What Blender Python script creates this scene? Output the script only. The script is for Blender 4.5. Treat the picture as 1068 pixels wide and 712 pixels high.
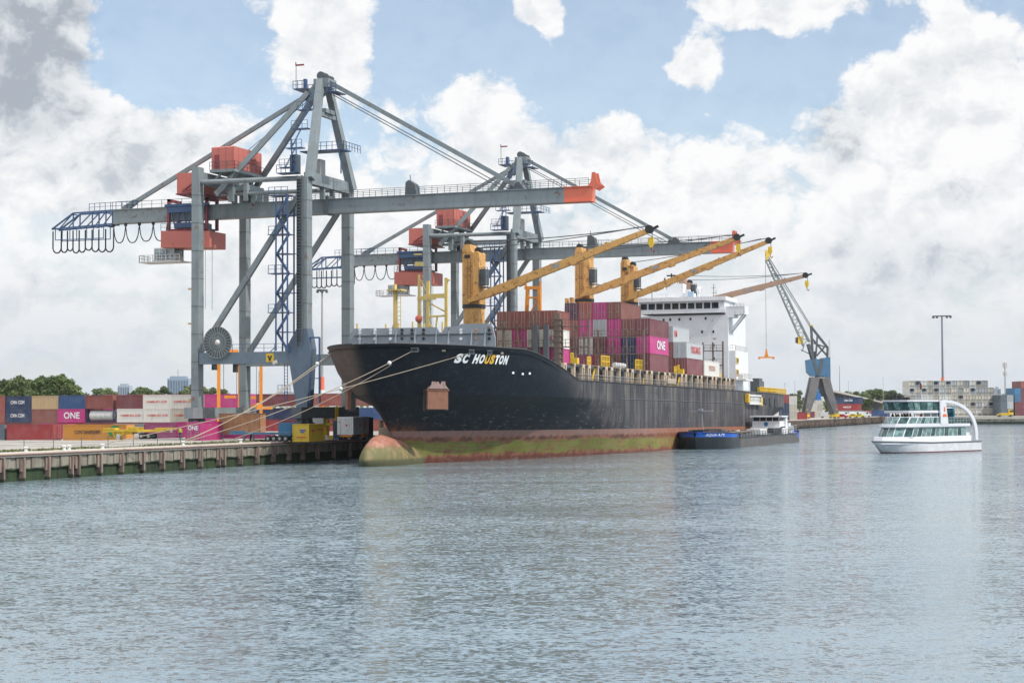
import bpy, bmesh, math, random
from math import sin, cos, tan, atan, atan2, pi, radians, sqrt, exp
from mathutils import Vector, Matrix
random.seed(7)
for o in list(bpy.data.objects): bpy.data.objects.remove(o)
sc = bpy.context.scene
COL = sc.collection

# ------------------------------------------------------------------ camera
FPX, YAW, PITCH, ROLL, EYE = 1820.0, radians(20.1), atan(69/1820), radians(0.25), 7.3
_F = Vector((-sin(YAW)*cos(PITCH), cos(YAW)*cos(PITCH), sin(PITCH)))
_R0 = Vector((cos(YAW), sin(YAW), 0)); _U0 = _R0.cross(_F)
_R = _R0*cos(ROLL) - _U0*sin(ROLL); _U = _U0*cos(ROLL) + _R0*sin(ROLL)
cam_d = bpy.data.cameras.new('camera'); cam = bpy.data.objects.new('camera', cam_d); COL.objects.link(cam)
cam.matrix_world = Matrix(((_R.x, _U.x, -_F.x, 0), (_R.y, _U.y, -_F.y, 0), (_R.z, _U.z, -_F.z, EYE), (0, 0, 0, 1)))
cam_d.sensor_width = 36; cam_d.lens = FPX*36/1068; cam_d.clip_start = 1; cam_d.clip_end = 12000
sc.camera = cam

# ------------------------------------------------------------------ sun, exposure
SUN_AZ = radians(-100)      # measured from the quay direction (+Y) towards land (-X)
SUN_EL = radians(50)
sd = bpy.data.lights.new('sun', 'SUN'); sun = bpy.data.objects.new('sun', sd); COL.objects.link(sun)
sd.energy = 3.6; sd.angle = radians(0.6); sd.color = (1.0, 0.95, 0.87)
sdir = Vector((-sin(SUN_AZ)*cos(SUN_EL), cos(SUN_AZ)*cos(SUN_EL), sin(SUN_EL)))
sun.rotation_euler = sdir.to_track_quat('Z', 'Y').to_euler(); sun.location = (0, 0, 300)
sc.view_settings.view_transform = 'Standard'; sc.view_settings.look = 'None'
sc.view_settings.gamma = 1; sc.view_settings.exposure = 0.08
sc.render.engine = 'CYCLES'
sc.cycles.max_bounces = 5; sc.cycles.diffuse_bounces = 2; sc.cycles.glossy_bounces = 3
sc.cycles.transmission_bounces = 3; sc.cycles.volume_bounces = 0; sc.cycles.use_denoising = True
sc.cycles.caustics_reflective = False; sc.cycles.caustics_refractive = False
sc.cycles.use_adaptive_sampling = True; sc.cycles.adaptive_threshold = 0.015

# ------------------------------------------------------------------ node helper
class NT:
    def __init__(s, tree): s.t = tree; s.n = tree.nodes; s.l = tree.links; tree.nodes.clear()
    def put(s, sock, v):
        if isinstance(v, bpy.types.NodeSocket): s.l.new(v, sock)
        elif v is not None:
            if hasattr(sock.default_value, '__len__') and not hasattr(v, '__len__'): v = (v,)*len(sock.default_value)
            if hasattr(sock.default_value, '__len__') and len(sock.default_value) == 4 and len(v) == 3: v = tuple(v)+(1,)
            sock.default_value = v
    def node(s, typ, ins=None, out=0, **props):
        nd = s.n.new(typ)
        for k, v in props.items(): setattr(nd, k, v)
        for k, v in (ins or {}).items(): s.put(nd.inputs[k], v)
        return nd.outputs[out] if len(nd.outputs) else nd
    def m(s, op, a, b=None, c=None, clamp=False):
        nd = s.n.new('ShaderNodeMath'); nd.operation = op; nd.use_clamp = clamp
        s.put(nd.inputs[0], a); s.put(nd.inputs[1], b); s.put(nd.inputs[2], c)
        return nd.outputs[0]
    def vm(s, op, a, b=None, c=None, out=0):
        nd = s.n.new('ShaderNodeVectorMath'); nd.operation = op
        s.put(nd.inputs[0], a)
        if b is not None: s.put(nd.inputs[1], b)
        if c is not None: s.put(nd.inputs[2], c)
        return nd.outputs[out]
    def mr(s, v, a, b, c, d, smooth=True):
        nd = s.n.new('ShaderNodeMapRange'); nd.interpolation_type = 'SMOOTHSTEP' if smooth else 'LINEAR'
        for i, x in enumerate((v, a, b, c, d)): s.put(nd.inputs[i], x)
        return nd.outputs[0]
    def mix(s, f, a, b, blend='MIX'):
        nd = s.n.new('ShaderNodeMix'); nd.data_type = 'RGBA'; nd.blend_type = blend
        s.put(nd.inputs[0], f); s.put(nd.inputs[6], a); s.put(nd.inputs[7], b)
        return nd.outputs[2]
    def noise(s, vec, scale, detail=4, rough=0.55, dist=0.0, dim='3D'):
        nd = s.n.new('ShaderNodeTexNoise'); nd.noise_dimensions = dim
        s.put(nd.inputs['Vector'], vec); s.put(nd.inputs['Scale'], scale); s.put(nd.inputs['Detail'], detail)
        s.put(nd.inputs['Roughness'], rough); s.put(nd.inputs['Distortion'], dist)
        return nd.outputs[0]
    def xyz(s, x, y, z): return s.node('ShaderNodeCombineXYZ', {0: x, 1: y, 2: z})
    def sep(s, v):
        nd = s.n.new('ShaderNodeSeparateXYZ'); s.put(nd.inputs[0], v); return nd.outputs

# ------------------------------------------------------------------ sky: Nishita air with cumulus laid out by direction
w = bpy.data.worlds.new('World'); sc.world = w; w.use_nodes = True
w.cycles.sampling_method = 'MANUAL'; w.cycles.sample_map_resolution = 512
def build_sky():
    t = NT(w.node_tree)
    d = t.node('ShaderNodeTexCoord', out=0)
    # azimuth / elevation relative to the river axis, scaled so that one unit is a hundredth of a radian or so
    fw = t.vm('DOT_PRODUCT', d, (-sin(YAW), cos(YAW), 0), out=1)
    rt = t.vm('DOT_PRODUCT', d, (cos(YAW), sin(YAW), 0), out=1)
    az = t.m('ARCTAN2', rt, fw)
    zz = t.sep(d)[2]
    el = t.m('ARCSINE', t.m('MAXIMUM', zz, 0.0))
    S = 1820.0
    u = t.m('MULTIPLY', az, S/100); v = t.m('MULTIPLY', el, S/100)     # hundreds of pixels
    uv = t.xyz(u, v, 0.0)
    # warp
    wn = t.node('ShaderNodeTexNoise', {'Vector': uv, 'Scale': 1.6, 'Detail': 3.0, 'Roughness': 0.55}, out=1, noise_dimensions='2D')
    wv = t.vm('MULTIPLY', t.vm('SUBTRACT', wn, (0.5, 0.5, 0.5)), (0.30, 0.26, 0.0))
    p = t.vm('ADD', uv, wv)
    def dens(pp):
        st = t.vm('MULTIPLY', pp, (0.8, 1.0, 1.0))
        a = t.noise(st, 0.9, 8, 0.56, dim='2D')
        vn = t.n.new('ShaderNodeTexVoronoi'); vn.feature = 'F1'; vn.voronoi_dimensions = '2D'
        t.put(vn.inputs['Vector'], st); vn.inputs['Scale'].default_value = 2.6; vn.inputs['Detail'].default_value = 4
        vn.inputs['Roughness'].default_value = 0.6
        b = t.m('SUBTRACT', 0.55, vn.outputs['Distance'])
        return t.m('ADD', t.m('MULTIPLY', t.m('SUBTRACT', a, 0.5), 1.5), t.m('MULTIPLY', b, 0.50))
    n0 = dens(p)
    n1 = dens(t.vm('ADD', p, (-0.10, 0.26, 0.0)))
    # big masses: (px, py, rx, ry, weight) of soft blobs round the harbour horizon
    def U(px): return atan((px-534)/1820)*18.2
    def V(py): return (425-py)/100.0
    blobs = [(185,48,100,62,-1.15),(150,105,70,36,-.45),(452,45,80,85,-1.35),(618,60,120,88,-1.2),(505,115,45,40,-.25),(805,82,78,42,-1.25),(915,45,60,40,-.75),(1070,-5,55,40,-.9),
             (90,255,120,45,-.30),(700,112,40,34,-.6),
             (35,60,100,130,.9),(335,25,85,70,1.0),(345,85,60,50,.55),(800,8,130,45,.9),(730,72,42,34,.9),(568,24,34,34,1.15),(215,70,60,9,.45),(990,120,130,140,.8),(130,170,160,70,.55),(500,95,60,46,1.35),(585,48,24,30,.9),(560,8,40,26,.9),(655,128,50,36,.7),(725,78,46,40,.7),(425,112,40,30,.5),(600,150,90,50,.5)]
    tot = t.mr(v, 3.3, 2.3, 0.30, 0.85)
    tot = t.m('ADD', tot, t.mr(v, 4.4, 6.5, 0.0, 0.25))
    for (x, y, rx, ry, wt) in blobs:
        k = t.vm('MULTIPLY_ADD', p, (100/rx, 100/ry, 0), (-U(x)*100/rx, -V(y)*100/ry, 0))
        ln = t.vm('LENGTH', k, out=1)
        tot = t.m('ADD', tot, t.mr(ln, 0.15, 1.35, wt, 0.0))
    rho = t.m('ADD', n0, tot)
    alpha = t.mr(rho, 0.02, 0.54, 0.0, 1.0)
    thick = t.mr(rho, 0.35, 1.5, 0.0, 1.0)
    dif = t.m('SUBTRACT', n0, n1)
    lit = t.mr(dif, -0.42, 0.32, 0.0, 1.0, smooth=False)
    # broad soft grey bases
    gb = t.noise(t.vm('MULTIPLY', uv, (0.55, 0.9, 1)), 1.0, 4, 0.5, dim='2D')
    grey = t.m('MULTIPLY', t.mr(gb, 0.42, 0.66, 0.0, 0.55), thick)
    for (x, y, rx, ry, wt) in [(20,70,105,135,1.25),(150,160,75,45,.45),(875,150,40,45,.75),(930,275,150,40,.45),(600,235,120,30,.3),(330,190,60,40,.25),(990,205,70,30,.3),(120,215,70,35,.3),(830,20,110,24,.28),(80,300,120,40,.25),(650,190,90,40,.2)]:
        k = t.vm('MULTIPLY_ADD', p, (100/rx, 100/ry, 0), (-U(x)*100/rx, -V(y)*100/ry, 0))
        grey = t.m('ADD', grey, t.mr(t.vm('LENGTH', k, out=1), 0.1, 1.25, wt, 0.0))
    sh = t.m('SUBTRACT', t.m('MULTIPLY_ADD', lit, 0.66, 0.50), t.m('MULTIPLY', grey, 0.60), clamp=True)
    ramp = t.node('ShaderNodeValToRGB', {0: sh})
    cr = ramp.node.color_ramp
    cr.elements[0].position = 0.0; cr.elements[0].color = (0.40, 0.44, 0.50, 1)
    cr.elements[1].position = 1.0; cr.elements[1].color = (0.93, 0.93, 0.935, 1)
    e = cr.elements.new(0.5); e.color = (0.75, 0.78, 0.81, 1)
    # low sky: clouds dissolve in pale haze
    low = t.mr(v, 0.0, 2.1, 1.0, 0.0)
    cloud = t.mix(t.m('MULTIPLY', low, 0.72), ramp, (0.585, 0.64, 0.70))
    sky = t.n.new('ShaderNodeTexSky'); sky.sky_type = 'NISHITA'; sky.sun_disc = False
    sky.sun_elevation = SUN_EL; sky.sun_rotation = -SUN_AZ; sky.air_density = 1.0; sky.dust_density = 0.6; sky.ozone_density = 2.0
    bsky = t.node('ShaderNodeBackground', {0: t.mix(1.0, sky.outputs[0], (1.06, 1.0, 0.95), 'MULTIPLY'), 1: 0.15})
    bcl = t.node('ShaderNodeBackground', {0: cloud, 1: t.mr(v, 4.8, 11.0, 1.0, 2.3)})   # clouds above the view brightened to add fill light
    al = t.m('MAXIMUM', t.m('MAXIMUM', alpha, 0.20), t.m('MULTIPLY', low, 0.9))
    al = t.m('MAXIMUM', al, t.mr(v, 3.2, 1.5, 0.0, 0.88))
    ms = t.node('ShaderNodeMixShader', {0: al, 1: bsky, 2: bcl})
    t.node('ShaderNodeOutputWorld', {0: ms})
build_sky()

# ------------------------------------------------------------------ placing by sight lines: a pixel of the survey photo on a known plane
def P(px, py, X=None, Y=None, Z=None, d=None):
    v = _F + _R*((px-534)/FPX) + _U*((356-py)/FPX)
    if X is not None: k = X/v.x
    elif Y is not None: k = Y/v.y
    elif Z is not None: k = (Z-EYE)/v.z
    else: k = d
    return Vector((0, 0, EYE)) + v*k
def CF(lat, dd, z=0.0):      # metres right of / along the viewing axis on the ground
    return Vector((lat*cos(YAW)-dd*sin(YAW), lat*sin(YAW)+dd*cos(YAW), z))

# ------------------------------------------------------------------ materials
MATS = {}
def newmat(name):
    m = bpy.data.materials.new(name); m.use_nodes = True
    return m, NT(m.node_tree)
def paint(name, rgb, rough=0.55, dirt=0.35, rust=0.0, metal=0.0, dirtcol=None, scale=0.6, rnd=0.12, rustcol=(0.16, 0.055, 0.02)):
    if name in MATS: return MATS[name]
    m, t = newmat(name)
    co = t.node('ShaderNodeTexCoord', out=3)
    rv = t.node('ShaderNodeObjectInfo', out=5)
    n1 = t.noise(co, scale, 6, 0.62)
    st = t.noise(t.vm('MULTIPLY', co, (1, 1, 0.12)), scale*4.5, 4, 0.6)
    c = tuple(rgb)
    dc = dirtcol or tuple(x*0.45+0.012 for x in rgb)
    f = t.m('MULTIPLY', t.m('ADD', t.mr(n1, 0.42, 0.72, 0, 0.65), t.mr(st, 0.5, 0.72, 0, 0.6)), dirt, clamp=True)
    col = t.mix(f, c, dc)
    if rust > 0:
        n2 = t.noise(co, scale*2.3, 8, 0.7)
        rs = t.noise(t.vm('MULTIPLY', co, (1, 1, 0.1)), scale*6, 5, 0.65)
        rf = t.m('MAXIMUM', t.mr(n2, 0.62-0.14*rust, 0.70-0.05*rust, 0, 0.85), t.m('MULTIPLY', t.mr(rs, 0.60-0.08*rust, 0.75, 0, 0.8), rust))
        col = t.mix(rf, col, rustcol)
    br = t.m('MULTIPLY_ADD', rv, rnd*2, 1-rnd)
    col = t.mix(1.0, col, t.xyz(br, br, br), 'MULTIPLY')
    bs = t.node('ShaderNodeBsdfPrincipled', {'Base Color': col, 'Roughness': t.mr(n1, 0.3, 0.7, rough-0.1, rough+0.12, False), 'Metallic': metal})
    t.node('ShaderNodeOutputMaterial', {0: bs})
    MATS[name] = m
    return m
def boxpaint(name, rgb, ribs=1.0):
    """container steel: corrugated along the length, faded and scuffed"""
    if name in MATS: return MATS[name]
    m, t = newmat(name)
    co = t.node('ShaderNodeTexCoord', out=3); rv = t.node('ShaderNodeObjectInfo', out=5)
    off = t.vm('ADD', co, t.xyz(t.m('MULTIPLY', rv, 57.0), t.m('MULTIPLY', rv, 31.0), 0.0))
    n1 = t.noise(off, 0.45, 6, 0.6); st = t.noise(t.vm('MULTIPLY', off, (1, 1, 0.15)), 2.6, 5, 0.65)
    n3 = t.noise(off, 1.7, 7, 0.7)
    sx = t.sep(co)
    rib = t.m('ADD', t.m('MULTIPLY', t.m('SINE', t.m('MULTIPLY', sx[0], 2*pi/0.30)), 0.5), 0.5)
    fade = tuple(min(1, x*0.72+0.10) for x in rgb); dark = tuple(x*0.5 for x in rgb)
    col = t.mix(t.mr(n1, 0.35, 0.75, 0, 0.5), rgb, fade)
    col = t.mix(t.mr(st, 0.5, 0.78, 0, 0.5), col, dark)
    col = t.mix(t.mr(n3, 0.66, 0.74, 0, 0.6), col, (0.14, 0.06, 0.035))
    br = t.m('MULTIPLY_ADD', rv, 0.34, 0.83)
    col = t.mix(1.0, col, t.xyz(br, br, br), 'MULTIPLY')
    bp = t.node('ShaderNodeBump', {'Height': rib, 'Strength': 0.7*ribs, 'Distance': 0.035})
    bs = t.node('ShaderNodeBsdfPrincipled', {'Base Color': col, 'Roughness': 0.55, 'Normal': bp})
    t.node('ShaderNodeOutputMaterial', {0: bs})
    MATS[name] = m
    return m
def glass(name, rgb=(0.02, 0.03, 0.035), rough=0.06):
    if name in MATS: return MATS[name]
    m, t = newmat(name)
    co = t.node('ShaderNodeTexCoord', out=3)
    n = t.noise(co, 1.3, 3, 0.5)
    col = t.mix(t.mr(n, 0.4, 0.65, 0, 1), rgb, tuple(x*2.2+0.01 for x in rgb))
    bs = t.node('ShaderNodeBsdfPrincipled', {'Base Color': col, 'Roughness': rough, 'IOR': 1.5})
    t.node('ShaderNodeOutputMaterial', {0: bs}); MATS[name] = m
    return m

GREY = paint('crane_grey_paint', (0.205, 0.240, 0.252), 0.5, 0.55, 0.22, scale=0.35, rnd=0.03)
GREYD = paint('dark_grey_steel', (0.085, 0.10, 0.11), 0.55, 0.4, 0.1, rnd=0.03)
BLUE = paint('access_blue_paint', (0.045, 0.095, 0.205), 0.5, 0.35, 0.05, rnd=0.03)
BLUEL = paint('leg_foot_blue_paint', (0.090, 0.130, 0.180), 0.5, 0.5, 0.1, rnd=0.03)
CORAL = paint('coral_house_paint', (0.47, 0.135, 0.105), 0.55, 0.22, 0.02, scale=0.3, rnd=0.03)
CORALT = paint('coral_tip_paint', (0.66, 0.150, 0.085), 0.5, 0.2, 0.0, scale=0.3, rnd=0.03)
DRED = paint('dark_red_frame_paint', (0.22, 0.035, 0.045), 0.5, 0.3, rnd=0.03)
CABLE = paint('cable_rubber', (0.035, 0.035, 0.05), 0.6, 0.2, rnd=0.02)
WHITE = paint('white_paint', (0.70, 0.71, 0.725), 0.45, 0.20, 0.06, scale=0.25, rnd=0.03)
WHITED = paint('dirty_white_paint', (0.62, 0.62, 0.60), 0.5, 0.35, 0.25, scale=0.7, rnd=0.05)
YELL = paint('yellow_paint', (0.72, 0.47, 0.03), 0.5, 0.3, 0.1, rnd=0.06)
ORAN = paint('orange_machine_paint', (0.66, 0.24, 0.02), 0.5, 0.3, 0.1, rnd=0.05)
SHIPY = paint('ship_crane_buff_paint', (0.62, 0.34, 0.105), 0.55, 0.36, 0.85, scale=0.55, rnd=0.04, rustcol=(0.20, 0.065, 0.02))
SHIPT = paint('tan_aged_paint', (0.40, 0.25, 0.17), 0.6, 0.35, 0.25, scale=0.4, rnd=0.03)
MASTY = paint('pale_yellow_mast_paint', (0.66, 0.50, 0.17), 0.55, 0.3, 0.12, rnd=0.03)
SGREY = paint('ship_grey_paint', (0.25, 0.285, 0.32), 0.55, 0.3, 0.12, scale=0.4, rnd=0.03)
TAN = paint('stanchion_tan_paint', (0.52, 0.41, 0.30), 0.6, 0.35, 0.22, scale=1.2, rnd=0.12)
BROWN = paint('rusty_lashing_steel', (0.17, 0.125, 0.10), 0.7, 0.4, 0.3, scale=1.0, rnd=0.1)
BLACK = paint('black_paint', (0.02, 0.021, 0.024), 0.5, 0.25, rnd=0.03)
RUST = paint('rusted_steel', (0.20, 0.088, 0.055), 0.8, 0.5, 0.5, scale=1.5, rnd=0.05)
CONC = paint('quay_concrete', (0.36, 0.33, 0.28), 0.85, 0.5, 0.0, scale=0.5, rnd=0.03)
ROPE = paint('mooring_rope', (0.34, 0.28, 0.21), 0.9, 0.3, rnd=0.1)
TYRE = paint('tyre_rubber', (0.02, 0.02, 0.02), 0.8, 0.2, rnd=0.02)
GLASS = glass('dark_window_glass', (0.015, 0.02, 0.025))
LETW = paint('white_lettering', (0.78, 0.78, 0.78), 0.5, 0.12, rnd=0.02)
LETY = paint('yellow_lettering', (0.72, 0.42, 0.05), 0.5, 0.12, rnd=0.02)
LETR = paint('red_lettering', (0.60, 0.07, 0.07), 0.5, 0.15, rnd=0.02)
LETK = paint('black_lettering', (0.03, 0.03, 0.035), 0.5, 0.1, rnd=0.02)

# ------------------------------------------------------------------ mesh builder
class MB:
    def __init__(s, off=(0, 0, 0)): s.v = []; s.f = []; s.mi = []; s.off = Vector(off); s.cur = 0
    def add(s, vs, fs):
        b = len(s.v); s.v += [Vector(v)+s.off for v in vs]
        s.f += [tuple(i+b for i in f) for f in fs]; s.mi += [s.cur]*len(fs)
        return s
    def box(s, x0, x1, y0, y1, z0, z1):
        return s.add([(x0,y0,z0),(x1,y0,z0),(x1,y1,z0),(x0,y1,z0),(x0,y0,z1),(x1,y0,z1),(x1,y1,z1),(x0,y1,z1)],
                     [(0,3,2,1),(4,5,6,7),(0,1,5,4),(1,2,6,5),(2,3,7,6),(3,0,4,7)])
    def bar(s, a, b, w, h=None, w2=None, h2=None, up=(0, 0, 1)):
        a = Vector(a); b = Vector(b); h = h or w; w2 = w2 or w; h2 = h2 or h
        d = (b-a).normalized(); up = Vector(up)
        if abs(d.dot(up)) > 0.98: up = Vector((0, 1, 0))
        r = d.cross(up).normalized(); u = r.cross(d)
        vs = [a-r*w/2-u*h/2, a+r*w/2-u*h/2, a+r*w/2+u*h/2, a-r*w/2+u*h/2,
              b-r*w2/2-u*h2/2, b+r*w2/2-u*h2/2, b+r*w2/2+u*h2/2, b-r*w2/2+u*h2/2]
        return s.add(vs, [(0,3,2,1),(4,5,6,7),(0,1,5,4),(1,2,6,5),(2,3,7,6),(3,0,4,7)])
    def tube(s, pts, r, n=6, r2=None, caps=True):
        pts = [Vector(p) for p in pts]; k = len(pts); vs = []; fs = []
        for i, p in enumerate(pts):
            d = (pts[min(i+1, k-1)]-pts[max(i-1, 0)]).normalized()
            up = Vector((0, 0, 1)) if abs(d.z) < 0.95 else Vector((0, 1, 0))
            a = d.cross(up).normalized(); b = a.cross(d)
            rr = r if r2 is None else r+(r2-r)*i/max(1, k-1)
            vs += [p+a*rr*cos(2*pi*j/n)+b*rr*sin(2*pi*j/n) for j in range(n)]
        for i in range(k-1):
            for j in range(n): fs.append((i*n+j, i*n+(j+1) % n, (i+1)*n+(j+1) % n, (i+1)*n+j))
        if caps: fs += [tuple(range(n-1, -1, -1)), tuple((k-1)*n+j for j in range(n))]
        return s.add(vs, fs)
    def prism(s, poly, axis, a, b):
        """polygon in the two other axes, extruded along axis from a to b"""
        n = len(poly)
        def mk(p, q): return {'x': (q, p[0], p[1]), 'y': (p[0], q, p[1]), 'z': (p[0], p[1], q)}[axis]
        vs = [mk(p, a) for p in poly]+[mk(p, b) for p in poly]
        fs = [tuple(range(n)), tuple(range(2*n-1, n-1, -1))]+[(i, i+n, (i+1) % n+n, (i+1) % n) for i in range(n)]
        return s.add(vs, fs)
    def sphere(s, c, r, n=10, m=6, sz=1.0):
        c = Vector(c); vs = [c+Vector((0, 0, r*sz))]; fs = []
        for i in range(1, m):
            for j in range(n):
                th = pi*i/m; ph = 2*pi*j/n
                vs.append(c+Vector((r*sin(th)*cos(ph), r*sin(th)*sin(ph), r*cos(th)*sz)))
        vs.append(c-Vector((0, 0, r*sz)))
        for j in range(n): fs.append((0, 1+j, 1+(j+1) % n)); fs.append((len(vs)-1, 1+(m-2)*n+(j+1) % n, 1+(m-2)*n+j))
        for i in range(m-2):
            for j in range(n): fs.append((1+i*n+j, 1+(i+1)*n+j, 1+(i+1)*n+(j+1) % n, 1+i*n+(j+1) % n))
        return s.add(vs, fs)
    def rail(s, path, h=1.1, step=2.0, r=0.035, mid=True):
        """posts and handrails along a path"""
        path = [Vector(p) for p in path]
        for a, b in zip(path, path[1:]):
            L = (b-a).length; n = max(1, round(L/step))
            for i in range(n+1):
                q = a.lerp(b, i/n); s.bar(q, q+Vector((0, 0, h)), r*2)
            s.bar(a+Vector((0, 0, h)), b+Vector((0, 0, h)), r*2)
            if mid: s.bar(a+Vector((0, 0, h*0.5)), b+Vector((0, 0, h*0.5)), r*1.6)
        return s
    def mesh(s, name, mats, smooth=False):
        me = bpy.data.meshes.new(name); me.from_pydata([tuple(v) for v in s.v], [], s.f)
        for m in (mats if isinstance(mats, (list, tuple)) else [mats]): me.materials.append(m)
        me.polygons.foreach_set('material_index', s.mi)
        bm = bmesh.new(); bm.from_mesh(me); bmesh.ops.recalc_face_normals(bm, faces=bm.faces); bm.to_mesh(me); bm.free()
        if smooth:
            me.polygons.foreach_set('use_smooth', [True]*len(me.polygons))
            try: me.set_sharp_from_angle(angle=radians(40))
            except Exception: pass
        me.update()
        return me
    def build(s, name, mats, parent=None, smooth=False, label=None):
        o = bpy.data.objects.new(name, s.mesh(name, mats, smooth)); COL.objects.link(o)
        if parent is not None: o.parent = parent
        if label: o['label'] = label
        return o
def tag(o, label, cat, group=None):
    o['label'] = label; o['category'] = cat
    if group: o['group'] = group
    return o
def thing(name, loc, label, cat, group=None, rot=(0, 0, 0)):
    o = bpy.data.objects.new(name, None); COL.objects.link(o); o.location = loc; o.rotation_euler = rot
    return tag(o, label, cat, group)
def struct(o, kind='structure'): o['kind'] = kind; return o
def copy_tree(o, parent=None):
    c = o.copy(); COL.objects.link(c)
    if parent is not None: c.parent = parent
    for ch in list(o.children): copy_tree(ch, c)
    return c
def text_mesh(s, size=1.0, bold=0.0, shear=0.0, space=1.0, ext=0.0):
    cu = bpy.data.curves.new('lettering', 'FONT'); cu.body = s; cu.size = size; cu.offset = bold; cu.shear = shear
    cu.space_character = space; cu.align_x = 'CENTER'; cu.align_y = 'CENTER'; cu.extrude = ext; cu.resolution_u = 3
    ob = bpy.data.objects.new('lettering_source', cu); COL.objects.link(ob)
    me = bpy.data.meshes.new_from_object(ob)
    bpy.data.objects.remove(ob); bpy.data.curves.remove(cu)
    me.name = 'lettering'; me.materials.clear()
    return me
def put_text(s, mat, parent, loc, rot, width, height=None, name='lettering', bold=0.02, shear=0.0):
    """flat lettering fitted to a width x height box, facing the local -Y of rot"""
    me = text_mesh(s, 1.0, bold, shear)
    xs = [v.co.x for v in me.vertices]; ys = [v.co.y for v in me.vertices]
    cx, cy = (min(xs)+max(xs))/2, (min(ys)+max(ys))/2
    kx = width/(max(xs)-min(xs)); ky = (height/(max(ys)-min(ys))) if height else kx
    for v in me.vertices: v.co = ((v.co.x-cx)*kx, 0, (v.co.y-cy)*ky)
    me.materials.append(mat)
    o = bpy.data.objects.new(name, me); COL.objects.link(o); o.parent = parent; o.location = loc; o.rotation_euler = rot
    return o
ORD = ['lowest', 'second', 'third', 'fourth', 'fifth', 'sixth', 'seventh', 'eighth', 'ninth', 'tenth', 'eleventh', 'twelfth', 'thirteenth', 'fourteenth', 'fifteenth', 'sixteenth', 'seventeenth', 'eighteenth', 'nineteenth', 'twentieth']
def nth(i): return (['first']+ORD[1:])[i]


# ================================================================== SETTING
def water_mat():
    m, t = newmat('river_water')
    co = t.node('ShaderNodeNewGeometry', out=0)
    # wavelets: slopes taken straight from noise, choppier where the wind touches down
    wv = t.n.new('ShaderNodeVectorRotate'); wv.rotation_type = 'Z_AXIS'; t.put(wv.inputs['Vector'], co); wv.inputs['Angle'].default_value = radians(-24)
    q = wv.outputs[0]
    def slope(sx, sy, sc, det, rough):
        n_ = t.node('ShaderNodeTexNoise', {'Vector': t.vm('MULTIPLY', q, (sx, sy, 1)), 'Scale': sc, 'Detail': det, 'Roughness': rough}, out=1, noise_dimensions='2D')
        return t.vm('SUBTRACT', n_, (0.5, 0.5, 0.5))
    gust = t.mr(t.noise(t.vm('MULTIPLY', q, (0.4, 1.5, 1)), 0.020, 4, 0.6, 0.8, dim='2D'), 0.34, 0.66, 0.50, 1.20)
    fine = slope(0.8, 1.15, 4.6, 3, 0.66); mid = slope(0.65, 1.25, 1.15, 3, 0.62); wide = slope(0.5, 1.2, 0.09, 2, 0.5)
    sl = t.vm('ADD', t.vm('MULTIPLY', fine, (1.5, 1.6, 0)), t.vm('MULTIPLY', mid, (0.75, 0.90, 0)))
    sl = t.vm('ADD', t.vm('MULTIPLY', sl, t.xyz(gust, gust, 0.0)), t.vm('MULTIPLY', wide, (0.18, 0.24, 0)))
    bp = t.vm('NORMALIZE', t.vm('ADD', sl, (0, 0, 1)))
    sil = t.noise(co, 0.012, 3, 0.5)
    col = t.mix(t.mr(sil, 0.4, 0.62, 0, 1), (0.148, 0.206, 0.240), (0.168, 0.222, 0.250))
    bs = t.node('ShaderNodeBsdfPrincipled', {'Base Color': col, 'Roughness': 0.07, 'IOR': 1.38, 'Normal': bp})
    t.node('ShaderNodeOutputMaterial', {0: bs})
    return m
mb = MB(); mb.add([(-2500,-600,0),(4500,-600,0),(4500,5000,0),(-2500,5000,0)], [(0,1,2,3)])
struct(mb.build('water', water_mat()))

def land_mat():
    m, t = newmat('quay_paving')
    co = t.node('ShaderNodeNewGeometry', out=0)
    n1 = t.noise(co, 0.05, 6, 0.6); n2 = t.noise(co, 0.9, 6, 0.65)
    col = t.mix(t.mr(n1, 0.38, 0.64, 0, 1), (0.36, 0.33, 0.285), (0.235, 0.225, 0.205))
    col = t.mix(t.mr(n2, 0.52, 0.70, 0, 0.5), col, (0.15, 0.145, 0.13))
    bs = t.node('ShaderNodeBsdfPrincipled', {'Base Color': col, 'Roughness': 0.9})
    t.node('ShaderNodeOutputMaterial', {0: bs}); return m
QX, QZ = -109.0, 2.9
B = [CF(170,712), CF(182,690), CF(420,668), CF(3500,700)]
mb = MB()
ys = [-600, 775, 5000]
for i in (0, 1):
    mb.add([(-140,ys[i],QZ),(-140,ys[i+1],QZ),(-162,ys[i+1],2.25),(-162,ys[i],2.25)], [(0,1,2,3)])
    mb.add([(-162,ys[i],2.25),(-162,ys[i+1],2.25),(-3000,ys[i+1],2.25),(-3000,ys[i],2.25)], [(0,1,2,3)])
mb.add([(-140,-600,QZ),(QX,-600,QZ),(QX,775,QZ),(-140,775,QZ)], [(0,1,2,3)])
pts = [(-140,775),(QX,775)]+[(p.x,p.y) for p in B]+[(4500,5000),(-140,5000)]
mb.add([(x,y,QZ) for x,y in pts], [tuple(range(len(pts)))])
struct(mb.build('ground', land_mat()))

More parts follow.
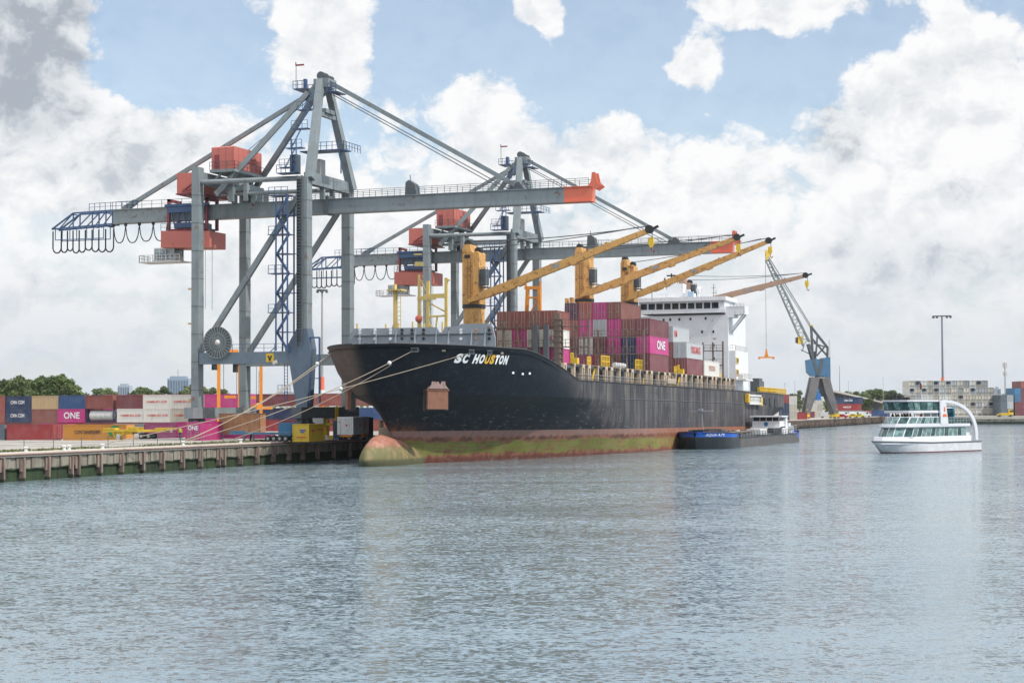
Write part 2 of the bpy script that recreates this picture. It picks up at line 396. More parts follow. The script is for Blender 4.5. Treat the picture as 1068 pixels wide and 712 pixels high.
def wall_mat(name, base, low, zlow, lowcol2=None):
    m, t = newmat(name)
    g = t.node('ShaderNodeNewGeometry', out=0)
    z = t.sep(g)[2]
    n = t.noise(g, 0.5, 6, 0.65); st = t.noise(t.vm('MULTIPLY', g, (1, 1, 0.12)), 1.6, 5, 0.65)
    up = t.mix(t.mr(st, 0.42, 0.66, 0, 0.85), base, tuple(x*0.30 for x in base))
    up = t.mix(t.mr(n, 0.5, 0.7, 0, 0.5), up, (0.12, 0.085, 0.06))
    lo = t.mix(t.mr(st, 0.38, 0.7, 0, 1), low, lowcol2 or tuple(x*0.4 for x in low))
    zz = t.m('ADD', z, t.m('MULTIPLY', t.m('SUBTRACT', n, 0.5), 0.7))
    col = t.mix(t.mr(zz, zlow-0.12, zlow+0.12, 1, 0), up, lo)
    bs = t.node('ShaderNodeBsdfPrincipled', {'Base Color': col, 'Roughness': 0.85})
    t.node('ShaderNodeOutputMaterial', {0: bs}); return m
WALL = wall_mat('quay_wall_concrete', (0.25, 0.225, 0.18), (0.026, 0.050, 0.017), 1.3, (0.008, 0.014, 0.008))
PILE = wall_mat('fender_pile_timber', (0.27, 0.20, 0.165), (0.05, 0.055, 0.035), 0.35)
PIPE = paint('rusty_quay_pipe', (0.17, 0.085, 0.07), 0.7, 0.4, 0.2)
CAP = paint('quay_cap_concrete', (0.46, 0.42, 0.36), 0.85, 0.4, scale=0.6)

def quay_wall(y0, y1, label, piles, pier=False):
    r = thing('quay_wall', (QX, (y0+y1)/2, 0), label, 'quay wall')
    o = (0, -(y0+y1)/2, 0)
    m = MB(o); m.box(-0.9, -0.02, y0, y1, 1.15, 2.5); m.box(-1.8, -0.22, y0, y1, -3, 1.15)
    # upright recesses between the buttresses
    y = y0+1
    while y < y1-2 and not pier:
        m.box(-0.02, 0.10, y, y+1.5, 1.3, 2.48); y += 2.55
    m.build('wall_face', WALL, r)
    m = MB(o); m.box(-1.1, 0.28, y0, y1, 2.5, 2.93)
    m.build('cap_beam', CAP, r)
    m = MB(o); m.tube([(0.34, y0, 2.72), (0.34, y1, 2.72)], 0.085, 6); m.build('pipe', PIPE, r)
    me = None
    for y in piles:
        if me is None:
            m = MB(); m.box(-0.10, 0.16, -0.12, 0.12, -2.5, 2.46); m.box(-0.30, -0.10, -0.45, -0.12, 1.0, 2.3); m.box(-0.55, -0.10, -0.10, 0.10, -1, 2.3)
            me = m.mesh('pile', PILE)
        q = bpy.data.objects.new('pile', me); COL.objects.link(q); q.parent = r; q.location = (0.30, y-(y0+y1)/2, 0)
        q.rotation_euler = (random.uniform(-.02, .02), random.uniform(-.015, .01), random.uniform(-.15, .15)); q.scale = (random.uniform(.85, 1.15), random.uniform(.75, 1.2), random.uniform(.96, 1.01))
    return r
pp = [P(px, 480, X=QX).y for px in (-48, -22, 1, 22.5, 48.4, 73, 80, 103, 125.6, 147.5, 168.3, 189, 208, 226.7, 232, 249.5, 267, 284, 300.5, 315, 330)]
yy = pp[-1]
while yy < 300: yy += 5.2; pp.append(yy)
quay_wall(60, 440, 'stained concrete quay wall with green lower half and timber piles', pp)
quay_wall(440, 775, 'long dark piled pier wall under the slewing crane beyond the ship', [470+3.15*i for i in range(97)], True)
r = thing('river_wall', CF(260, 684), 'pale stone river wall below the white reefer stacks', 'quay wall', rot=(0, 0, 0))
c0 = CF(260, 684)
path = [Vector((QX, 775, 0))]+B
m = MB(); m2 = MB()
for a, b in zip(path, path[1:]):
    for (M, o1, z0, z1) in ((m, 0.0, -2, 2.0), (m2, 0.5, 2.0, 2.93)):
        nrm = Vector((b.y-a.y, a.x-b.x, 0)).normalized()*0.8
        p0, p1 = a+nrm*(1+o1)-c0, b+nrm*(1+o1)-c0
        q0, q1 = a-nrm*2-c0, b-nrm*2-c0
        M.add([(p.x,p.y,z) for z in (z0, z1) for p in (p0, p1, q1, q0)], [(0,3,2,1),(4,5,6,7),(0,1,5,4),(1,2,6,5),(2,3,7,6),(3,0,4,7)])
m.build('wall_face', wall_mat('river_wall_stone', (0.34, 0.32, 0.27), (0.02, 0.03, 0.018), 1.0), r); m2.build('cap_beam', CAP, r)

# grass along the quay edge
def grass_mat():
    m, t = newmat('grass'); rv = t.node('ShaderNodeNewGeometry', out=0)
    n = t.noise(rv, 0.8, 4, 0.6)
    bs = t.node('ShaderNodeBsdfPrincipled', {'Base Color': t.mix(t.mr(n, 0.4, 0.62, 0, 1), (0.075, 0.10, 0.03), (0.15, 0.14, 0.055)), 'Roughness': 0.9})
    t.node('ShaderNodeOutputMaterial', {0: bs}); return m
mb = MB(); rg = random.Random(3)
for i in range(5200):
    y = rg.uniform(95, 262); x = -113.2+rg.gauss(0, 0.55); h = rg.uniform(0.10, 0.34)*(1 if sin(y*0.31)+sin(y*0.13+1) > -0.9 else 0.35)
    a = rg.uniform(0, pi); wv = rg.uniform(0.05, 0.14)
    lx, ly = rg.uniform(-.12, .12), rg.uniform(-.12, .12)
    mb.add([(x-cos(a)*wv, y-sin(a)*wv, QZ), (x+cos(a)*wv, y+sin(a)*wv, QZ), (x+lx, y+ly, QZ+h)], [(0,1,2)])
struct(tag(mb.build('grass', grass_mat()), 'rough green grass strip along the quay edge', 'grass'), 'stuff')

# bollards along the quay edge
def bollard_proto():
    m = MB(); n = 12
    prof = [(0.42, 0), (0.42, 0.08), (0.24, 0.14), (0.22, 0.42), (0.36, 0.56), (0.38, 0.68), (0.22, 0.78), (0, 0.80)]
    vs = [(r*cos(2*pi*j/n), r*sin(2*pi*j/n), z) for r, z in prof[:-1] for j in range(n)]
    fs = [(i*n+j, i*n+(j+1) % n, (i+1)*n+(j+1) % n, (i+1)*n+j) for i in range(len(prof)-2) for j in range(n)]+[tuple((len(prof)-2)*n+j for j in range(n))]
    m.add(vs, fs); return m.mesh('bollard', WHITED, True)
bme = bollard_proto()
BOLL = []
wh = ['nearest the left picture edge', 'left of the pair by the orange box', 'right of the pair by the orange box', 'in front of the yellow trailer end', 'in front of the upright pink container', 'before the blue trailer', 'before the yellow box', 'before the white reefer unit', 'closest to the bulb of the black ship']
for px, lab in zip((27, 67, 72, 107, 191, 251, 315, 341, 362), wh):
    q = P(px, 468, X=QX-0.55)
    o = bpy.data.objects.new('bollard', bme); COL.objects.link(o); o.location = (q.x, q.y, 2.93); o.scale = (.72, .72, .72); BOLL.append(o.location.copy())
    tag(o, 'white capped mooring bollard on the quay edge, '+lab, 'bollard', 'bollards along the quay edge')
# wire fence on the apron
f = thing('wire_fence', (-114.6, 150, QZ), 'thin grey post and wire fence along the quay apron', 'fence')
for i in range(20):
    y = 100+i*5.4
    m = MB(); m.tube([(0, y-150, 0), (0, y-150, 1.25)], 0.045, 6); m.build('post', GREYD, f)
m = MB()
for z in (0.65, 1.15): m.tube([(0, -50, z), (0, 52.6, z)], 0.018, 4)
m.build('wire', GREYD, f)

# ================================================================== STS CRANES
GALV = paint('galvanised_bar', (0.30, 0.30, 0.30), 0.45, 0.25, 0.1, rnd=0.05)
def catenary(a, b, sag, n=10):
    a = Vector(a); b = Vector(b)
    return [a.lerp(b, i/n)-Vector((0, 0, sag*4*(i/n)*(1-i/n))) for i in range(n+1)]
def sts_crane(yc, label, full=True):
    r = thing('container_crane', (-111.5, yc, QZ), label, 'crane', 'container gantry cranes on the quay')
    O = (0, 0, -QZ); LS = -17.2
    # legs
    def leg(x, y, z1, w=1.15, d=1.5, m=GREY):
        k = MB(O); k.box(x-w/2, x+w/2, y-d/2, y+d/2, 7.4, z1); k.box(x-w/2-.05, x+w/2+.05, y-d/2-.05, y+d/2+.05, 36.6, 36.9)
        k.cur = 1
        for z in range(10, int(z1)-1, 4): k.box(x-w/2-.03, x+w/2+.03, y-d/2-.03, y+d/2+.03, z, z+.07)
        return k.build('leg', [m, GREYD], r)
    leg(LS, -7, 42.1, 1.15, 1.5); leg(LS, 7, 41.4)
    # near waterside leg: blue tapered foot
    l = leg(0, -7, 39.9, 1.5, 1.6)
    k = MB(O); k.prism([(-.85, 7.5), (.85, 7.5), (1.35, 15.6), (.8, 18.5), (-.8, 18.5), (-2.6, 15.6), (-1.9, 13.5)], 'y', -7.95, -6.05)
    k.build('leg_foot', BLUEL, r)
    leg(0, 7, 39.6, 1.35, 1.5)
    # ladder with cage bands up the near waterside leg
    k = MB(O)
    for i in range(52): k.box(-.68, .10, -8.2, -7.82, 17+i*.44, 17.12+i*.44)
    k.box(-.70, -.62, -8.2, -7.8, 16, 40); k.box(.05, .13, -8.2, -7.8, 16, 40)
    k.build('ladder', GREYD, r)
    # sill beams and bogies
    for x in (LS, 0):
        k = MB(O); k.box(x-.7, x+.7, -9.4, 9.4, 5.95, 7.5); k.build('sill_beam', GREY if x else GREYD, r)
        for y in (-8.2, -6.0, 6.0, 8.2):
            k = MB(O); k.prism([(y-1.05, 4.0), (y+1.05, 4.0), (y+.45, 6.0), (y-.45, 6.0)], 'x', x-.45, x+.45)
            b = k.build('bogie', GREYD, r)
            for dy in (-.55, .55):
                k = MB(O); k.tube([(x-.22, y+dy, 3.42), (x+.22, y+dy, 3.42)], .45, 14); k.build('wheel', BLACK, b)
                k = MB(O); k.box(x-.32, x+.32, y+dy-.3, y+dy+.3, 3.45, 4.02); k.build('axle_box', GREYD, b)
    # portal beams
    for y in (-7, 7):
        k = MB(O); k.box(LS+.5, -.6, y-.6, y+.6, 13.7, 15.35); k.build('portal_beam', GREY if y > 0 else paint('portal_beam_paint', (0.14, 0.19, 0.235), .5, .35, .08, rnd=.03), r)
        k = MB(O); k.bar((LS+.4, y, 15.3), (-.3, y, 38.2), .55, .75); k.build('diagonal_brace', GREY, r)
    k = MB(O); k.rail([(LS+.9, -7.5, 15.36), (-2.8, -7.5, 15.36)], 1.1, 1.6, .03); k.build('handrail', BLUE, r)
    # yellow square plate with a black mark on the portal beam
    q = P(281.5, 372, Y=219.38); sx = q.x+111.5
    k = MB(O); k.box(sx-.6, sx+.6, -7.66, -7.61, 13.9, 15.1); pl = k.build('warning_plate', YELL, r)
    k = MB(O); k.prism([(sx-.38, 14.78), (sx-.1, 14.78), (sx, 14.4), (sx+.1, 14.78), (sx+.38, 14.78), (sx+.12, 14.2), (sx+.25, 14.05), (sx-.25, 14.05), (sx-.12, 14.2)], 'y', -7.68, -7.663); k.build('symbol', BLACK, pl)
    # landside top beam, waterside cross beam, boom supports
    k = MB(O); k.box(LS-.5, LS+.5, -6.2, 6.2, 39.8, 41.5); k.build('cross_beam', GREY, r)
    k = MB(O); k.box(-.55, .65, -6.2, 6.3, 39.0, 40.7); k.build('cross_beam', GREY, r)
    for x in (LS+3, 0.1):
        for y in (-1.6, 1.6):
            k = MB(O); k.box(x-.35, x+.35, y-.25, y+.25, 37.3, 40.6); k.build('boom_hanger', GREY, r)
    for y in (-7, 7):
        k = MB(O); k.tube([(LS+.5, y, 39.95), (-.4, y, 39.75)], .36, 8); k.build('tie_pipe', GREY, r)
        if y < 0: k = MB(O); k.tube([(LS+.5, -2.5, 38.6), (-.4, -2.5, 38.5)], .26, 8); k.build('tie_pipe', GREY, r)
    # A-frame
    for s in (-1, 1):
        k = MB(O); k.bar((.75, 6.9*s, 39.6), (-.45, 1.1*s, 54.7), 1.25, 1.15, .95, .95, up=(1, 0, 0)); k.build('frame_leg', GREY, r)
    k = MB(O); k.bar((.0, -2.9, 49.6), (.0, 2.9, 49.6), .6, .55); k.box(-.5, .6, -1.4, 1.4, 49.9, 50.5); k.build('frame_tie', GREY, r)
    k = MB(O); k.box(-1.5, .9, -1.3, 1.3, 53.6, 54.9); k.prism([(-3.6, 52.2), (-2.4, 51.6), (.6, 53.7), (.2, 55.0), (-.9, 54.9)], 'y', -1.0, 1.0); k.build('apex_head', GREY, r)
    for y in (-.7, .0, .7):
        k = MB(O); k.tube([(-.6, y-.14, 55.4), (-.6, y+.14, 55.4)], .62, 14); k.build('sheave', GREYD, r)
        k = MB(O); k.tube([(.35, y-.12, 55.0), (.35, y+.12, 55.0)], .48, 14); k.build('sheave', GREYD, r)
    k = MB(O); k.box(-4.6, -2.4, -1.7, 1.7, 53.5, 53.62); k.box(.9, 2.3, -1.7, 1.7, 52.8, 52.92)
    k.rail([(-4.6, -1.7, 53.6), (-2.4, -1.7, 53.6)], 1.1, .8, .04); k.rail([(.9, -1.7, 52.9), (2.3, -1.7, 52.9)], 1.1, .7, .04); k.rail([(-4.6, 1.7, 53.6), (-2.4, 1.7, 53.6)], 1.1, .8, .04)
    k.box(-3.6, -3.2, -.4, .2, 53.6, 55.2); k.build('apex_platform', BLUE, r)
    k = MB(O); k.tube([(-4.2, -1.5, 53.6), (-4.2, -1.5, 57.4)], .05, 5); k.build('mast', GREYD, r)
    k = MB(O); k.box(-4.2, -2.9, -1.55, -1.5, 56.9, 57.15); k.box(-4.3, -4.18, -1.55, -1.5, 56.9, 57.5); k.build('wind_vane', DRED, r)
    k = MB(O)
    for i in range(4):   # zig-zag ladders beside the A-frame
        z0 = 41.5+i*2.9; x0 = -2.9+i*.35
        k.bar((x0-.5, -6.5+i*1.15, z0), (x0+.6, -5.5+i*1.15, z0+2.9), .08); k.bar((x0-.1, -6.9+i*1.15, z0), (x0+1.0, -5.9+i*1.15, z0+2.9), .08)
        for j in range(7): k.bar((x0-.5+j*.157, -6.5+i*1.15+j*.143, z0+j*.414), (x0-.1+j*.157, -6.9+i*1.15+j*.143, z0+j*.414), .05)
        k.box(x0-1.2, x0+1.4, -6.9+i*1.15, -5.6+i*1.15, z0-.1, z0)
        k.rail([(x0-1.2, -6.9+i*1.15, z0), (x0+1.4, -6.9+i*1.15, z0)], 1.1, .9, .03)
    k.build('stairs', BLUE, r)
    # platforms at A-frame foot, switch cabinets
    k = MB(O); k.box(-2.5, 4.4, -3.6, -1.0, 44.0, 44.15); k.rail([(-1.0, -3.6, 44.15), (4.4, -3.6, 44.15)], 1.1, .9, .035); k.rail([(4.4, -3.6, 44.15), (4.4, 2, 44.15)], 1.1, .9, .035)
    k.box(3.6, 3.75, -3.0, -2.85, 40.7, 44.0); k.build('platform', BLUE, r); k = MB(O); k.box(-3.8, -.9, -8.3, -6.4, 40.4, 40.5); k.rail([(-3.8, -8.3, 40.5), (-.9, -8.3, 40.5)], 1.1, .8, .035); k.build('handrail', BLUE, r)
    k = MB(O); k.box(-.5, .6, -3.4, -1.7, 40.7, 42.9); k.box(-.3, .1, -3.44, -3.4, 41.8, 42.5); k.build('cabinet', GALV, r)
    k = MB(O); k.box(-1.9, -.7, -7.9, -6.9, 40.5, 43.0); k.box(-1.75, -1.2, -7.93, -7.9, 41.5, 42.4); k.build('cabinet', GREYD, r)
    k = MB(O)
    for z in [40.5+.8*i for i in range(6)]: k.box(-1.5, -.8, -8.15, -7.95, z, z+.1)
    k.box(-1.56, -1.48, -8.2, -7.95, 40.5, 45.2); k.box(-.85, -.77, -8.2, -7.95, 40.5, 45.2); k.build('ladder', BLUE, r)
    # boom
    def girder(x0, x1, name, mat):
        k = MB(O); k.box(x0, x1, -.8, .8, 35.45, 37.35); k.box(x0, x1, -1.0, 1.0, 37.35, 37.47); k.box(x0, x1, -1.05, 1.05, 35.33, 35.45)
        n = int((x1-x0)/3.2)
        for i in range(1, n): k.box(x0+i*(x1-x0)/n-.04, x0+i*(x1-x0)/n+.04, -.83, -.8, 35.5, 37.3)
        return k.build(name, mat, r)
    girder(-35.4, .15, 'main_girder', GREY); girder(.5, 36.4, 'boom', GREY); bt = girder(36.4, 40.4, 'boom_tip', CORALT)
    k = MB(O); k.box(.0, .7, -1.1, 1.1, 35.2, 37.9); k.build('hinge', GREYD, r)
    for y in (-.7, .7):
        k = MB(O); k.prism([(39.9, 37.4), (41.0, 36.9), (41.8, 37.4), (41.2, 38.0), (40.9, 39.3), (40.4, 39.3), (40.3, 38.2)], 'y', y-.12, y+.12); k.build('buffer_hook', CORALT, bt)
    k = MB(O); k.rail([(-35.4, -1.0, 37.47), (-20, -1.0, 37.47)], 1.05, 1.7, .03); k.rail([(-12, -1.0, 37.47), (40, -1.0, 37.47)], 1.05, 1.9, .03); k.rail([(-12, 1.0, 37.47), (40, 1.0, 37.47)], 1.05, 1.9, .03)
    k.build('handrail', GREYD, r)
    k = MB(O); k.prism([(12.6, 37.47), (14.4, 37.47), (14.1, 39.0), (13.2, 39.6), (12.7, 39.3)], 'y', -.7, .7); k.tube([(13.2, 0, 39.5), (13.1, 0, 40.4)], .06, 5); k.build('stay_bracket', GREYD, r)
    k = MB(O); k.prism([(28.2, 37.47), (30.6, 37.47), (29.8, 38.5), (28.6, 38.5)], 'y', -.6, .6); k.build('stay_bracket', GREYD, r)
    # stays
    k = MB(O); k.bar((-3.0, -.6, 52.6), (-33.6, -.6, 37.5), .45, .6); k.bar((-33.6, -.6, 37.4), (-31.6, -.6, 38.5), .6, .8); k.build('back_stay', GREY, r)
    for s in (-1, 1):
        k = MB(O); k.bar((-2.4, s*1.2, 53.0), (LS+1.6, s*4.6, 38.4), .55, .75); k.build('inner_stay', GREY, r)
    k = MB(O); k.bar((.5, -.55, 54.5), (29.2, -.55, 38.1), .42, .62); k.build('front_stay', GREY, r)
    k = MB(O); k.tube([(.6, .5, 53.2), (28, .5, 37.7)], .07, 5); k.tube([(.6, .8, 52.8), (27, .8, 37.7)], .07, 5); k.tube([(-3, .6, 52.4), (-14, 1.2, 45.2)], .05, 5); k.build('hoist_rope', GREYD, r)
    # machine house
    k = MB(O); k.prism([(-5.0, 42.0), (3.6, 42.0), (3.6, 45.15), (3.4, 45.3), (-4.8, 45.3), (-5.0, 45.15)], 'x', -16.05, -12.55)
    h = k.build('machine_house', CORAL, r)
    k = MB(O); k.box(-12.54, -12.42, -1.6, 1.7, 43.4, 43.62); k.box(-12.54, -12.42, -1.6, 1.7, 43.9, 44.1); k.build('vent', paint('vent_shadow_paint', (.33, .07, .055), .6, .2, rnd=.02), h)
    k = MB(O); k.box(-15.6, -14.8, -5.05, -5.0, 42.1, 44.1); k.build('door', DRED, h)
    k = MB(O)
    for i in range(4): k.box(-16.06+i*1.17-.02, -16.06+i*1.17+.02, -5.03, -5.0, 42, 45.2)
    for i in range(7): k.box(-12.55, -12.52, -4.9+i*1.4, -4.86+i*1.4, 42, 45.2)
    k.build('panel_seam', paint('seam_coral', (.30, .085, .07), .6, .3), h)
    k = MB(O); k.rail([(-16.3, -5.2, 41.98), (-12.2, -5.2, 41.98), (-12.2, 3.8, 41.98)], 1.1, 1.3, .03); k.build('handrail', GREYD, h)
    k = MB(O); k.box(-16.3, -12.2, -5.2, 3.8, 41.55, 41.98); k.bar((-14.6, -4.6, 41.5), (-16.4, -4.6, 39.9), .28); k.bar((-12.4, -4.6, 41.5), (-14.5, -4.6, 39.0), .28); k.box(-14.4, -13.6, -3.2, -2.2, 37.47, 41.5); k.box(-14.4, -13.6, 2.2, 3.0, 37.47, 41.5); k.box(-12.0, -11.4, -3, -2.4, 37.47, 40.6); k.box(-11.2, -10.5, -2.0, 2, 37.47, 38.8); k.box(-15.5, -11.5, -2.4, 2.4, 39.1, 39.9); k.build('house_support', GREY, r)
    k = MB(O); k.prism([(-21.85, 38.8), (-18.6, 38.8), (-18.6, 41.75), (-21.85, 41.75)], 'y', -5, 4.2); h2 = k.build('winch_house', CORAL, r)
    k = MB(O); k.box(-22, -18.2, -5.1, 4.3, 38.6, 38.78); k.bar((-20.9, -5.0, 39.1), (LS-.4, -6.4, 40.4), .2); k.bar((-20.9, -5.0, 39.1), (LS-.4, -6.6, 39.2), .2); k.build('house_support', DRED, r)
    # trolley on the girder
    t = MB(O)
    for x in (-25.3, -18.9):
        t.box(x-.2, x+.2, -1.7, -1.3, 33.8, 38.5); t.box(x-.2, x+.2, 1.3, 1.7, 33.8, 38.5); t.box(x-.2, x+.2, -1.7, 1.7, 38.1, 38.5)
    t.box(-25.4, -18.8, -1.75, -1.35, 33.7, 34.0); t.build('trolley_frame', DRED, r)
    t = MB(O); t.box(-25.8, -18.4, -1.95, -1.5, 37.3, 37.7)
    for i in range(3): t.bar((-25+i*2.05, -1.75, 37.3), (-24+i*2.05, -1.75, 34.0), .16); t.bar((-24+i*2.05, -1.75, 34.0), (-23+i*2.05, -1.75, 37.3), .16)
    t.box(-24.2, -20, -1.9, 1.9, 34.1, 34.9); t.box(-25.2, -19.2, -2.0, -1.2, 36.4, 37.2); t.build('trolley_truss', BLUE, r)
    k = MB(O); k.prism([(-26.0, 31.2), (-17.8, 31.0), (-17.8, 33.4), (-26.0, 33.7)], 'y', -2.6, 2.2); th = k.build('trolley_house', CORAL, r)
    k = MB(O); k.rail([(-26, -2.6, 33.65), (-17.8, -2.6, 33.4)], 1.1, 1.4, .03); k.box(-24.5, -19, -1.2, 1.2, 33.5, 34.0); k.build('handrail', GREYD, th)
    k = MB(O); k.box(-28.0, -24.4, -1.5, 1.5, 29.3, 29.5); k.box(-27.9, -24.5, -1.4, 1.4, 31.1, 31.3)
    for x in (-27.9, -27.0, -26.0, -24.6):
        for y in (-1.4, 1.28): k.box(x, x+.12, y, y+.12, 29.5, 31.1)
    k.box(-26.0, -24.5, -1.3, 1.3, 29.5, 30.2); k.rail([(-30.3, -1.6, 29.3), (-23.4, -1.6, 29.3)], .95, .8, .04); k.rail([(-30.3, 1.4, 29.3), (-30.3, -1.6, 29.3)], .95, .8, .04); k.box(-30.4, -23.2, -1.7, 1.6, 29.15, 29.3)
    k.bar((-26.8, 0, 31.2), (-25.6, 0, 33.4), .18); k.build('cab', WHITED, r)
    k = MB(O); k.box(-27.82, -24.6, -1.33, 1.33, 29.55, 31.08); k.build('cab_glass', glass('cab_glass', (.16, .20, .22)), r)
    k = MB(O)
    for x, y in ((-21, -1), (-21, 1), (-19.4, -1), (-19.4, 1)): k.tube([(x, y, 31), (x, y, 22)], .035, 4)
    k.build('hoist_rope', GREYD, r)
    # festoon truss and cable loops at the tail
    k = MB(O)
    for y in (-.9, .9):
        k.bar((-46.2, y, 34.9), (-42.4, y, 37.2), .22); k.bar((-42.4, y, 37.2), (-35.4, y, 37.35), .22); k.bar((-46.2, y, 34.9), (-35.4, y, 35.3), .22)
        for x in (-42.4, -39, -36.6): k.bar((x, y, 35), (x, y, 37.25), .16)
        for a, b in ((-44.8, -42.4), (-41.6, -39), (-38.6, -36.6)): k.bar((a, y, 35.0), (b, y, 37.2), .14)
        k.bar((-45.6, y, 33.2), (-37, y, 33.2), .12)
        for x in (-45.6, -43, -40, -37): k.bar((x, y, 33.2), (x, y, 35.1), .1)
    for x in (-46.1, -42.4, -39, -36.6): k.bar((x, -.9, 35.0), (x, .9, 35.0), .16); k.bar((x, -.9, 37.0), (x, .9, 37.0), .16) if x > -44 else None
    k.build('festoon_truss', BLUE, r)
    k = MB(O); k.rail([(-39.5, -1.0, 37.4), (-31, -1.0, 37.5)], 1.1, 1.0, .035); k.build('handrail', BLUE, r)
    xs = [-46.3, -44.8, -43.7, -42.7, -41.6, -40.5, -39.3, -38.1, -36.9, -35.5]
    for a, b in zip(xs, xs[1:]):
        z = 34.6; bot = random.uniform(31.2, 31.7) if a < -36 else 30.9
        k = MB(O); n = 12
        rr = (b-a)/2; pts = [(a, -.5, z), (a, -.5, (z+bot)/2)]+[(a+rr-rr*cos(pi*i/n), -.5, bot+rr-rr*sin(pi*i/n)*1.15) for i in range(n+1)]+[(b, -.5, (z+bot)/2), (b, -.5, z)]
        k.tube(pts, .115, 6); k.build('festoon_cable', CABLE, r)
    xs = [-35.5, -33.4, -31, -28.6, -26.2]
    for a, b in zip(xs, xs[1:]):
        k = MB(O); n = 12; bot = 32.3+.2*random.random()
        k.tube([(a+(b-a)*i/n, -.5, 35.0-(35.0-bot)*max(0, 1-abs(2*i/n-1)**2.6)**.62) for i in range(n+1)], .085, 6)
        k.box(a-.15, a+.15, -.7, -.3, 34.9, 35.3); k.build('festoon_cable', CABLE, r)
    # cable reel
    k = MB(O); cx, cz = -13.2, 16.75
    n = 36
    k.tube([(cx, -7.95, cz), (cx, -8.25, cz)], 2.2, 36); w_ = k.build('cable_reel', GREYD, r)
    k = MB(O)
    for i in range(28):
        a = 2*pi*i/28; k.bar((cx+.5*cos(a), -8.3, cz+.5*sin(a)), (cx+2.25*cos(a), -8.34, cz+2.25*sin(a)), .07, .1)
    for rr in (1.3, 2.25): k.tube([(cx+rr*cos(2*pi*i/32), -8.3, cz+rr*sin(2*pi*i/32)) for i in range(33)], .06, 5, caps=False)
    k.build('spokes', GREY, w_)
    k = MB(O); k.tube([(cx, -8.2, cz), (cx, -8.6, cz)], .48, 14, .2); k.build('hub', WHITED, w_)
    # stair tower beside the near waterside leg
    k = MB(O); sx0, sx1, sy0, sy1 = -3.7, -1.9, -8.6, -6.6
    for x in (sx0, sx1):
        for y in (sy0, sy1): k.box(x-.09, x+.09, y-.09, y+.09, 15.4, 37.2)
    for i in range(8):
        z = 18+i*2.75
        k.box(sx0-.1, sx1+.1, sy0-.1, sy1+.1, z, z+.09)
        k.bar((sx0 if i % 2 else sx1, sy0+.4, z-2.7), (sx1 if i % 2 else sx0, sy0+.4, z), .12, .35)
        if i % 2: k.rail([(sx0-1.2, sy0, z+.1), (sx1, sy0, z+.1)], 1.1, .9, .035); k.box(sx0-1.3, sx0, sy0-.1, sy1, z, z+.09)
        else: k.bar((sx1, sy0, z), (-.7, -7.4, z), .1)
    k.bar((sx0, sy0, 16), (sx0-.9, sy0, 15.3), .1); k.build('stair_tower', BLUE, r)
    # blue gate frame and service ladder at the foot
    k = MB(O); k.bar((1.1, -7.6, 8), (1.1, -7.6, 17.2), .22); k.bar((2.6, -7.6, 8.0), (2.6, -7.6, 17.2), .22); k.bar((1.1, -7.6, 17.2), (2.6, -7.6, 17.2), .22); k.bar((1.1, -7.6, 11.5), (2.6, -7.6, 11.5), .12); k.build('access_frame', BLUE, r)
    k = MB(O); k.tube([(-4.6, -7.6, 13.6), (-4.0, -7.6, 13.9)], .3, 8); k.build('floodlight', WHITED, r)
    k = MB(O); k.bar((-3.2, -7, 8.2), (-3.2, -7, 13.7), .08); k.bar((-2.7, -7, 8.2), (-2.7, -7, 13.7), .08)
    for i in range(12): k.bar((-3.2, -7, 8.3+i*.45), (-2.7, -7, 8.3+i*.45), .05)
    k.box(-3.9, -2.0, -7.6, -6.4, 9.5, 9.6); k.rail([(-3.9, -7.6, 9.6), (-2.0, -7.6, 9.6)], 1, .7, .03); k.build('ladder', BLUE, r)
    # small lamps on the landside legs
    for z in (19.5, 24.5, 8.5):
        k = MB(O); k.box(LS-1.2, LS-.5, -7.3, -7.2, z, z+.08); k.box(LS-1.35, LS-1.0, -7.4, -7.1, z-.05, z+.2); k.build('lamp', MASTY, r)
    return r
sts_crane(227.0, 'nearer grey container crane with coral red houses beside the ship bow')
sts_crane(312.0, 'farther grey container crane rising behind the ship and its buff cranes')

# ================================================================== CONTAINERS
CC = dict(maroon=(0.165,0.040,0.045), brown=(0.215,0.072,0.055), redbrown=(0.265,0.070,0.052), red=(0.28,0.028,0.030), purple=(0.085,0.022,0.045), pink=(0.44,0.030,0.175),
          navy=(0.012,0.030,0.085), blue=(0.025,0.075,0.20), grey=(0.42,0.44,0.45), white=(0.60,0.58,0.53), cream=(0.50,0.46,0.38), tan=(0.50,0.35,0.19), orange=(0.62,0.26,0.025), slate=(0.10,0.13,0.16),
          yellow=(0.66,0.44,0.02), lightblue=(0.03,0.17,0.33), steel=(0.25,0.26,0.26), wine=(0.17,0.022,0.045), mauve=(0.27,0.055,0.14))
CW = dict(maroon='maroon', brown='rust brown', redbrown='reddish brown', red='dark red', purple='dark purple', pink='bright magenta', navy='navy blue', blue='blue', grey='light grey', white='off white', cream='cream', tan='sand coloured', orange='orange', slate='slate grey', yellow='yellow', lightblue='mid blue', steel='dull grey', wine='wine red', mauve='dull magenta')
GALV = paint('galvanised_bar', (0.30, 0.30, 0.30), 0.45, 0.25, 0.1, rnd=0.05)
_cm = {}
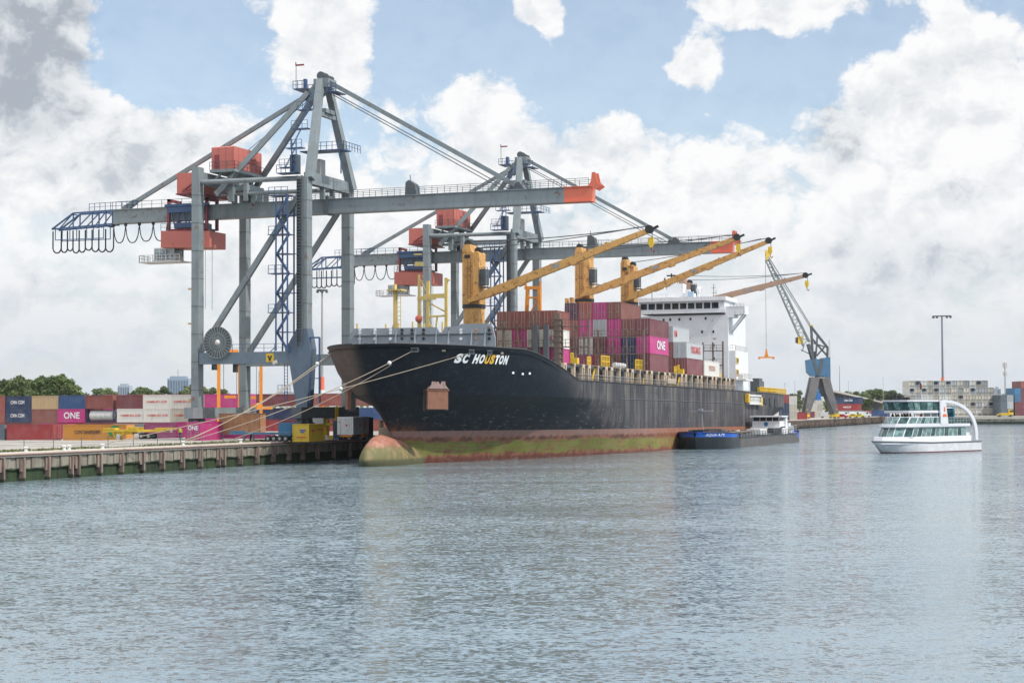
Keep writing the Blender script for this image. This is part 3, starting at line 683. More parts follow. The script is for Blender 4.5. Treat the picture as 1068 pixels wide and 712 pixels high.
def cmesh(kind, L, H, colr):
    key = (kind, L, H, colr)
    if key in _cm: return _cm[key]
    mat = boxpaint('container_'+colr, CC[colr]); W = 2.44; m = MB(); x, y = L/2, W/2
    if kind == 'body':
        i = 0.05
        m.box(-x+i, x-i, -y+i, y-i, 0.12, H-0.04)
        for sx in (-1, 1):
            for sy in (-1, 1):
                m.box(*sorted((sx*x, sx*(x-.16))), *sorted((sy*y, sy*(y-.16))), 0, H)
        for sy in (-1, 1):
            for z0, z1 in ((0.0, .16), (H-.12, H-.005)): m.box(-x+.16, x-.16, *sorted((sy*(y-.005), sy*(y-.1))), z0, z1)
        for sx in (-1, 1):
            for z0, z1 in ((0.0, .16), (H-.12, H-.005)): m.box(*sorted((sx*(x-.005), sx*(x-.1))), -y+.16, y-.16, z0, z1)
        me = m.mesh('body', mat)
    else:
        for a, b in ((-y+.17, -.01), (.01, y-.17)): m.box(-x+.0, -x+.06, a, b, .17, H-.13)
        m.cur = 1
        for yy in (-.82, -.36, .36, .82): m.box(-x-.045, -x-.005, yy-.022, yy+.022, .12, H-.08)
        for yy in (-.6, .6): m.box(-x-.05, -x-.01, yy-.2, yy+.2, 1.15, 1.21)
        me = m.mesh('door', [mat, GALV])
    _cm[key] = me; return me
def container(loc, colr, label, group, rz=0.0, rx=0.0, L=12.19, H=2.9, text=None, tcol=None, twh=None, tend='side', doors=True, tpos=0.0):
    r = thing('shipping_container', loc, label, 'container', group, (rx, 0, rz))
    if rx: r.rotation_euler = (Matrix.Rotation(rx, 3, 'X') @ Matrix.Rotation(rz, 3, 'Z')).to_euler()
    b = bpy.data.objects.new('body', cmesh('body', L, H, colr)); COL.objects.link(b); b.parent = r
    if doors:
        d = bpy.data.objects.new('door', cmesh('door', L, H, colr)); COL.objects.link(d); d.parent = r
    if text:
        wdt, hgt, zc = twh
        if tend == 'side-': put_text(text, tcol, r, (tpos, -1.245, zc), (0, 0, 0), wdt, hgt)
        elif tend == 'side+': put_text(text, tcol, r, (tpos, 1.245, zc), (0, 0, pi), wdt, hgt)
        elif tend == 'door': put_text(text, tcol, r, (-L/2-.06, tpos, zc), (0, 0, -pi/2), wdt, hgt)
    return r

# ================================================================== THE CONTAINER SHIP
TRIM = 0.0073; SX, SY = -92.7, 300.0
SO = (-SX, -SY, 0)
def SZ(z, Y): return z+TRIM*(Y-270)
def Pship(px, py, **k):
    q = P(px, py, **k); q.z = SZ(q.z, q.y); return q
def world_z(zs, Y): return zs-TRIM*(Y-270)
ship = thing('container_ship', (SX, SY, -0.22), 'long black hulled container ship with rust red boot top moored bow first at the quay', 'ship', rot=(-TRIM, 0, 0))
LV = [(-3, 210.5, 84, 1.0), (0, 209.6, 80, .95), (4, 207.7, 68, .86), (7.0, 205.2, 60, .80), (8.5, 203.8, 43, .60), (12, 201.9, 36, .53), (15.2, 200.4, 33, .50)]
BM = 14.7
def lvl(z):
    z = max(-3, min(15.2, z))
    for a, b in zip(LV, LV[1:]):
        if z <= b[0]:
            k = (z-a[0])/(b[0]-a[0]); return [a[i]+(b[i]-a[i])*k for i in (1, 2, 3)]
def hb(Y, z):
    s, L, p = lvl(z); t = (Y-s)/L
    if t <= 0: return 0.0
    b = BM if t >= 1 else BM*(1-(1-t)**2)**p
    c = 0.80 if z < 0 else (0.8-0.17*z/1.0*0.5 if z < 8 else 0.12)
    if Y > 362: b *= 1-max(0.10, c)*((Y-362)/38)**2
    return b
def ztop(Y):
    if Y < 221.5: return 14.72+0.02*(221.5-Y)*0.5
    if Y < 241: 
        k = (Y-221.5)/19.5; return 14.72-3.72*(k**1.15)
    return 11.0
def hx(Y, z):
    if z > 8.5 and Y < 240: z = 8.5+6.7*(z-8.5)/(ztop(Y)-8.5)
    return hb(Y, z)
def hull_mat():
    m, t = newmat('ship_hull_paint')
    co = t.node('ShaderNodeTexCoord', out=3); s = t.sep(co); y = t.m('ADD', s[1], SY); z = s[2]
    n1 = t.noise(co, 0.16, 6, 0.6); n2 = t.noise(co, 0.9, 7, 0.68)
    stx = t.vm('MULTIPLY', co, (1, 1, 0.07)); st = t.noise(stx, 0.55, 6, 0.7); st2 = t.noise(stx, 1.9, 5, 0.65)
    yw = t.m('ADD', y, t.m('MULTIPLY', t.m('SUBTRACT', n1, 0.5), 26))
    yw = t.m('ADD', yw, t.m('MULTIPLY', t.m('MINIMUM', t.m('SUBTRACT', z, 8.5), 0.0), 4.0))  # carries the black aft below the knuckle, painting the flare's curved shadow
    mid = t.mr(yw, 232, 250, 0, 1)
    black = t.mix(t.mr(n2, 0.45, 0.7, 0, 0.7), (0.006, 0.010, 0.016), (0.016, 0.022, 0.030))
    grey = t.mix(t.mr(st, 0.40, 0.62, 0, 1), (0.040, 0.041, 0.050), (0.125, 0.115, 0.110))
    grey = t.mix(t.m('MULTIPLY', t.mr(st2, 0.53, 0.68, 0, 0.9), t.mr(n1, 0.40, 0.60, 0.05, 1)), grey, (0.25, 0.22, 0.195))
    grey = t.mix(t.mr(t.noise(t.vm('MULTIPLY', co, (1, .5, .35)), .35, 5, .6), .5, .62, 0, .6), grey, (.032, .034, .042))
    grey = t.mix(t.m('MULTIPLY', t.mr(st2, 0.40, 0.30, 0, 0.7), t.mr(z, 4, 10, 0.3, 1)), grey, (0.025, 0.027, 0.033))
    low = t.m('MULTIPLY', t.mr(z, 8.6, 7.2, 0, 0.55), t.mr(n1, 0.42, 0.62, 0, 1))
    grey = t.mix(low, grey, (0.04, 0.042, 0.05))
    up = t.mix(mid, black, grey)
    brow = t.m('MULTIPLY', t.mr(s[0], -1.0, -3.5, 0, 1), t.mr(y, 226, 214, 0, 1))  # starboard bow: rusty brown, lightened with a painted-in sheen
    up = t.mix(t.m('MULTIPLY', brow, 0.9), up, t.mix(t.mr(n2, 0.4, 0.65, 0, 1), (0.085, 0.065, 0.058), (0.12, 0.085, 0.07)))
    # rust below the boot line and near the stem
    rs = t.m('MULTIPLY', t.mr(st2, 0.55, 0.66, 0, 1), t.mr(z, 6.0, 3.9, 0, 0.8))
    stem = t.m('MULTIPLY', t.mr(y, 215, 207, 0, 1), t.mr(t.m('ADD', z, t.m('MULTIPLY', n2, 2.5)), 6.8, 4.6, 0, 0.95))
    up = t.mix(t.m('MULTIPLY', t.m('MAXIMUM', rs, stem), t.mr(n2, 0.42, 0.58, 0.15, 1)), up, (0.22, 0.072, 0.022))
    boot = t.mix(t.mr(n2, 0.42, 0.58, 0, 1), (0.17, 0.060, 0.040), (0.28, 0.125, 0.085))
    boot = t.mix(t.m('MULTIPLY', t.mr(st2, 0.54, 0.62, 0, 1), t.mr(n2, 0.42, 0.55, 0, .9)), boot, (0.26, 0.085, 0.025))
    boot = t.mix(t.m('MULTIPLY', t.mr(t.m('ABSOLUTE', t.m('SUBTRACT', t.m('ADD', z, t.m('MULTIPLY', n2, 1.2)), 3.3)), 0.45, 0.1, 0, 1), t.mr(n1, .45, .56, 0, .8)), boot, (0.085, 0.045, 0.035))
    boot = t.mix(t.mr(t.m('ADD', z, t.m('MULTIPLY', n2, 0.6)), 3.15, 3.5, 0, 0.7), boot, (0.26, 0.165, 0.145))
    aft = t.mr(yw, 248, 285, 0, 1)
    boot = t.mix(t.m('MULTIPLY', aft, t.mr(st2, 0.36, 0.58, 0.15, 0.95)), boot, (0.30, 0.105, 0.042))
    boot = t.mix(t.m('MULTIPLY', t.m('MULTIPLY', aft, t.mr(st2, 0.55, 0.42, 0, 0.85)), t.mr(t.m('ABSOLUTE', t.m('SUBTRACT', z, 1.45)), 0.75, 0.35, 0, 1)), boot, (0.38, 0.33, 0.24))
    zg = t.m('ADD', t.m('ADD', z, t.m('MULTIPLY', t.m('SUBTRACT', n2, 0.5), 1.7)), t.m('MULTIPLY', t.m('SUBTRACT', n1, 0.5), 1.6))
    gm = t.m('MULTIPLY', t.mr(zg, 0.55, 0.85, 0, 1), t.mr(zg, 2.5, 2.3, 0, 1))
    gm = t.m('MULTIPLY', gm, t.mr(yw, 296, 250, 0.12, 1))
    grn = t.mix(t.mr(n1, 0.4, 0.6, 0, 1), (0.145, 0.155, 0.030), (0.20, 0.20, 0.055))
    boot = t.mix(t.m('MULTIPLY', gm, t.mr(t.noise(t.vm('MULTIPLY', co, (0.3, 0.3, 2.5)), 1.0, 6, 0.7), 0.40, 0.52, 0.25, 1)), boot, grn)
    boot = t.mix(t.mr(z, 0.5, 0.1, 0, 0.65), boot, (0.10, 0.035, 0.028))
    col = t.mix(t.mr(z, 3.83, 3.90, 0, 1, False), boot, up)
    seam = t.m('MAXIMUM', t.mr(t.m('PINGPONG', y, 4.1), 0.10, 0.02, 0, 1), t.mr(t.m('PINGPONG', t.m('ADD', z, 0.3), 1.25), 0.06, 0.01, 0, 1))
    col = t.mix(t.m('MULTIPLY', seam, 0.30), col, (0.012, 0.012, 0.014))
    sc_ = t.noise(t.vm('MULTIPLY', co, (1, .35, 1.8)), 1.4, 7, 0.72)
    col = t.mix(t.m('MULTIPLY', t.mr(sc_, 0.57, 0.66, 0, 0.65), t.mr(z, 10.5, 3.0, 0.15, 1)), col, (0.20, 0.185, 0.175))
    bp = t.node('ShaderNodeBump', {'Height': t.m('ADD', t.m('MULTIPLY', n1, 0.6), t.m('MULTIPLY', n2, 0.10)), 'Strength': 0.35, 'Distance': 0.25})
    bs = t.node('ShaderNodeBsdfPrincipled', {'Base Color': col, 'Roughness': t.mr(mid, 0, 1, 0.48, 0.66), 'Specular IOR Level': 0.22, 'Normal': bp})
    t.node('ShaderNodeOutputMaterial', {0: bs}); return m
HULL = hull_mat()
def build_hull():
    m = MB(SO); YE = 401.0
    us = [(i/70)**2.4 for i in range(71)]
    zl = [-3, -1, 0, 1, 2, 3, 3.85, 5, 6.2, 7.2, 8.1, 8.5]
    vl = [0.03, .25, .5, .75, 1.0]
    rows = []
    for side in (1, -1):
        g = []
        for z in zl+[None]*len(vl):
            g.append([])
        for k, z in enumerate(zl):
            s = lvl(z)[0]
            for u in us:
                Y = s+u*(YE-s); g[k].append((SX+side*hb(Y, z), Y, z))
        for k, v in enumerate(vl):
            s = lvl(8.5+(15.2-8.5)*v)[0]
            for u in us:
                Y = s+u*(YE-s); zt = ztop(Y); z = 8.5+(zt-8.5)*v
                zz = 8.5+(15.2-8.5)*v if Y < 240 else z
                g[len(zl)+k].append((SX+side*hb(Y, zz), Y, z))
        rows.append(g)
    n = len(us)
    for g in rows:
        vs = [p for r_ in g for p in r_]; fs = []
        for a in range(len(g)-1):
            for i in range(n-1): fs.append((a*n+i, a*n+i+1, (a+1)*n+i+1, (a+1)*n+i))
        m.add(vs, fs)
    a, b = rows[0][-1], rows[1][-1]
    m.add([(p[0], p[1], p[2]-.6) for p in a]+[(p[0], p[1], p[2]-.6) for p in b], [(i, i+1, n+i+1, n+i) for i in range(n-1)])
    ga = [r_[-1] for r_ in rows[0]]; gb = [r_[-1] for r_ in rows[1]]; k = len(ga)
    m.add(ga+gb, [(i, i+1, k+i+1, k+i) for i in range(k-1)])
    me = m.mesh('hull', HULL)
    bm = bmesh.new(); bm.from_mesh(me); bmesh.ops.remove_doubles(bm, verts=bm.verts, dist=0.004); bmesh.ops.recalc_face_normals(bm, faces=bm.faces); bm.to_mesh(me); bm.free()
    me.polygons.foreach_set('use_smooth', [True]*len(me.polygons)); me.set_sharp_from_angle(angle=radians(28)); me.update()
    o = bpy.data.objects.new('hull', me); COL.objects.link(o); o.parent = ship
    return o
hull = build_hull()
# bulbous bow
m = MB(SO)
n = 24; prof = []
for i in range(19):
    t_ = i/18; yy = 199.2+14.5*t_
    rr = 2.9*min(1, t_/.30)**.52*(1 if t_ < .30 else 1-0.22*(t_-.30))
    prof.append((yy, max(rr, .02), .15-.3*t_+(.25*sin(pi*min(1, t_/.6)))))
vs = []
for y, r, zc in prof:
    for j in range(n):
        a_ = 2*pi*j/n; pk = 1+.10*max(0, sin(a_))**6
        vs.append((SX+r*.86*cos(a_)*(1-.18*max(0, sin(a_))), y, zc+r*pk*sin(a_)))
m.add(vs, [(i*n+j, i*n+(j+1) % n, (i+1)*n+(j+1) % n, (i+1)*n+j) for i in range(len(prof)-1) for j in range(n)]+[tuple(range(n))])
def bulb_mat():
    m, t = newmat('bulb_antifouling'); co = t.node('ShaderNodeTexCoord', out=3); z = t.sep(co)[2]
    n2 = t.noise(co, 0.8, 7, 0.68); n1 = t.noise(t.vm('MULTIPLY', co, (1, 1, .3)), 1.2, 5, .6)
    zg = t.m('ADD', z, t.m('MULTIPLY', t.m('SUBTRACT', n2, .5), 1.6))
    c = t.mix(t.mr(n2, .4, .65, 0, 1), (.27, .095, .06), (.36, .19, .14))
    c = t.mix(t.mr(zg, 2.4, 1.5, 0, 1), c, t.mix(t.mr(n1, .4, .62, 0, 1), (.12, .115, .04), (.22, .165, .075)))
    c = t.mix(t.mr(z, .55, .1, 0, .8), c, (.05, .055, .025))
    bs = t.node('ShaderNodeBsdfPrincipled', {'Base Color': c, 'Roughness': .7}); t.node('ShaderNodeOutputMaterial', {0: bs}); return m
m.build('bulb', bulb_mat(), ship, True)

def pxof(v):
    q = v-Vector((0, 0, EYE)); d = q.dot(_F); return 534+FPX*q.dot(_R)/d, 356-FPX*q.dot(_U)/d
def hull_at(px, zs, side=1, lo=203, hi=395):
    """station on the hull side where the sight line px meets it"""
    f = lambda Y: pxof(Vector((SX+side*hb(Y, zs), Y, world_z(zs, Y))))[0]-px
    for _ in range(50):
        mid_ = (lo+hi)/2
        if f(mid_) < 0: lo = mid_
        else: hi = mid_
    return (lo+hi)/2
# ship name, letters bent round the bow; two of them are yellow
ya, yb = hull_at(472.5, 13.2, lo=205, hi=240), hull_at(528.5, 13.2, lo=205, hi=240)
word = 'SC HOUSTON'
adv = [1.0, 1.0, .62, 1.05, 1.05, 1.0, 1.0, .92, 1.05, 1.05]
tot = sum(adv); pos = 0
for chx, a in zip(word, adv):
    if chx != ' ':
        me = text_mesh(chx, 1.0, 0.065, 0.04)
        xs = [v.co.x for v in me.vertices]; ysv = [v.co.y for v in me.vertices]
        wx = max(xs)-min(xs); hy = max(ysv)-min(ysv)
        for v in me.vertices:
            uu = (pos+a*0.06+a*0.88*(v.co.x-min(xs))/wx)/tot
            zz = 12.62+1.22*(v.co.y-min(ysv))/hy
            Y = ya+(yb-ya)*(uu**0.93)
            v.co = (hx(Y, zz)+0.07, Y-SY, zz)
        me.materials.append(LETY if 4.5 < pos < 6.5 and chx in 'US' else LETW)
        o = bpy.data.objects.new('lettering', me); COL.objects.link(o); o.parent = ship
    pos += a
def on_hull(px, zs, side=1, out=0.0):
    Y = hull_at(px, zs) if side > 0 else px
    X = SX+side*hx(Y, zs); dx = side*(hx(Y+.4, zs)-hx(Y-.4, zs))/0.8
    return Vector((X-SX, Y-SY, zs)), atan2(-dx, 1)*1.0
# anchors in their rusty recess plates
for side, px in ((1, 451.5), (-1, 209.5)):
    zc = 8.7
    Y = hull_at(px, zc) if side > 0 else px
    X = SX+side*hb(Y, zc+0.6); sl = (hb(Y+.5, zc)-hb(Y-.5, zc))
    an = bpy.data.objects.new('anchor', None)
    m = MB(); m.box(-.22, .42, -1.55, 1.55, -2.0, .35); m.box(-.2, .5, -1.7, 1.7, .35, .6)
    m_fl = MB(); m_fl.prism([(-1.5, .62), (1.5, .62), (1.05, 1.1), (.85, 2.75), (.6, 2.75), (.35, 1.25), (.1, 1.25), (-.1, 2.1), (-.35, 1.25), (-.6, 2.75), (-.9, 2.75), (-1.1, 1.1)], 'x', .1, .62)
    o = m.build('anchor', [RUST if side > 0 else RUST], ship)
    o.location = (X-SX, Y-SY, zc); o.rotation_euler = (0, 0, -atan2(sl, 1)) if side > 0 else (0, 0, pi+atan2(sl, 1))
    m_fl.build('fluke', paint('pinkish_bare_steel', (.27, .19, .17), .75, .5, .6, scale=1.5), o)
    m = MB(); m.box(-.6, -.05, -1.9, 1.9, -2.2, 3.0); 
    h = m.build('anchor_recess', BLACK, o)
    m = MB(); m.tube([(-.3, 0, 2.2), (.35, 0, 3.1)], .55, 10); m.build('hawse_pipe', BLACK, o)
# fairleads, small hull marks
for px, zs in ((415, 14.2), (362, 14.3), (382, 14.3), (433, 14.15), (461, 14.15), (490, 14.1), (509, 14.1), (522, 14.1)):
    if px < 400: continue
    c, a = on_hull(px, zs); m = MB(); big = px in (415, 490, 509)
    m.box(-.05, .12, -.5 if big else -.25, .5 if big else .25, -.32 if big else -.1, .32 if big else .12)
    o = m.build('fairlead', TAN if not big else GREYD, ship); o.location = c; o.rotation_euler = (0, 0, a)
    if big:
        m = MB(); m.box(.06, .16, -.3, .3, -.2, .2); m.build('opening', BLACK, o)
for px, zs in ((534, 11.6), (544, 11.5), (551, 11.6)):
    c, a = on_hull(px, zs); m = MB(); m.box(-.02, .05, -.22, .22, -.14, .14); o = m.build('hull_mark', LETW, ship); o.location = c; o.rotation_euler = (0, 0, a)
# rubbing strake, gunwale
m = MB(SO); k_ = [Vector((SX+hb(Y, 8.5)+.03, Y, 8.55)) for Y in range(262, 362, 4)]
m.tube(k_, .06, 4); m.build('strake', GREYD, ship)
m = MB(SO)
for side in (1, -1):
    m.tube([Vector((SX+side*hx(Y, ztop(Y)-.001), Y, ztop(Y)+.03)) for Y in [200.9+.6*i for i in range(12)]+[209+2.0*i for i in range(96)]], .11, 5)
m.build('gunwale', BLACK, ship)

# forecastle: breakwater with rounded holes, foremast, gantry, lattice posts
m = MB(SO)
q1 = Pship(368, 350, Y=224); q2 = Pship(515, 348, Y=224)
def bw(px0, px1, t0, t1, name='breakwater_plate'):
    a = Pship(px0, t0, Y=224); b = Pship(px1, t1, Y=224)
    k = MB(SO); k.prism([(a.x, 13.9), (b.x, 13.9), (b.x, b.z), (a.x, a.z)], 'y', 224.0, 224.25)
    return k
H_ = []
k = MB(SO)
pl = [(364, 349), (369, 342.5), (455, 341.2), (458, 346.5), (461, 346.5), (463, 341.0), (476, 340), (481, 337.6), (507, 337.2), (513, 340), (516, 352)]
top = [Pship(a, b, Y=224) for a, b in pl]
poly = [(top[0].x, 14.0)]+[(p.x, p.z) for p in top]+[(top[-1].x, 14.0)]
k.prism(poly, 'y', 224.0, 224.3)
bwk = k.build('breakwater', SGREY, ship)
k = MB(SO); za = Pship(440, 349, Y=224).z
k.box(top[1].x, top[-2].x, 223.86, 223.98, za-.07, za+.07); k.build('stiffener', GREYD, bwk)
for px in (375.5, 392.5, 413, 433, 455, 468, 492, 506):
    x = Pship(px, 350, Y=224).x
    k = MB(SO); k.prism([(223.0, 14.2), (224, 14.2), (224, Pship(px, 343, Y=224).z)], 'x', x-.06, x+.06); k.build('stiffener', SGREY, bwk)
BRT = paint('hole_light_paint', (.72, .74, .75), .6, .05, rnd=.02)  # pale discs painted for the light coming through the holes
for px, colr in ((375, 'w'), (390.8, 'w'), (407, 'w'), (419, 'd'), (429.5, 'd'), (441.5, 'd'), (480.5, 'w'), (496.5, 'o'), (510, 'd')):
    for py in ((344, 348.0, 352.8) if colr != 'w' else (344, 347.2, 353.2)):
        x = Pship(px, py, Y=224).x; z = Pship(px, py, Y=224).z
        k = MB(SO); rr = .19 if colr != 'o' else .12
        k.tube([(x, 223.86, z), (x, 223.99, z)], rr*1.15, 10)
        k.build('freeing_hole', {'w': BRT, 'd': BLACK, 'o': ORAN}[colr], bwk)
# rails and yellow ladders before the breakwater
k = MB(SO); q = Pship(370, 353, Y=221).x
k.rail([(q, 221, 14.1), (q+3.6, 220.5, 14.1)], 1.2, .7, .05); k.rail([(-86.2, 221.5, 13.7), (-84.6, 221.5, 13.7)], 1.5, .5, .06); k.build('ladder_rail', MASTY, ship)
k = MB(SO)
for px, hh in ((415, 1.0), (430, 1.3), (442, .9), (461, 1.2), (372, .8), (402, .7), (500, .8)):
    q = Pship(px, 341, Y=226); k.box(q.x-.1, q.x+.1, 225.9, 226.1, 14, q.z+hh*.6)
k.build('vent_post', MASTY, ship)
# ladder mast (pale) left of the fore gantry
k = MB(SO); a = Pship(411.6, 339, Y=231); b = Pship(411.6, 303.5, Y=231)
k.bar((a.x, 231, 13.6), (b.x, 231, b.z), .42, .42); c = Pship(417.4, 305, Y=231)
for i in range(15):
    z = 14+i*(b.z-14.4)/15; k.bar((b.x+.35, 231, z), (c.x, 231, z), .07)
k.bar((b.x+.35, 231, 14), (b.x+.35, 231, b.z), .08); k.bar((c.x, 231, 14), (c.x, 231, b.z), .08); k.bar((b.x-2.2, 231, 14), (b.x-.1, 231, b.z-4.5), .16)
k.box(b.x-.9, c.x+.5, 230, 232, b.z, b.z+.22); k.tube([(b.x, 231, b.z+.2), (b.x, 231, b.z+1.0)], .25, 6); k.build('foremast', MASTY, ship)
k = MB(SO); a = Pship(436.5, 339, Y=229); b = Pship(436.5, 286, Y=229)
k.bar((a.x, 229, 13.8), (b.x, 229, b.z), .42, .42, .26, .26); c = Pship(442, 300, Y=229)
for i in range(16):
    z = 15+i*.72
    k.bar((b.x+.3, 229, z), (b.x+.75, 229, z), .06)
k.bar((b.x+.3, 229, 14), (b.x+.3, 229, b.z-1.5), .07); k.bar((b.x+.75, 229, 14), (b.x+.75, 229, b.z-1.5), .07)
z0 = Pship(436, 311, Y=229).z
k.box(b.x-.2, b.x+2.6, 228.8, 229.2, z0-.25, z0+.25); k.bar((b.x, 229, z0+3), (b.x+1.6, 229, z0+.2), .14); k.box(b.x-.5, b.x+.5, 228.6, 229.4, z0+4.6, z0+5.2); k.box(b.x-.7, b.x+.3, 228.7, 229.3, z0+6.2, z0+6.4)
fm = k.build('lattice_mast', MASTY, ship)
k = MB(SO); k.sphere((b.x+.1, 228.7, Pship(436, 332.5, Y=229).z), .55, 10, 7); k.build('warning_ball', CORALT, fm)
k = MB(SO); gl = Pship(446, 300, Y=234).x; gr = Pship(465, 300, Y=234).x; zt = Pship(456, 308.5, Y=234).z
k.bar((gl, 234, 13.8), (gl, 234, zt+2.2), .42); k.bar((gr, 234, 13.8), (gr, 234, zt+2.6), .42); k.bar((gl, 234, zt), (gr, 234, zt), .5, .6)
k.box(gl-.55, gl+.35, 233.7, 234.3, zt-.5, zt+.3); k.bar((gl, 234, zt-.9), (gr, 234, zt-2.4), .2); k.bar((gl, 234, zt-3.0), (gr, 234, zt-2.9), .26); k.bar((gl, 234, zt-4), (gr, 234, zt-6.2), .2); k.bar((gl, 234, zt-7.2), (gr, 234, zt-7.0), .3); k.bar(((gl+gr)/2, 234, zt-3), ((gl+gr)/2-.5, 234, zt-7), .2)
k.bar((gr, 234, zt+2.4), (gr+.5, 234, zt+2.2), .3); k.build('fore_gantry', MASTY, ship)

# cargo cranes with raised jibs over the port side
def deck_crane(Y, zl, zr, zt, wl, tip, mat, pedestal=True):
    c = MB(SO); xl, xr = -97.55, -94.85; yc = Y
    zr = SZ(zr, Y); zt = SZ(zt, Y); zl = SZ(zl, Y)
    c.prism([(xl, zr+.3), (xr, zr+.3), (xr, zt-1.6), (xr-.35, zt-1.3), (xr-.9, zt-1.5), (xr-1.3, zt-1.2), (xr-1.5, zt-.2), (xl+.25, zt-.2), (xl, zt-.9)], 'y', yc-1.4, yc+1.4)
    c.box(xl+.05, xl+.22, yc-1.47, yc-1.4, zr+.8, zt-1.6); c.box(xl+1.7, xl+1.9, yc-1.47, yc-1.4, zr+.8, zt-1.8)
    ho = c.build('deck_crane', mat, ship)
    k = MB(SO); k.tube([(xl+.55, yc-.6, zt), (xl+.55, yc+.6, zt)], .55, 12); k.build('sheave', BLACK, ho); k = MB(SO); k.tube([(xr-.5, yc-.6, zt-1.1), (xr-.5, yc+.6, zt-1.1)], .5, 12); k.build('sheave', BLACK, ho); k = MB(SO); k.box(xl+.4, xl+1.3, yc-1.5, yc-1.41, zt-2.3, zt-1.8); k.build('vent', BLACK, ho)
    k = MB(SO); n = 16
    k.tube([((xl+xr)/2, yc, zl), ((xl+xr)/2, yc, zr-.25)], 1.62, n); k.build('pedestal', mat, ho)
    k = MB(SO); k.tube([((xl+xr)/2, yc, zr-.25), ((xl+xr)/2, yc, zr+.3)], 1.78, n); k.build('slewing_ring', BLACK, ho)
    k = MB(SO); k.box(xr, xr+1.0, yc-1.2, yc+.3, zr+3.2, zr+5.6); k.rail([(xr, yc-1.4, zr+2.9), (xr+1.4, yc-1.4, zr+2.9)], 2.9, .45, .035); k.box(xr, xr+1.5, yc-1.5, yc+.5, zr+2.8, zr+2.9); k.build('crane_cab', GREYD, ho)
    k = MB(SO)
    for s_ in (-.22, .22): k.box(xl+1.15+s_-.03, xl+1.15+s_+.03, yc-1.56, yc-1.5, zr+.6, zt-2.4)
    n_ = int((zt-zr-3)/.45)
    for i in range(n_): k.box(xl+.93, xl+1.37, yc-1.56, yc-1.5, zr+.7+i*.45, zr+.75+i*.45)
    k.build('ladder', RUST, ho)
    a = Vector((-96.4, yc-1.75, zr+.75)); b = Vector((tip.x, yc-1.75, SZ(tip.z, Y)))
    d = (b-a).normalized()
    k = MB(SO); k.bar(a, a+d*3.2, .7, .55, .9, 1.2); k.bar(a+d*3.0, a+d*17, .95, 1.2, .9, 1.15); k.bar(a+d*16.8, b, .9, 1.15, .6, .7)
    up = Vector((-d.z, 0, d.x))
    for L_, w_ in ((6.0, 1.8), (8.3, 1.0), (17.2, 1.1)): k.bar(a+d*L_-up*.62, a+d*(L_+w_)-up*.62, .95, .3)
    for L_ in (3.5, 5.0, 7.0, 11, 14, 20, 23): k.bar(a+d*L_-up*.63, a+d*(L_+.12)-up*.63, 1.02, .05); k.bar(a+d*L_+up*.61, a+d*(L_+.35)+up*.61, .98, .06)
    ji = k.build('jib', mat, ho)
    k = MB(SO); k.bar(a+d*14.2+Vector((0, -.47, .08)), a+d*15.4+Vector((0, -.47, .08)), .03, .55); k.build('plate', GALV, ji)
    k = MB(SO); k.tube([b+Vector((-.1, -.35, .1)), b+Vector((-.1, .35, .1))], .62, 12); k.bar(b, b+d*1.3+Vector((0, 0, .1)), .3, .35); k.build('tip_sheave', BLACK, ji)
    k = MB(SO)
    for s in (-.3, 0, .3): k.tube(catenary((xl+.6, yc+s, zt+.4), b+Vector((0, s, .6)), .5, 6), .035, 4); k.tube(catenary((xr-.5, yc+s, zt-.7), b+Vector((-1.5, s, .5)), .35, 6), .03, 4)
    for s in (-.3, .3): k.tube([b+Vector((.3, s, -.4)), b+Vector((.3, s*.5, -1.2))], .03, 4)
    k.build('hoist_rope', GREYD, ji)
    k = MB(SO); h = b+Vector((.15, 0, -1.1)); k.prism([(h.x-.35, h.z), (h.x+.35, h.z), (h.x+.42, h.z-.9), (h.x+.12, h.z-1.5), (h.x-.12, h.z-1.5), (h.x-.42, h.z-.9)], 'y', h.y-.22, h.y+.22); hk = k.build('hook_block', YELL, ji)
    k = MB(SO); k.tube([h+Vector((0, 0, -1.4)), h+Vector((.05, 0, -1.9)), h+Vector((.28, 0, -2.15)), h+Vector((.5, 0, -1.85))], .1, 6); k.build('hook', DRED, hk)
deck_crane(246, 13.5, 22.6, 32.2, None, Vector((-68.0, 0, 33.0)), SHIPY)
deck_crane(301, 12.5, 26.6, 36.4, None, Vector((-67.5, 0, 36.8)), SHIPY)
deck_crane(330, 12.5, 27.6, 36.5, None, Vector((-67.9, 0, 38.8)), SHIPY)
deck_crane(375, 12.0, 28.6, 36.0, None, P(842, 288, Y=375), SHIPT)
# orange jib rests
k = MB(SO); a = Pship(546.5, 340, Y=268); b = Pship(550, 300, Y=268); c = Pship(564, 340, Y=268); d = Pship(562, 300, Y=268)
for p, q in ((a, b), (c, d)): k.bar((p.x, 268, 14), (q.x, 268, q.z), .5, .6)
k.bar((b.x-.5, 268, b.z), (d.x+.3, 268, d.z), .5, .5); k.bar((b.x-.2, 268, b.z), (b.x-.4, 268, b.z+.9), .3); k.bar((d.x+.1, 268, d.z), (d.x+.2, 268, d.z+1), .3)
for z0, z1 in ((18, 21.5), (21.5, 25.2)): k.bar((a.x+.5, 268, z0), (c.x-.5, 268, z1), .22); k.bar((a.x+.4, 268, z1), (c.x-.4, 268, z1), .3); k.bar((a.x+.5, 266.4, 14), (b.x+.2, 267.6, 24), .25)
k.build('jib_rest', ORAN, ship)
k = MB(SO); a = Pship(590.5, 311, Y=299); b = Pship(597, 312, Y=299)
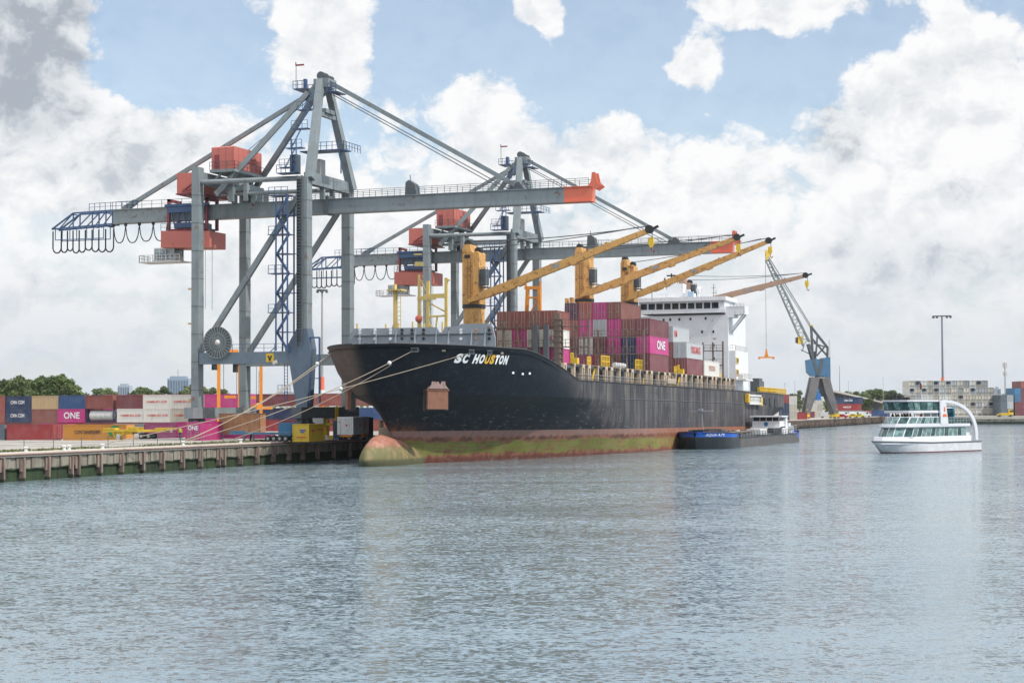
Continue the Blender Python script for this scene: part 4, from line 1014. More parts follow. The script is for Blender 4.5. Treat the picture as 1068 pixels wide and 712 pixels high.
k.box(a.x-.2, a.x+.3, 298.6, 299.4, 24.6, a.z); k.box(b.x-.5, b.x+.2, 298.6, 299.4, 24.6, b.z+.3); k.box(a.x-.2, -95, 298.4, 299.6, 24.6, 25.6); k.box(a.x-.0, a.x+.9, 298.7, 299.3, 14, 24.6); k.build('jib_rest', SHIPY, ship)

# hatch coaming, deck stanchions, lashing bridges
k = MB(SO); k.box(-106, -80.6, 243, 344, 10.6, 12.9); k.box(-106.4, -79.6, 243, 344, 12.9, 13.3); k.build('hatch_coaming', SGREY, ship)
me = None
k = MB()
for s in (-.46, .46): k.box(-.2, .25, s-.17, s+.17, -.1, 2.35)
k.box(-.2, .27, -.63, .63, 2.0, 2.55); k.box(-.1, .1, -.3, .3, -.1, .5)
stm = k.mesh('stanchion', TAN)
k = MB(); k.box(-.25, .3, -.2, .2, -.1, 2.5); k.box(-.3, .35, -.3, .3, 2.3, 2.55); st1 = k.mesh('stanchion', TAN)
Y = 236.5; i = 0
while Y < 346:
    q = bpy.data.objects.new('stanchion', stm if i % 3 != 1 else st1); COL.objects.link(q); q.parent = ship
    q.location = (-78.75-SX, Y-SY, max(ztop(Y), 11.0)-.05); q.scale = (1, 1, max(.45, (13.45-ztop(Y))/2.5)); i += 1
    Y += 4.3 if i % 3 else 2.9
k = MB(SO); k.box(-79.4, -78.5, 240, 346, 13.3, 13.46); k.build('walkway', BROWN, ship)
k = MB(SO); k.rail([(-78.35, 242, 11.0), (-78.35, 346, 11.0)], 1.0, 1.6, .03); k.build('handrail', GALV, ship)
rg = random.Random(11)
for i, Yq in enumerate((243, 248.5, 257.5, 276.5, 287, 299, 304.5, 319.5, 333)):
    k = MB(SO); z0 = 13.46
    if i in (2, 3): k.rail([(-79.6, Yq, z0), (-79.6, Yq+4.2, z0)], 1.7, .8, .07)
    elif i % 2: k.rail([(-79.0, Yq, z0), (-79.0, Yq+1.6, z0)], 1.2, .5, .07)
    else: k.box(-79.7, -78.8, Yq, Yq+.9, z0, z0+.9); k.rail([(-79.8, Yq, z0), (-79.8, Yq+1.2, z0)], 1.6, .5, .06)
    k.build('yellow_guard', YELL, ship)
    k = MB(SO); k.box(-80.4, -79.3, Yq+1.2, Yq+1.8, 11.0, 12.6); k.bar((-78.9, Yq+2, 11), (-78.9, Yq+3.4, 13.2), .12, .4); k.build('deck_ladder', YELL if i % 2 else BROWN, ship)
# grey hose rack and winches on deck near midships
for i in range(6): k = MB(SO); k.tube([(-79.2, 263+i*1.0, 13.9), (-79.2, 263.5+i*1.0, 13.9)], .4, 8); k.build('vent', WHITED, ship)
k = MB(SO); k.box(-79.3, -78.35, 292.2, 297.6, 11.6, 12.4); k.bar((-78.8, 292.4, 12.4), (-78.8, 294, 13.4), .2); k.bar((-78.8, 297.4, 12.4), (-78.8, 295.8, 13.4), .2); k.box(-79.2, -78.5, 292.4, 297.4, 11.0, 11.2); k.build('gangway_stage', TAN, ship)
def lashing(Y, xs, zs_, ztops, name='lashing_bridge'):
    k = MB(SO)
    for x, zt_ in zip(xs, ztops): k.box(x-.15, x+.15, Y-.35, Y-.05, 13.3, zt_)
    lb = k.build(name, BROWN, ship)
    for z in zs_:
        k = MB(SO); k.box(min(xs), max(xs), Y-.45, Y+.6, z-.14, z); k.rail([(min(xs), Y-.45, z), (max(xs), Y-.45, z)], 1.05, 1.2, .035); k.build('walkway', BROWN, lb)
    return lb
lashing(253.6, [-80.3, -82.4, -84.6, -87, -89.4, -91.8, -94.2, -96.6, -98.6], (16.5, 19.6), [20.6, 19.9, 20.8, 20.0, 21.5, 20.0, 20.6, 20.2, 20.8])
k = MB(SO)
for Yp, x in ((252, -88.4), (252, -86.7)): k.box(x-.36, x+.36, Yp-.3, Yp+.3, 13.0, 19.8)
k.build('crane_post', GREYD, ship)
k = MB(SO); k.box(-85.7, -84.7, 252.6, 253.2, 13.4, 21.6)
for z in range(9): k.box(-85.9, -84.5, 252.5, 253.4, 13.8+z*.85, 13.9+z*.85)
k.build('stair_tower', BROWN, ship)
lashing(279.6, [-79.0, -81.9, -84.4, -86.9, -89.4, -92, -93.6], (16.3, 19.1), [20.2, 20.4, 18.6, 20.3, 19.8, 20.4, 19.6])
lashing(335.0, [-78.6, -80.6, -82.6, -84.4, -86], (16.0, 18.8), [20.6, 20.4, 20.4, 20.4, 22.2])
k = MB(SO); k.box(-86.4, -85.2, 334.2, 334.8, 13.4, 22.2); k.box(-89, -85, 334.4, 334.7, 21.2, 21.4); k.build('stair_tower', BROWN, ship)
k = MB(SO)
for i in range(7): k.box(-84+i*.62, -83.7+i*.62, 319.2, 319.8, 13.3, 16.2-.3*(i % 3))
k.box(-84, -79.2, 319.1, 319.9, 15.9, 16.2); k.build('lashing_rack', BROWN, ship)

# superstructure
def house():
    YB = 345.0; xl, xr = -98.6, -79.9
    k = MB(SO); k.prism([(xl, 10.8), (xr, 10.8), (xr, 26.4), (xl, 26.4)], 'y', YB, YB+16)
    h = k.build('deckhouse', WHITE, ship)
    zb = SZ(27.2, YB); zt_ = SZ(28.25, YB)
    k = MB(SO); k.prism([(xl+.2, zb-.9), (xr-.6, zb-.9), (xr-.6, SZ(29.4, YB)), (xl+.2, SZ(29.4, YB))], 'y', YB-.5, YB+9)
    k.box(xl-.1, xr-.2, YB-1.1, YB+9.4, SZ(28.75, YB), SZ(29.55, YB)); k.box(xl, xr-.4, YB-.75, YB-.5, zb-.9, zb-.2); br_ = k.build('bridge', WHITE, ship)
    n = 10; x0 = Pship(668, 319, Y=YB).x; x1 = Pship(750.5, 317, Y=YB).x
    for i in range(n):
        a = x0+(x1-x0)*(i+.08)/n; b = x0+(x1-x0)*(i+.90)/n
        k = MB(SO); k.box(a, b, YB-.56, YB-.46, zb-.02, zt_+.12); f = k.build('window', GREYD, br_)
        k = MB(SO); k.box(a+.06, b-.06, YB-.585, YB-.55, zb+.05, zt_+.05); k.build('pane', GLASS, f)
    for sx, sgn in ((xr, 1), (xl, -1)):
        k = MB(SO); e = sx+sgn*3.3
        k.box(*sorted((sx-.6, e)), YB+.2, YB+4, zb-1.3, zb-1.0); k.box(*sorted((sx-.6, e)), YB+.2, YB+.35, zb-1.0, zb+.35); k.box(*sorted((e-.12, e)), YB+.2, YB+4, zb-1.0, zb+.35)
        k.box(*sorted((sx-.4, sx+sgn*1.2)), YB+.2, YB+4, zb-1.9, zb-1.3); k.bar((sx, YB+1, zb-4.9), (e-.3, YB+1, zb-1.3), .3); k.bar((sx, YB+3, zb-4.9), (e-.3, YB+3, zb-1.3), .3)
        k.build('bridge_wing', WHITE, br_)
        k = MB(SO); k.bar((sx+sgn*1.2, YB+.0, zb-1.9), (e-.5, YB+.0, zb-1.3), .1); k.rail([(sx+sgn*.4, YB+.1, zb+.35), (e, YB+.1, zb+.35)], .5, .7, .03); k.build('handrail', GALV, br_)
    for x_, y_ in ((308,318),(349,316),(405,314),(474,312),(568,308),(455,396),(546,391),(616,390),(548,476),(618,474),(550,558),(620,556),(622,640)):
        q = Pship(640+x_/5.93, 280+y_/5.93, Y=YB)
        k = MB(SO); k.box(q.x-.26, q.x+.26, YB-.05, YB+.02, q.z-.32, q.z+.32); f = k.build('window', WHITED, h)
        k = MB(SO); k.box(q.x-.19, q.x+.19, YB-.07, YB-.04, q.z-.25, q.z+.25); k.build('pane', GLASS, f)
    # port side lower annexe with yellow framed openings
    k = MB(SO); k.box(-79.9, -78.5, YB+.3, YB+12, 10.8, SZ(18.6, YB)); an = k.build('side_annexe', WHITE, ship)
    for z in (14.2, 16.6):
        k = MB(SO); k.box(-78.48, -78.36, YB+.5, YB+2.8, z, z+1.2); f = k.build('window', YELL, an)
        k = MB(SO); k.box(-78.37, -78.3, YB+.9, YB+2.4, z+.2, z+1.0); k.build('pane', GLASS, f)
    k = MB(SO); k.rail([(-79.6, YB+.4, SZ(18.6, YB)), (-78.5, YB+.4, SZ(18.6, YB)), (-78.5, YB+11, SZ(18.6, YB))], 1.1, .7, .04); k.rail([(-78.4, YB+.4, 13.4), (-76.6, YB+.4, 13.4)], 1.1, .6, .05); k.box(-78.5, -76.4, YB+.2, YB+7, 13.1, 13.4)
    k.box(-78.4, -77.6, YB+3, YB+6, 13.4, 14.4); k.rail([(-76.6, YB+.3, 13.4), (-76.6, YB+7, 13.4)], 1.1, .9, .05); k.build('boat_platform', WHITED, ship)
    # roof gear
    R_ = SZ(29.55, YB)
    q = Pship(728.7, 302, Y=YB+3); k = MB(SO); k.sphere((q.x, YB+3, q.z), .62, 12, 8); k.tube([(q.x, YB+3, R_), (q.x, YB+3, q.z-.4)], .16, 6); k.build('radar_dome', WHITE, ship, True)
    q = Pship(744, 296, Y=YB+3); k = MB(SO); k.tube([(q.x, YB+3, R_), (q.x, YB+3, q.z)], .07, 5)
    for dz in (1.0, 2.0): k.bar((q.x-.45, YB+3, R_+dz), (q.x+.45, YB+3, R_+dz), .07)
    k.tube([(q.x+.5, YB+3, R_), (q.x+.5, YB+3, R_+1.6)], .05, 5); k.build('aerial', GREYD, ship)
    q = Pship(705, 297, Y=YB+4); k = MB(SO); k.box(q.x-4, q.x+3.4, YB+3, YB+7, R_, R_+1.2); k.box(q.x-1.8, q.x+1.6, YB+3.4, YB+6, R_+1.2, q.z+.2); k.box(q.x+2.2, q.x+3.2, YB+2.6, YB+3.4, R_+.3, R_+1.8); k.build('monkey_island', WHITE, ship)
    k = MB(SO); t_ = Pship(700, 285, Y=YB+4)
    k.tube([(t_.x, YB+4, R_+1), (t_.x, YB+4, t_.z)], .16, 6); k.bar((t_.x-1.6, YB+4, t_.z-1.6), (t_.x+1.8, YB+4, t_.z-1.4), .16); k.bar((t_.x-.9, YB+3.6, t_.z-.5), (t_.x+1.0, YB+3.6, t_.z-.5), .2, .3); k.bar((t_.x-1.0, YB+4, R_+2), (t_.x-1.4, YB+4, t_.z-.7), .1); k.bar((t_.x+1, YB+4, R_+2), (t_.x+1.7, YB+4, t_.z-.2), .1)
    for dx in (-1.5, -.6, .7, 1.6): k.box(t_.x+dx-.12, t_.x+dx+.12, YB+3.9, YB+4.1, t_.z-1.6, t_.z-1.0)
    k.tube([(t_.x-4.2, YB+4, R_), (t_.x-4.2, YB+4, R_+2.9)], .07, 5); k.box(t_.x-4.6, t_.x-4.1, YB+3.9, YB+4.1, R_+2.7, R_+2.9); k.build('radar_mast', BLACK, ship)
    q = Pship(720, 305, Y=YB+2); k = MB(SO); k.box(q.x-.5, q.x+.6, YB+1.6, YB+2.4, R_, R_+1.3); k.build('searchlight', paint('pale_blue_box', (.35, .47, .6), .5, .1), ship)
    # aft deckhouse, boat, yellow gear and mooring deck openings
    k = MB(SO); k.box(-104, -88.5, 361.5, 372, 10.8, 17.5); k.box(-103, -94, 371, 384, 10.8, 24.5); k.build('aft_house', WHITE, ship)
    q = Pship(792, 404, X=-80); k = MB(SO); k.box(-81.5, -79.5, q.y-2.5, q.y+2.5, 10.8, 13.6); k.box(-81.3, -79.7, q.y-1.7, q.y+1.7, 13.6, 14.2); k.build('deck_cabin', GREYD, ship)
    k = MB(SO); k.rail([(-79, q.y-4, 11), (-79, q.y+24, 11)], 1.2, 1.3, .09); k.box(-79.8, -79.1, q.y-3, q.y+2.6, 11, 12.2); k.box(-79.8, -79.1, q.y+8, q.y+13, 11, 12.3); k.build('yellow_guard', YELL, ship)
    for px0, px1, y0_, y1_ in ((794.5, 797.5, 415, 421), (801, 803.6, 415, 423), (807.6, 810.6, 415.5, 424)):
        a = Pship(px0, y0_, X=-78.5); b = Pship(px1, y1_, X=-78.5)
        xa = SX+max(hb(a.y, 9), hb(b.y, 9))+.14
        k = MB(SO); k.box(xa-.5, xa, a.y, b.y, b.z, a.z); k.build('mooring_opening', BLACK, ship)
    a = Pship(778, 412, X=-78); b = Pship(790, 421, X=-78)
    k = MB(SO); k.box(-78.6, -77.2, a.y, b.y, b.z-.2, b.z+.3); k.box(-78.6, -77.3, a.y+1, b.y-1.5, b.z+.3, a.z-.2); k.rail([(-77.25, a.y, b.z+.3), (-77.25, b.y, b.z+.3)], 1.2, 1.3, .06); k.box(-78.6, -77.1, a.y-.8, b.y, a.z-.2, a.z+.15); gs = k.build('pilot_stage', WHITED, ship)
    k = MB(SO); k.box(-77.9, -77.15, a.y-1.4, a.y-.1, b.z+.2, a.z+.3); k.build('guard_post', YELL, gs); k = MB(SO); k.box(-77.9, -77.15, b.y, b.y+1.2, b.z-.4, a.z-.3); k.build('guard_post', YELL, gs)
house()

# ------------------------------------------------ deck cargo
SG = 'containers stacked on the ship deck'
ZB = 13.5; PIT = 2.5
def deckbox(bayY, L, xc, tier, colr, label, **kw):
    Yc = bayY+L/2; z = ZB+tier*2.9
    return container((xc, Yc, world_z(z, Yc)), colr, label, SG, rz=pi/2, rx=-TRIM, L=L, **kw)
colname = ['outermost port', 'second', 'third', 'fourth', 'fifth', 'sixth', 'seventh']
bayC = [['maroon', 'pink', 'maroon'], ['navy', 'navy', 'brown'], ['brown', 'pink', 'pink', 'brown'], ['redbrown', 'maroon', 'grey', 'pink'], ['pink', 'white', 'pink', 'redbrown'], ['brown', 'maroon', 'redbrown', 'purple'], ['redbrown', 'pink', 'pink']]
tn = ['bottom', 'second', 'third', 'top']
for c, col_ in enumerate(bayC):
    for t_, cl in enumerate(col_):
        kw = {}
        lab = f'{CW[cl]} container, {tn[t_]} of the {colname[c]} column in the tall amidships stack'
        if (c, t_) == (0, 1): kw = dict(text='ONE', tcol=LETW, twh=(5.2, 1.5, 1.55), tend='side-', tpos=1.0); lab = 'magenta container lettered ONE in white on its side, port edge of the amidships stack'
        if (c, t_) == (4, 1): kw = dict(text='ONE', tcol=LETK, twh=(.5, .25, 2.3), tend='door', tpos=-.5)
        deckbox(281.5, 12.19, -78.5-1.22-c*PIT, t_, cl, lab, **kw)
bayB = [['pink', 'white', 'redbrown'], ['maroon', 'white', 'brown'], ['white', 'pink', 'redbrown'], ['maroon', 'cream', 'brown'], ['cream', 'redbrown']]
for c, col_ in enumerate(bayB):
    for t_, cl in enumerate(col_):
        kw = {}; xc = -86.0-1.22-c*PIT
        lab = f'short {CW[cl]} container, {["bottom", "middle", "top"][t_]} of the {["portmost", "second", "third", "fourth", "farthest"][c]} column behind the forward lashing bridge'
        if (c, t_) == (0, 1): kw = dict(text='ONE', tcol=paint('magenta_lettering', (.6, .03, .24), .5, .1), twh=(1.3, .5, 1.6), tend='door', tpos=.2)
        deckbox(255.3, 6.06, xc, t_, cl, lab, **kw)
deckbox(306.1, 12.19, -79.72, 0, 'maroon', 'maroon container under the grey lettered one just ahead of the bridge')
deckbox(306.1, 12.19, -79.72, 1, 'grey', 'light grey container with red lettering just ahead of the bridge', text='YANG MING', tcol=LETR, twh=(7.2, 1.35, 1.6), tend='side-', tpos=.6)
deckbox(306.1, 12.19, -82.22, 2, 'grey', 'pale container topmost ahead of the bridge, red lettering half hidden', text='HM', tcol=LETR, twh=(1.9, 1.2, 1.6), tend='side-', tpos=-4.2)
deckbox(306.1, 12.19, -82.22, 1, 'brown', 'brown container behind the grey lettered one ahead of the bridge')
deckbox(306.1, 12.19, -82.22, 0, 'brown', 'brown container at the foot of the inner column ahead of the bridge')
deckbox(319.3, 12.19, -79.72, 0, 'white', 'weathered white container with faded red lettering alone before the white bridge house', text='TRITON', tcol=paint('faded_red_lettering', (.50, .25, .18), .6, .3), twh=(5.0, 1.0, 1.5), tend='side-')

# ------------------------------------------------ mooring lines
def shipw(px, zs, Y=None, side=1):
    if Y is None: Y = hull_at(px, zs, side)
    return Vector((SX+side*hx(Y, zs), Y, world_z(zs, Y)))
stb = [shipw(0, 13.8, 208.5, -1), shipw(0, 14.2, 205.4, -1)]
lines = [(stb[0], BOLL[4], 'uppermost mooring rope from the starboard bow down to the quay'), (stb[1], BOLL[4]+Vector((0, .5, 0)), 'mooring rope from beside the stem to the quay bollard'),
         (shipw(415, 14.1), BOLL[4]+Vector((0.1, 1.0, 0)), 'mooring rope crossing the bow from a port fairlead to the quay bollard'), (shipw(490, 14.0), BOLL[3]+Vector((0, 0, 0.2)), 'longest mooring rope, crossing the bow below the anchor level from beside the ship name'),
         (shipw(415, 14.1)+Vector((0, .3, 0)), BOLL[5]+Vector((0, -2.0, 0)), 'mooring rope parallel to the one from the port fairlead')]
for i, (a, b, lab) in enumerate(lines):
    b = b.copy(); b.z = 3.45
    m = MB(); c = catenary(a, b, .9 if i != 3 else .5, 18); o0 = c[-1].copy()
    m.off = -o0; m.tube(c, .05, 6)
    o = m.build('mooring_rope', ROPE); o.location = o0; tag(o, lab, 'rope', 'mooring ropes at the bow')
    if i in (1, 2, 3):
        d = c[2 if i != 3 else 7]; m = MB(-o0); m.sphere(d, .27, 10, 7); m.build('rat_guard', WHITED, o)

# ================================================================== CONTAINER YARD AND QUAY CLUTTER
def zg(x): return 2.25 if x < -162 else (2.9 if x > -140 else 2.25+(x+162)/22*.65)
YG = 'containers stacked in the terminal yard'
HS = 'HAMBURG SÜD'; CG = 'CMA CGM'
def row(Yr, items, tier, rowname, H=2.59, g=None):
    for i, it in enumerate(items):
        px, cl, L = it[0], it[1], it[2]
        x0 = P(px, 440, Y=Yr).x; xc = x0+L/2
        kw = {}
        if len(it) > 3 and it[3]:
            s, col_, w_, h_ = it[3]; kw = dict(text=s, tcol=col_, twh=(w_, h_, H*.52), tend='side+', tpos=it[4] if len(it) > 4 else 0)
        lab = f'{CW[cl]} container, {["bottom", "middle", "top"][tier]} tier, {nth(i)} from left in the {rowname}'
        c = container((xc, Yr+1.22, zg(xc)+tier*H), cl, lab, YG, rz=pi, L=L, H=H, **kw)
F20, F40 = 6.06, 12.19
MAG = paint('magenta_lettering', (.6, .03, .24), .5, .1)
row(246, [(-27, 'slate', F20), (7, 'red', 9.12), (65.5, 'orange', F40, ('CONTAINERSHIPS', LETK, 5.0, .62), 1.3)], 0, 'front yard row')
# green leaf emblem on the orange container
xo = P(65.5, 440, Y=246).x; m = MB((-(xo+11.0), -245.98, -2.25))
m.prism([(xo+10.0, 2.95), (xo+11.7, 2.95), (xo+11.7, 3.7), (xo+11.2, 3.9), (xo+11.7, 4.5), (xo+10.9, 4.72), (xo+10.1, 4.4), (xo+9.6, 3.6)], 'y', 245.955, 245.98)
em = m.build('emblem', paint('green_emblem', (.02, .20, .05), .5, .1)); em.parent = [o for o in bpy.data.objects if o.get('label', '').startswith('orange container, bottom')][0]
em.location = (-(10.1-6.095), 1.22+.022, 0); em.rotation_euler = (0, 0, pi)
row(257, [(40, 'pink', F20), (118, 'steel', F20), (151, 'mauve', F20, ('ONE', LETW, 1.8, .6), -1.5), (184, 'pink', F20, ('ONE', LETW, 1.8, .6), -1.5)], 0, 'second yard row')
row(288, [(-22, 'redbrown', F20), (5.5, 'maroon', F20), (33, 'brown', F20), (60, 'red', F20), (88, 'maroon', F20), (116, 'brown', F20), (144, 'redbrown', F20), (172, 'maroon', F20)], 0, 'middle yard row')
row(288, [(-22, 'redbrown', F20), (5.5, 'navy', F20, (CG, LETW, 3.2, .7), 0.2), (33, 'brown', F20), (50, 'pink', F20, ('ONE', LETW, 3.4, 1.25), -.4)][:3], 1, 'middle yard row')
row(287.9, [(60, 'pink', F20, ('ONE', LETW, 3.6, 1.25), -.2)], 1, 'row beside the white tank')
row(288, [(122, 'white', F20, (HS, LETR, 4.4, .5)), (150, 'white', F20, (HS, LETR, 4.4, .5)), (178, 'cream', F20, (HS, LETR, 4.4, .5))], 1, 'row right of the white tank')
row(288, [(-22, 'redbrown', F20), (5.5, 'navy', F20, (CG, LETW, 3.2, .7), 0.2), (33, 'tan', F20), (61, 'blue', F20), (89, 'redbrown', F20), (121, 'maroon', F20), (149, 'white', F20, (HS, LETR, 4.4, .5)), (177, 'white', F20, (HS, LETR, 4.4, .5))], 2, 'middle yard row')
def tank_container(x, y, z):
    r = thing('tank_container', (x, y, z), 'white cylindrical tank container beside the magenta one in the yard', 'tank container')
    k = MB(); n = 18; pr = [(-2.85, .35), (-2.75, .8), (-2.5, 1.1), (2.5, 1.1), (2.75, .8), (2.85, .35)]
    k.add([(xx, rr*cos(2*pi*j/n), 1.3+rr*sin(2*pi*j/n)) for xx, rr in pr for j in range(n)], [(i*n+j, i*n+(j+1) % n, (i+1)*n+(j+1) % n, (i+1)*n+j) for i in range(5) for j in range(n)]+[tuple(range(n)), tuple(5*n+j for j in range(n))])
    for xx in (-1.6, 0, 1.6): k.tube([(xx-.05, 0, 1.3), (xx+.05, 0, 1.3)], 1.13, 18)
    k.build('tank', WHITED, r, True)
    k = MB()
    for sx in (-1, 1):
        for sy in (-1, 1): k.bar((sx*2.96, sy*1.15, 0), (sx*2.96, sy*1.15, 2.55), .14); k.bar((sx*2.96, sy*1.15, .1), (sx*2.96, -sy*1.15, 2.5), .08)
        for z_ in (.08, 2.5): k.bar((sx*2.96, -1.15, z_), (sx*2.96, 1.15, z_), .14)
    for sy in (-1, 1): k.bar((-2.96, sy*1.15, .1), (2.96, sy*1.15, .1), .14)
    k.build('frame', paint('navy_frame', CC['navy'], .5, .2), r)
x0 = P(90.5, 440, Y=288).x
tank_container(x0+3.0, 289.2, 2.25+2.59)
container((x0+3.0, 289.22, 2.25+5.2-2.59*0), 'maroon', 'spare', YG) if False else None
row(331, [(55, 'maroon', F40), (107, 'pink', F40), (158, 'pink', F40), (209, 'pink', F40)], 0, 'rear magenta row', 2.75)
row(331, [(55, 'maroon', F40), (107, 'pink', F40), (158, 'pink', F40), (209, 'pink', F40)], 1, 'rear magenta row', 2.75)
row(331, [(55, 'navy', F40), (107, 'pink', F40), (158, 'pink', F40), (209, 'pink', F40)], 2, 'rear magenta row', 2.75)
row(352, [(262, 'red', F40), (310, 'red', F40), (357, 'redbrown', F40)], 0, 'rear brown row', 2.6)
row(352, [(262, 'navy', F40), (310, 'navy', F40), (357, 'blue', F40)], 1, 'rear brown row', 2.6)
row(352, [(262, 'maroon', F40), (310, 'redbrown', F40), (357, 'brown', F40)], 2, 'rear brown row', 2.8)

# wheeled yard equipment
def wheel(k_parent, x, y, z, r=.5, w=.35, mat=None):
    k = MB(); k.tube([(x, y-w/2, z), (x, y+w/2, z)], r, 14); wo = k.build('wheel', TYRE, k_parent)
    k = MB(); k.tube([(x, y-w/2-.02, z), (x, y+w/2+.02, z)], r*.5, 10); k.build('rim', mat or GALV, wo)
q = P(143, 457, Z=2.75)
r = thing('trailer', (q.x, q.y, zg(q.x)), 'yellow flat yard trailer standing before the orange lettered container', 'trailer', rot=(0, 0, radians(8)))
k = MB(); k.box(-5.2, 5.0, -1.2, 1.2, 1.15, 1.5); k.box(-5.2, -3.6, -1.25, 1.25, 1.5, 1.75); k.box(3.4, 6.2, -1.1, 1.1, 1.45, 1.8); k.box(-1, .6, -1.25, 1.25, 1.5, 1.9); k.build('bed', YELL, r)
k = MB(); k.bar((-3.6, -1, 1.2), (-3.0, -1, 0), .3); k.bar((-3.6, 1, 1.2), (-3.0, 1, 0), .3); k.bar((-1.5, -1.0, 1.15), (-2.3, -1.0, .5), .3); k.box(-3.2, -.4, -1, 1, .75, 1.15); k.build('support_leg', YELL, r)
for x in (1.2, 2.4):
    for y in (-1.0, 1.0): wheel(r, x, y, .5)
k = MB(); k.box(-2.9, -2.3, -1.3, -.9, 0, .8); k.build('tool_box', WHITED, r); k = MB(); k.box(.1, .8, -1.3, -.9, .2, .9); k.build('tool_box', WHITED, r)
# orange reach stacker
q = P(189, 455, Z=2.6)
r = thing('reach_stacker', (q.x+2, q.y+18, zg(q.x)), 'orange reach stacker working between the yard rows behind the upright magenta box', 'reach stacker', rot=(0, 0, radians(-15)))
k = MB(); k.prism([(-4, .8), (3.6, .8), (3.6, 1.8), (2.0, 2.2), (-1, 2.0), (-3.6, 2.6), (-4, 2.2)], 'y', -1.4, 1.4); k.build('chassis', ORAN, r)
k = MB(); k.bar((-3.2, 0, 3.2), (3.8, 0, 5.6), .8, .9, .6, .7); k.box(-3.8, -2.6, -.9, .9, 2.2, 3.6); k.build('boom', ORAN, r)
k = MB(); k.box(-1.3, .5, -.9, .9, 2.0, 3.9); k.build('cab', BLACK, r)
k = MB(); k.box(3.2, 4.6, -3, 3, 4.8, 5.3); k.box(3.6, 4.2, -.5, .5, 5.2, 5.7); k.build('spreader', ORAN, r)
for x, rr in ((-2.6, .7), (2.2, .85)):
    for y in (-1.5, 1.5): wheel(r, x, y, rr, rr, .6, YELL)
# upright magenta box, flat racks with wooden cases
q = P(201.5, 459.5, Z=2.85); container((q.x, q.y+3.0, zg(q.x)), 'pink', 'magenta container end lettered ONE standing alone on the quay apron', 'containers standing on the apron', rz=pi/2, L=F20, H=2.59, text='ONE', tcol=LETW, twh=(1.6, .62, 1.75), tend='door')
q = P(223, 458.5, Z=2.88)
r = thing('flat_rack', (q.x, q.y+2, zg(q.x)), 'magenta flat rack with raised end wall under the big wooden case', 'flat rack', rot=(0, 0, radians(4)))
k = MB(); k.box(-3.2, 8.0, -1.2, 1.2, .15, .75); k.build('deck', boxpaint('container_pink', CC['pink']), r)
k = MB(); k.box(-3.1, -.4, -1.25, -1.1, .75, 2.55); k.box(-3.1, -.4, 1.05, 1.2, .75, 2.55); k.box(-3.2, -3.0, -1.2, 1.2, .75, 2.6); k.box(-.5, -.3, -1.2, 1.2, .75, 2.6); k.build('end_wall', boxpaint('container_pink', CC['pink']), r)
k = MB(); k.box(-2.0, -1.5, -1.28, -1.25, 1.6, 1.9); k.build('emblem', LETW, r)
def wood_mat():
    m, t = newmat('case_plywood'); co = t.node('ShaderNodeTexCoord', out=3)
    n = t.noise(t.vm('MULTIPLY', co, (3.0, 3.0, .4)), 1.2, 5, .6); n2 = t.noise(co, .5, 3, .5)
    c = t.mix(t.mr(n, .4, .65, 0, 1), (.40, .21, .105), (.30, .15, .075)); c = t.mix(t.mr(n2, .5, .7, 0, .5), c, (.46, .28, .16))
    bs = t.node('ShaderNodeBsdfPrincipled', {'Base Color': c, 'Roughness': .8}); t.node('ShaderNodeOutputMaterial', {0: bs}); return m
WOOD = wood_mat()
def case(px, py, w, d, h, lab, zb, dy=0):
    q = P(px, py, Z=2.88); r = thing('wooden_case', (q.x, q.y+dy, zg(q.x)+zb), lab, 'wooden case', 'wooden cases on the apron', (0, 0, radians(4)))
    k = MB(); k.box(-w/2, w/2, -d/2, d/2, .12, h-.06); k.build('panel', WOOD, r)
    k = MB(); k.box(-w/2-.08, w/2+.08, -d/2-.08, d/2+.08, h-.06, h)
    n = max(2, int(w/1.3))
    for i in range(n+1): x = -w/2+w*i/n; k.box(x-.06, x+.06, -d/2-.05, -d/2, .0, h-.06)
    for z in (.0, h*.5): k.box(-w/2, w/2, -d/2-.045, -d/2+.0, z, z+.12)
    for sy in (-.8, .8): k.box(-w/2, w/2, sy*d/2-.1, sy*d/2+.1, 0, .12)
    k.build('batten', WOOD, r)
case(246, 458.5, 6.2, 2.3, 3.0, 'large brown wooden case on the magenta flat rack', .75, 2.0)
case(216, 457, 2.6, 2.2, 3.3, 'tall tan wooden case behind the magenta flat rack wall', 0, 8)
case(205, 456, 3.4, 2.0, 3.5, 'pale wooden case half hidden behind the upright magenta box', 0, 15)
k = None
q = P(268, 456, Z=2.88); container((q.x, q.y+14, zg(q.x)), 'wine', 'wine red container standing behind the wooden cases under the crane leg', 'containers standing on the apron', rz=pi, L=F20, H=2.59)
# blue trailer with a blue open box
q = P(272, 460.5, Z=2.9)
r = thing('trailer', (q.x, q.y+1.3, 2.9), 'blue low trailer with four wheels in line on the quay edge', 'trailer', rot=(0, 0, radians(3)))
k = MB(); k.box(-4.8, 4.2, -1.15, 1.15, .95, 1.25); k.box(-4.8, -3.4, -.9, .9, 1.25, 1.45); k.build('bed', paint('trailer_blue', (.05, .12, .19), .55, .4), r)
k = MB(); k.bar((-2.6, -1, 1.0), (-2.7, -1, 0), .22); k.bar((-2.6, 1, 1), (-2.7, 1, 0), .22); k.bar((-1.4, -1, 1.0), (-1.2, -1, 0), .22); k.build('support_leg', GREYD, r)
for x in (.9, 1.75, 2.6, 3.45):
    for y in (-1.05, 1.05): wheel(r, x, y, .42, .42, .3)
q = P(289, 459, Z=2.9)
r = thing('open_box', (q.x, q.y+6, zg(q.x)), 'mid blue open topped steel box behind the blue trailer', 'steel box')
k = MB()
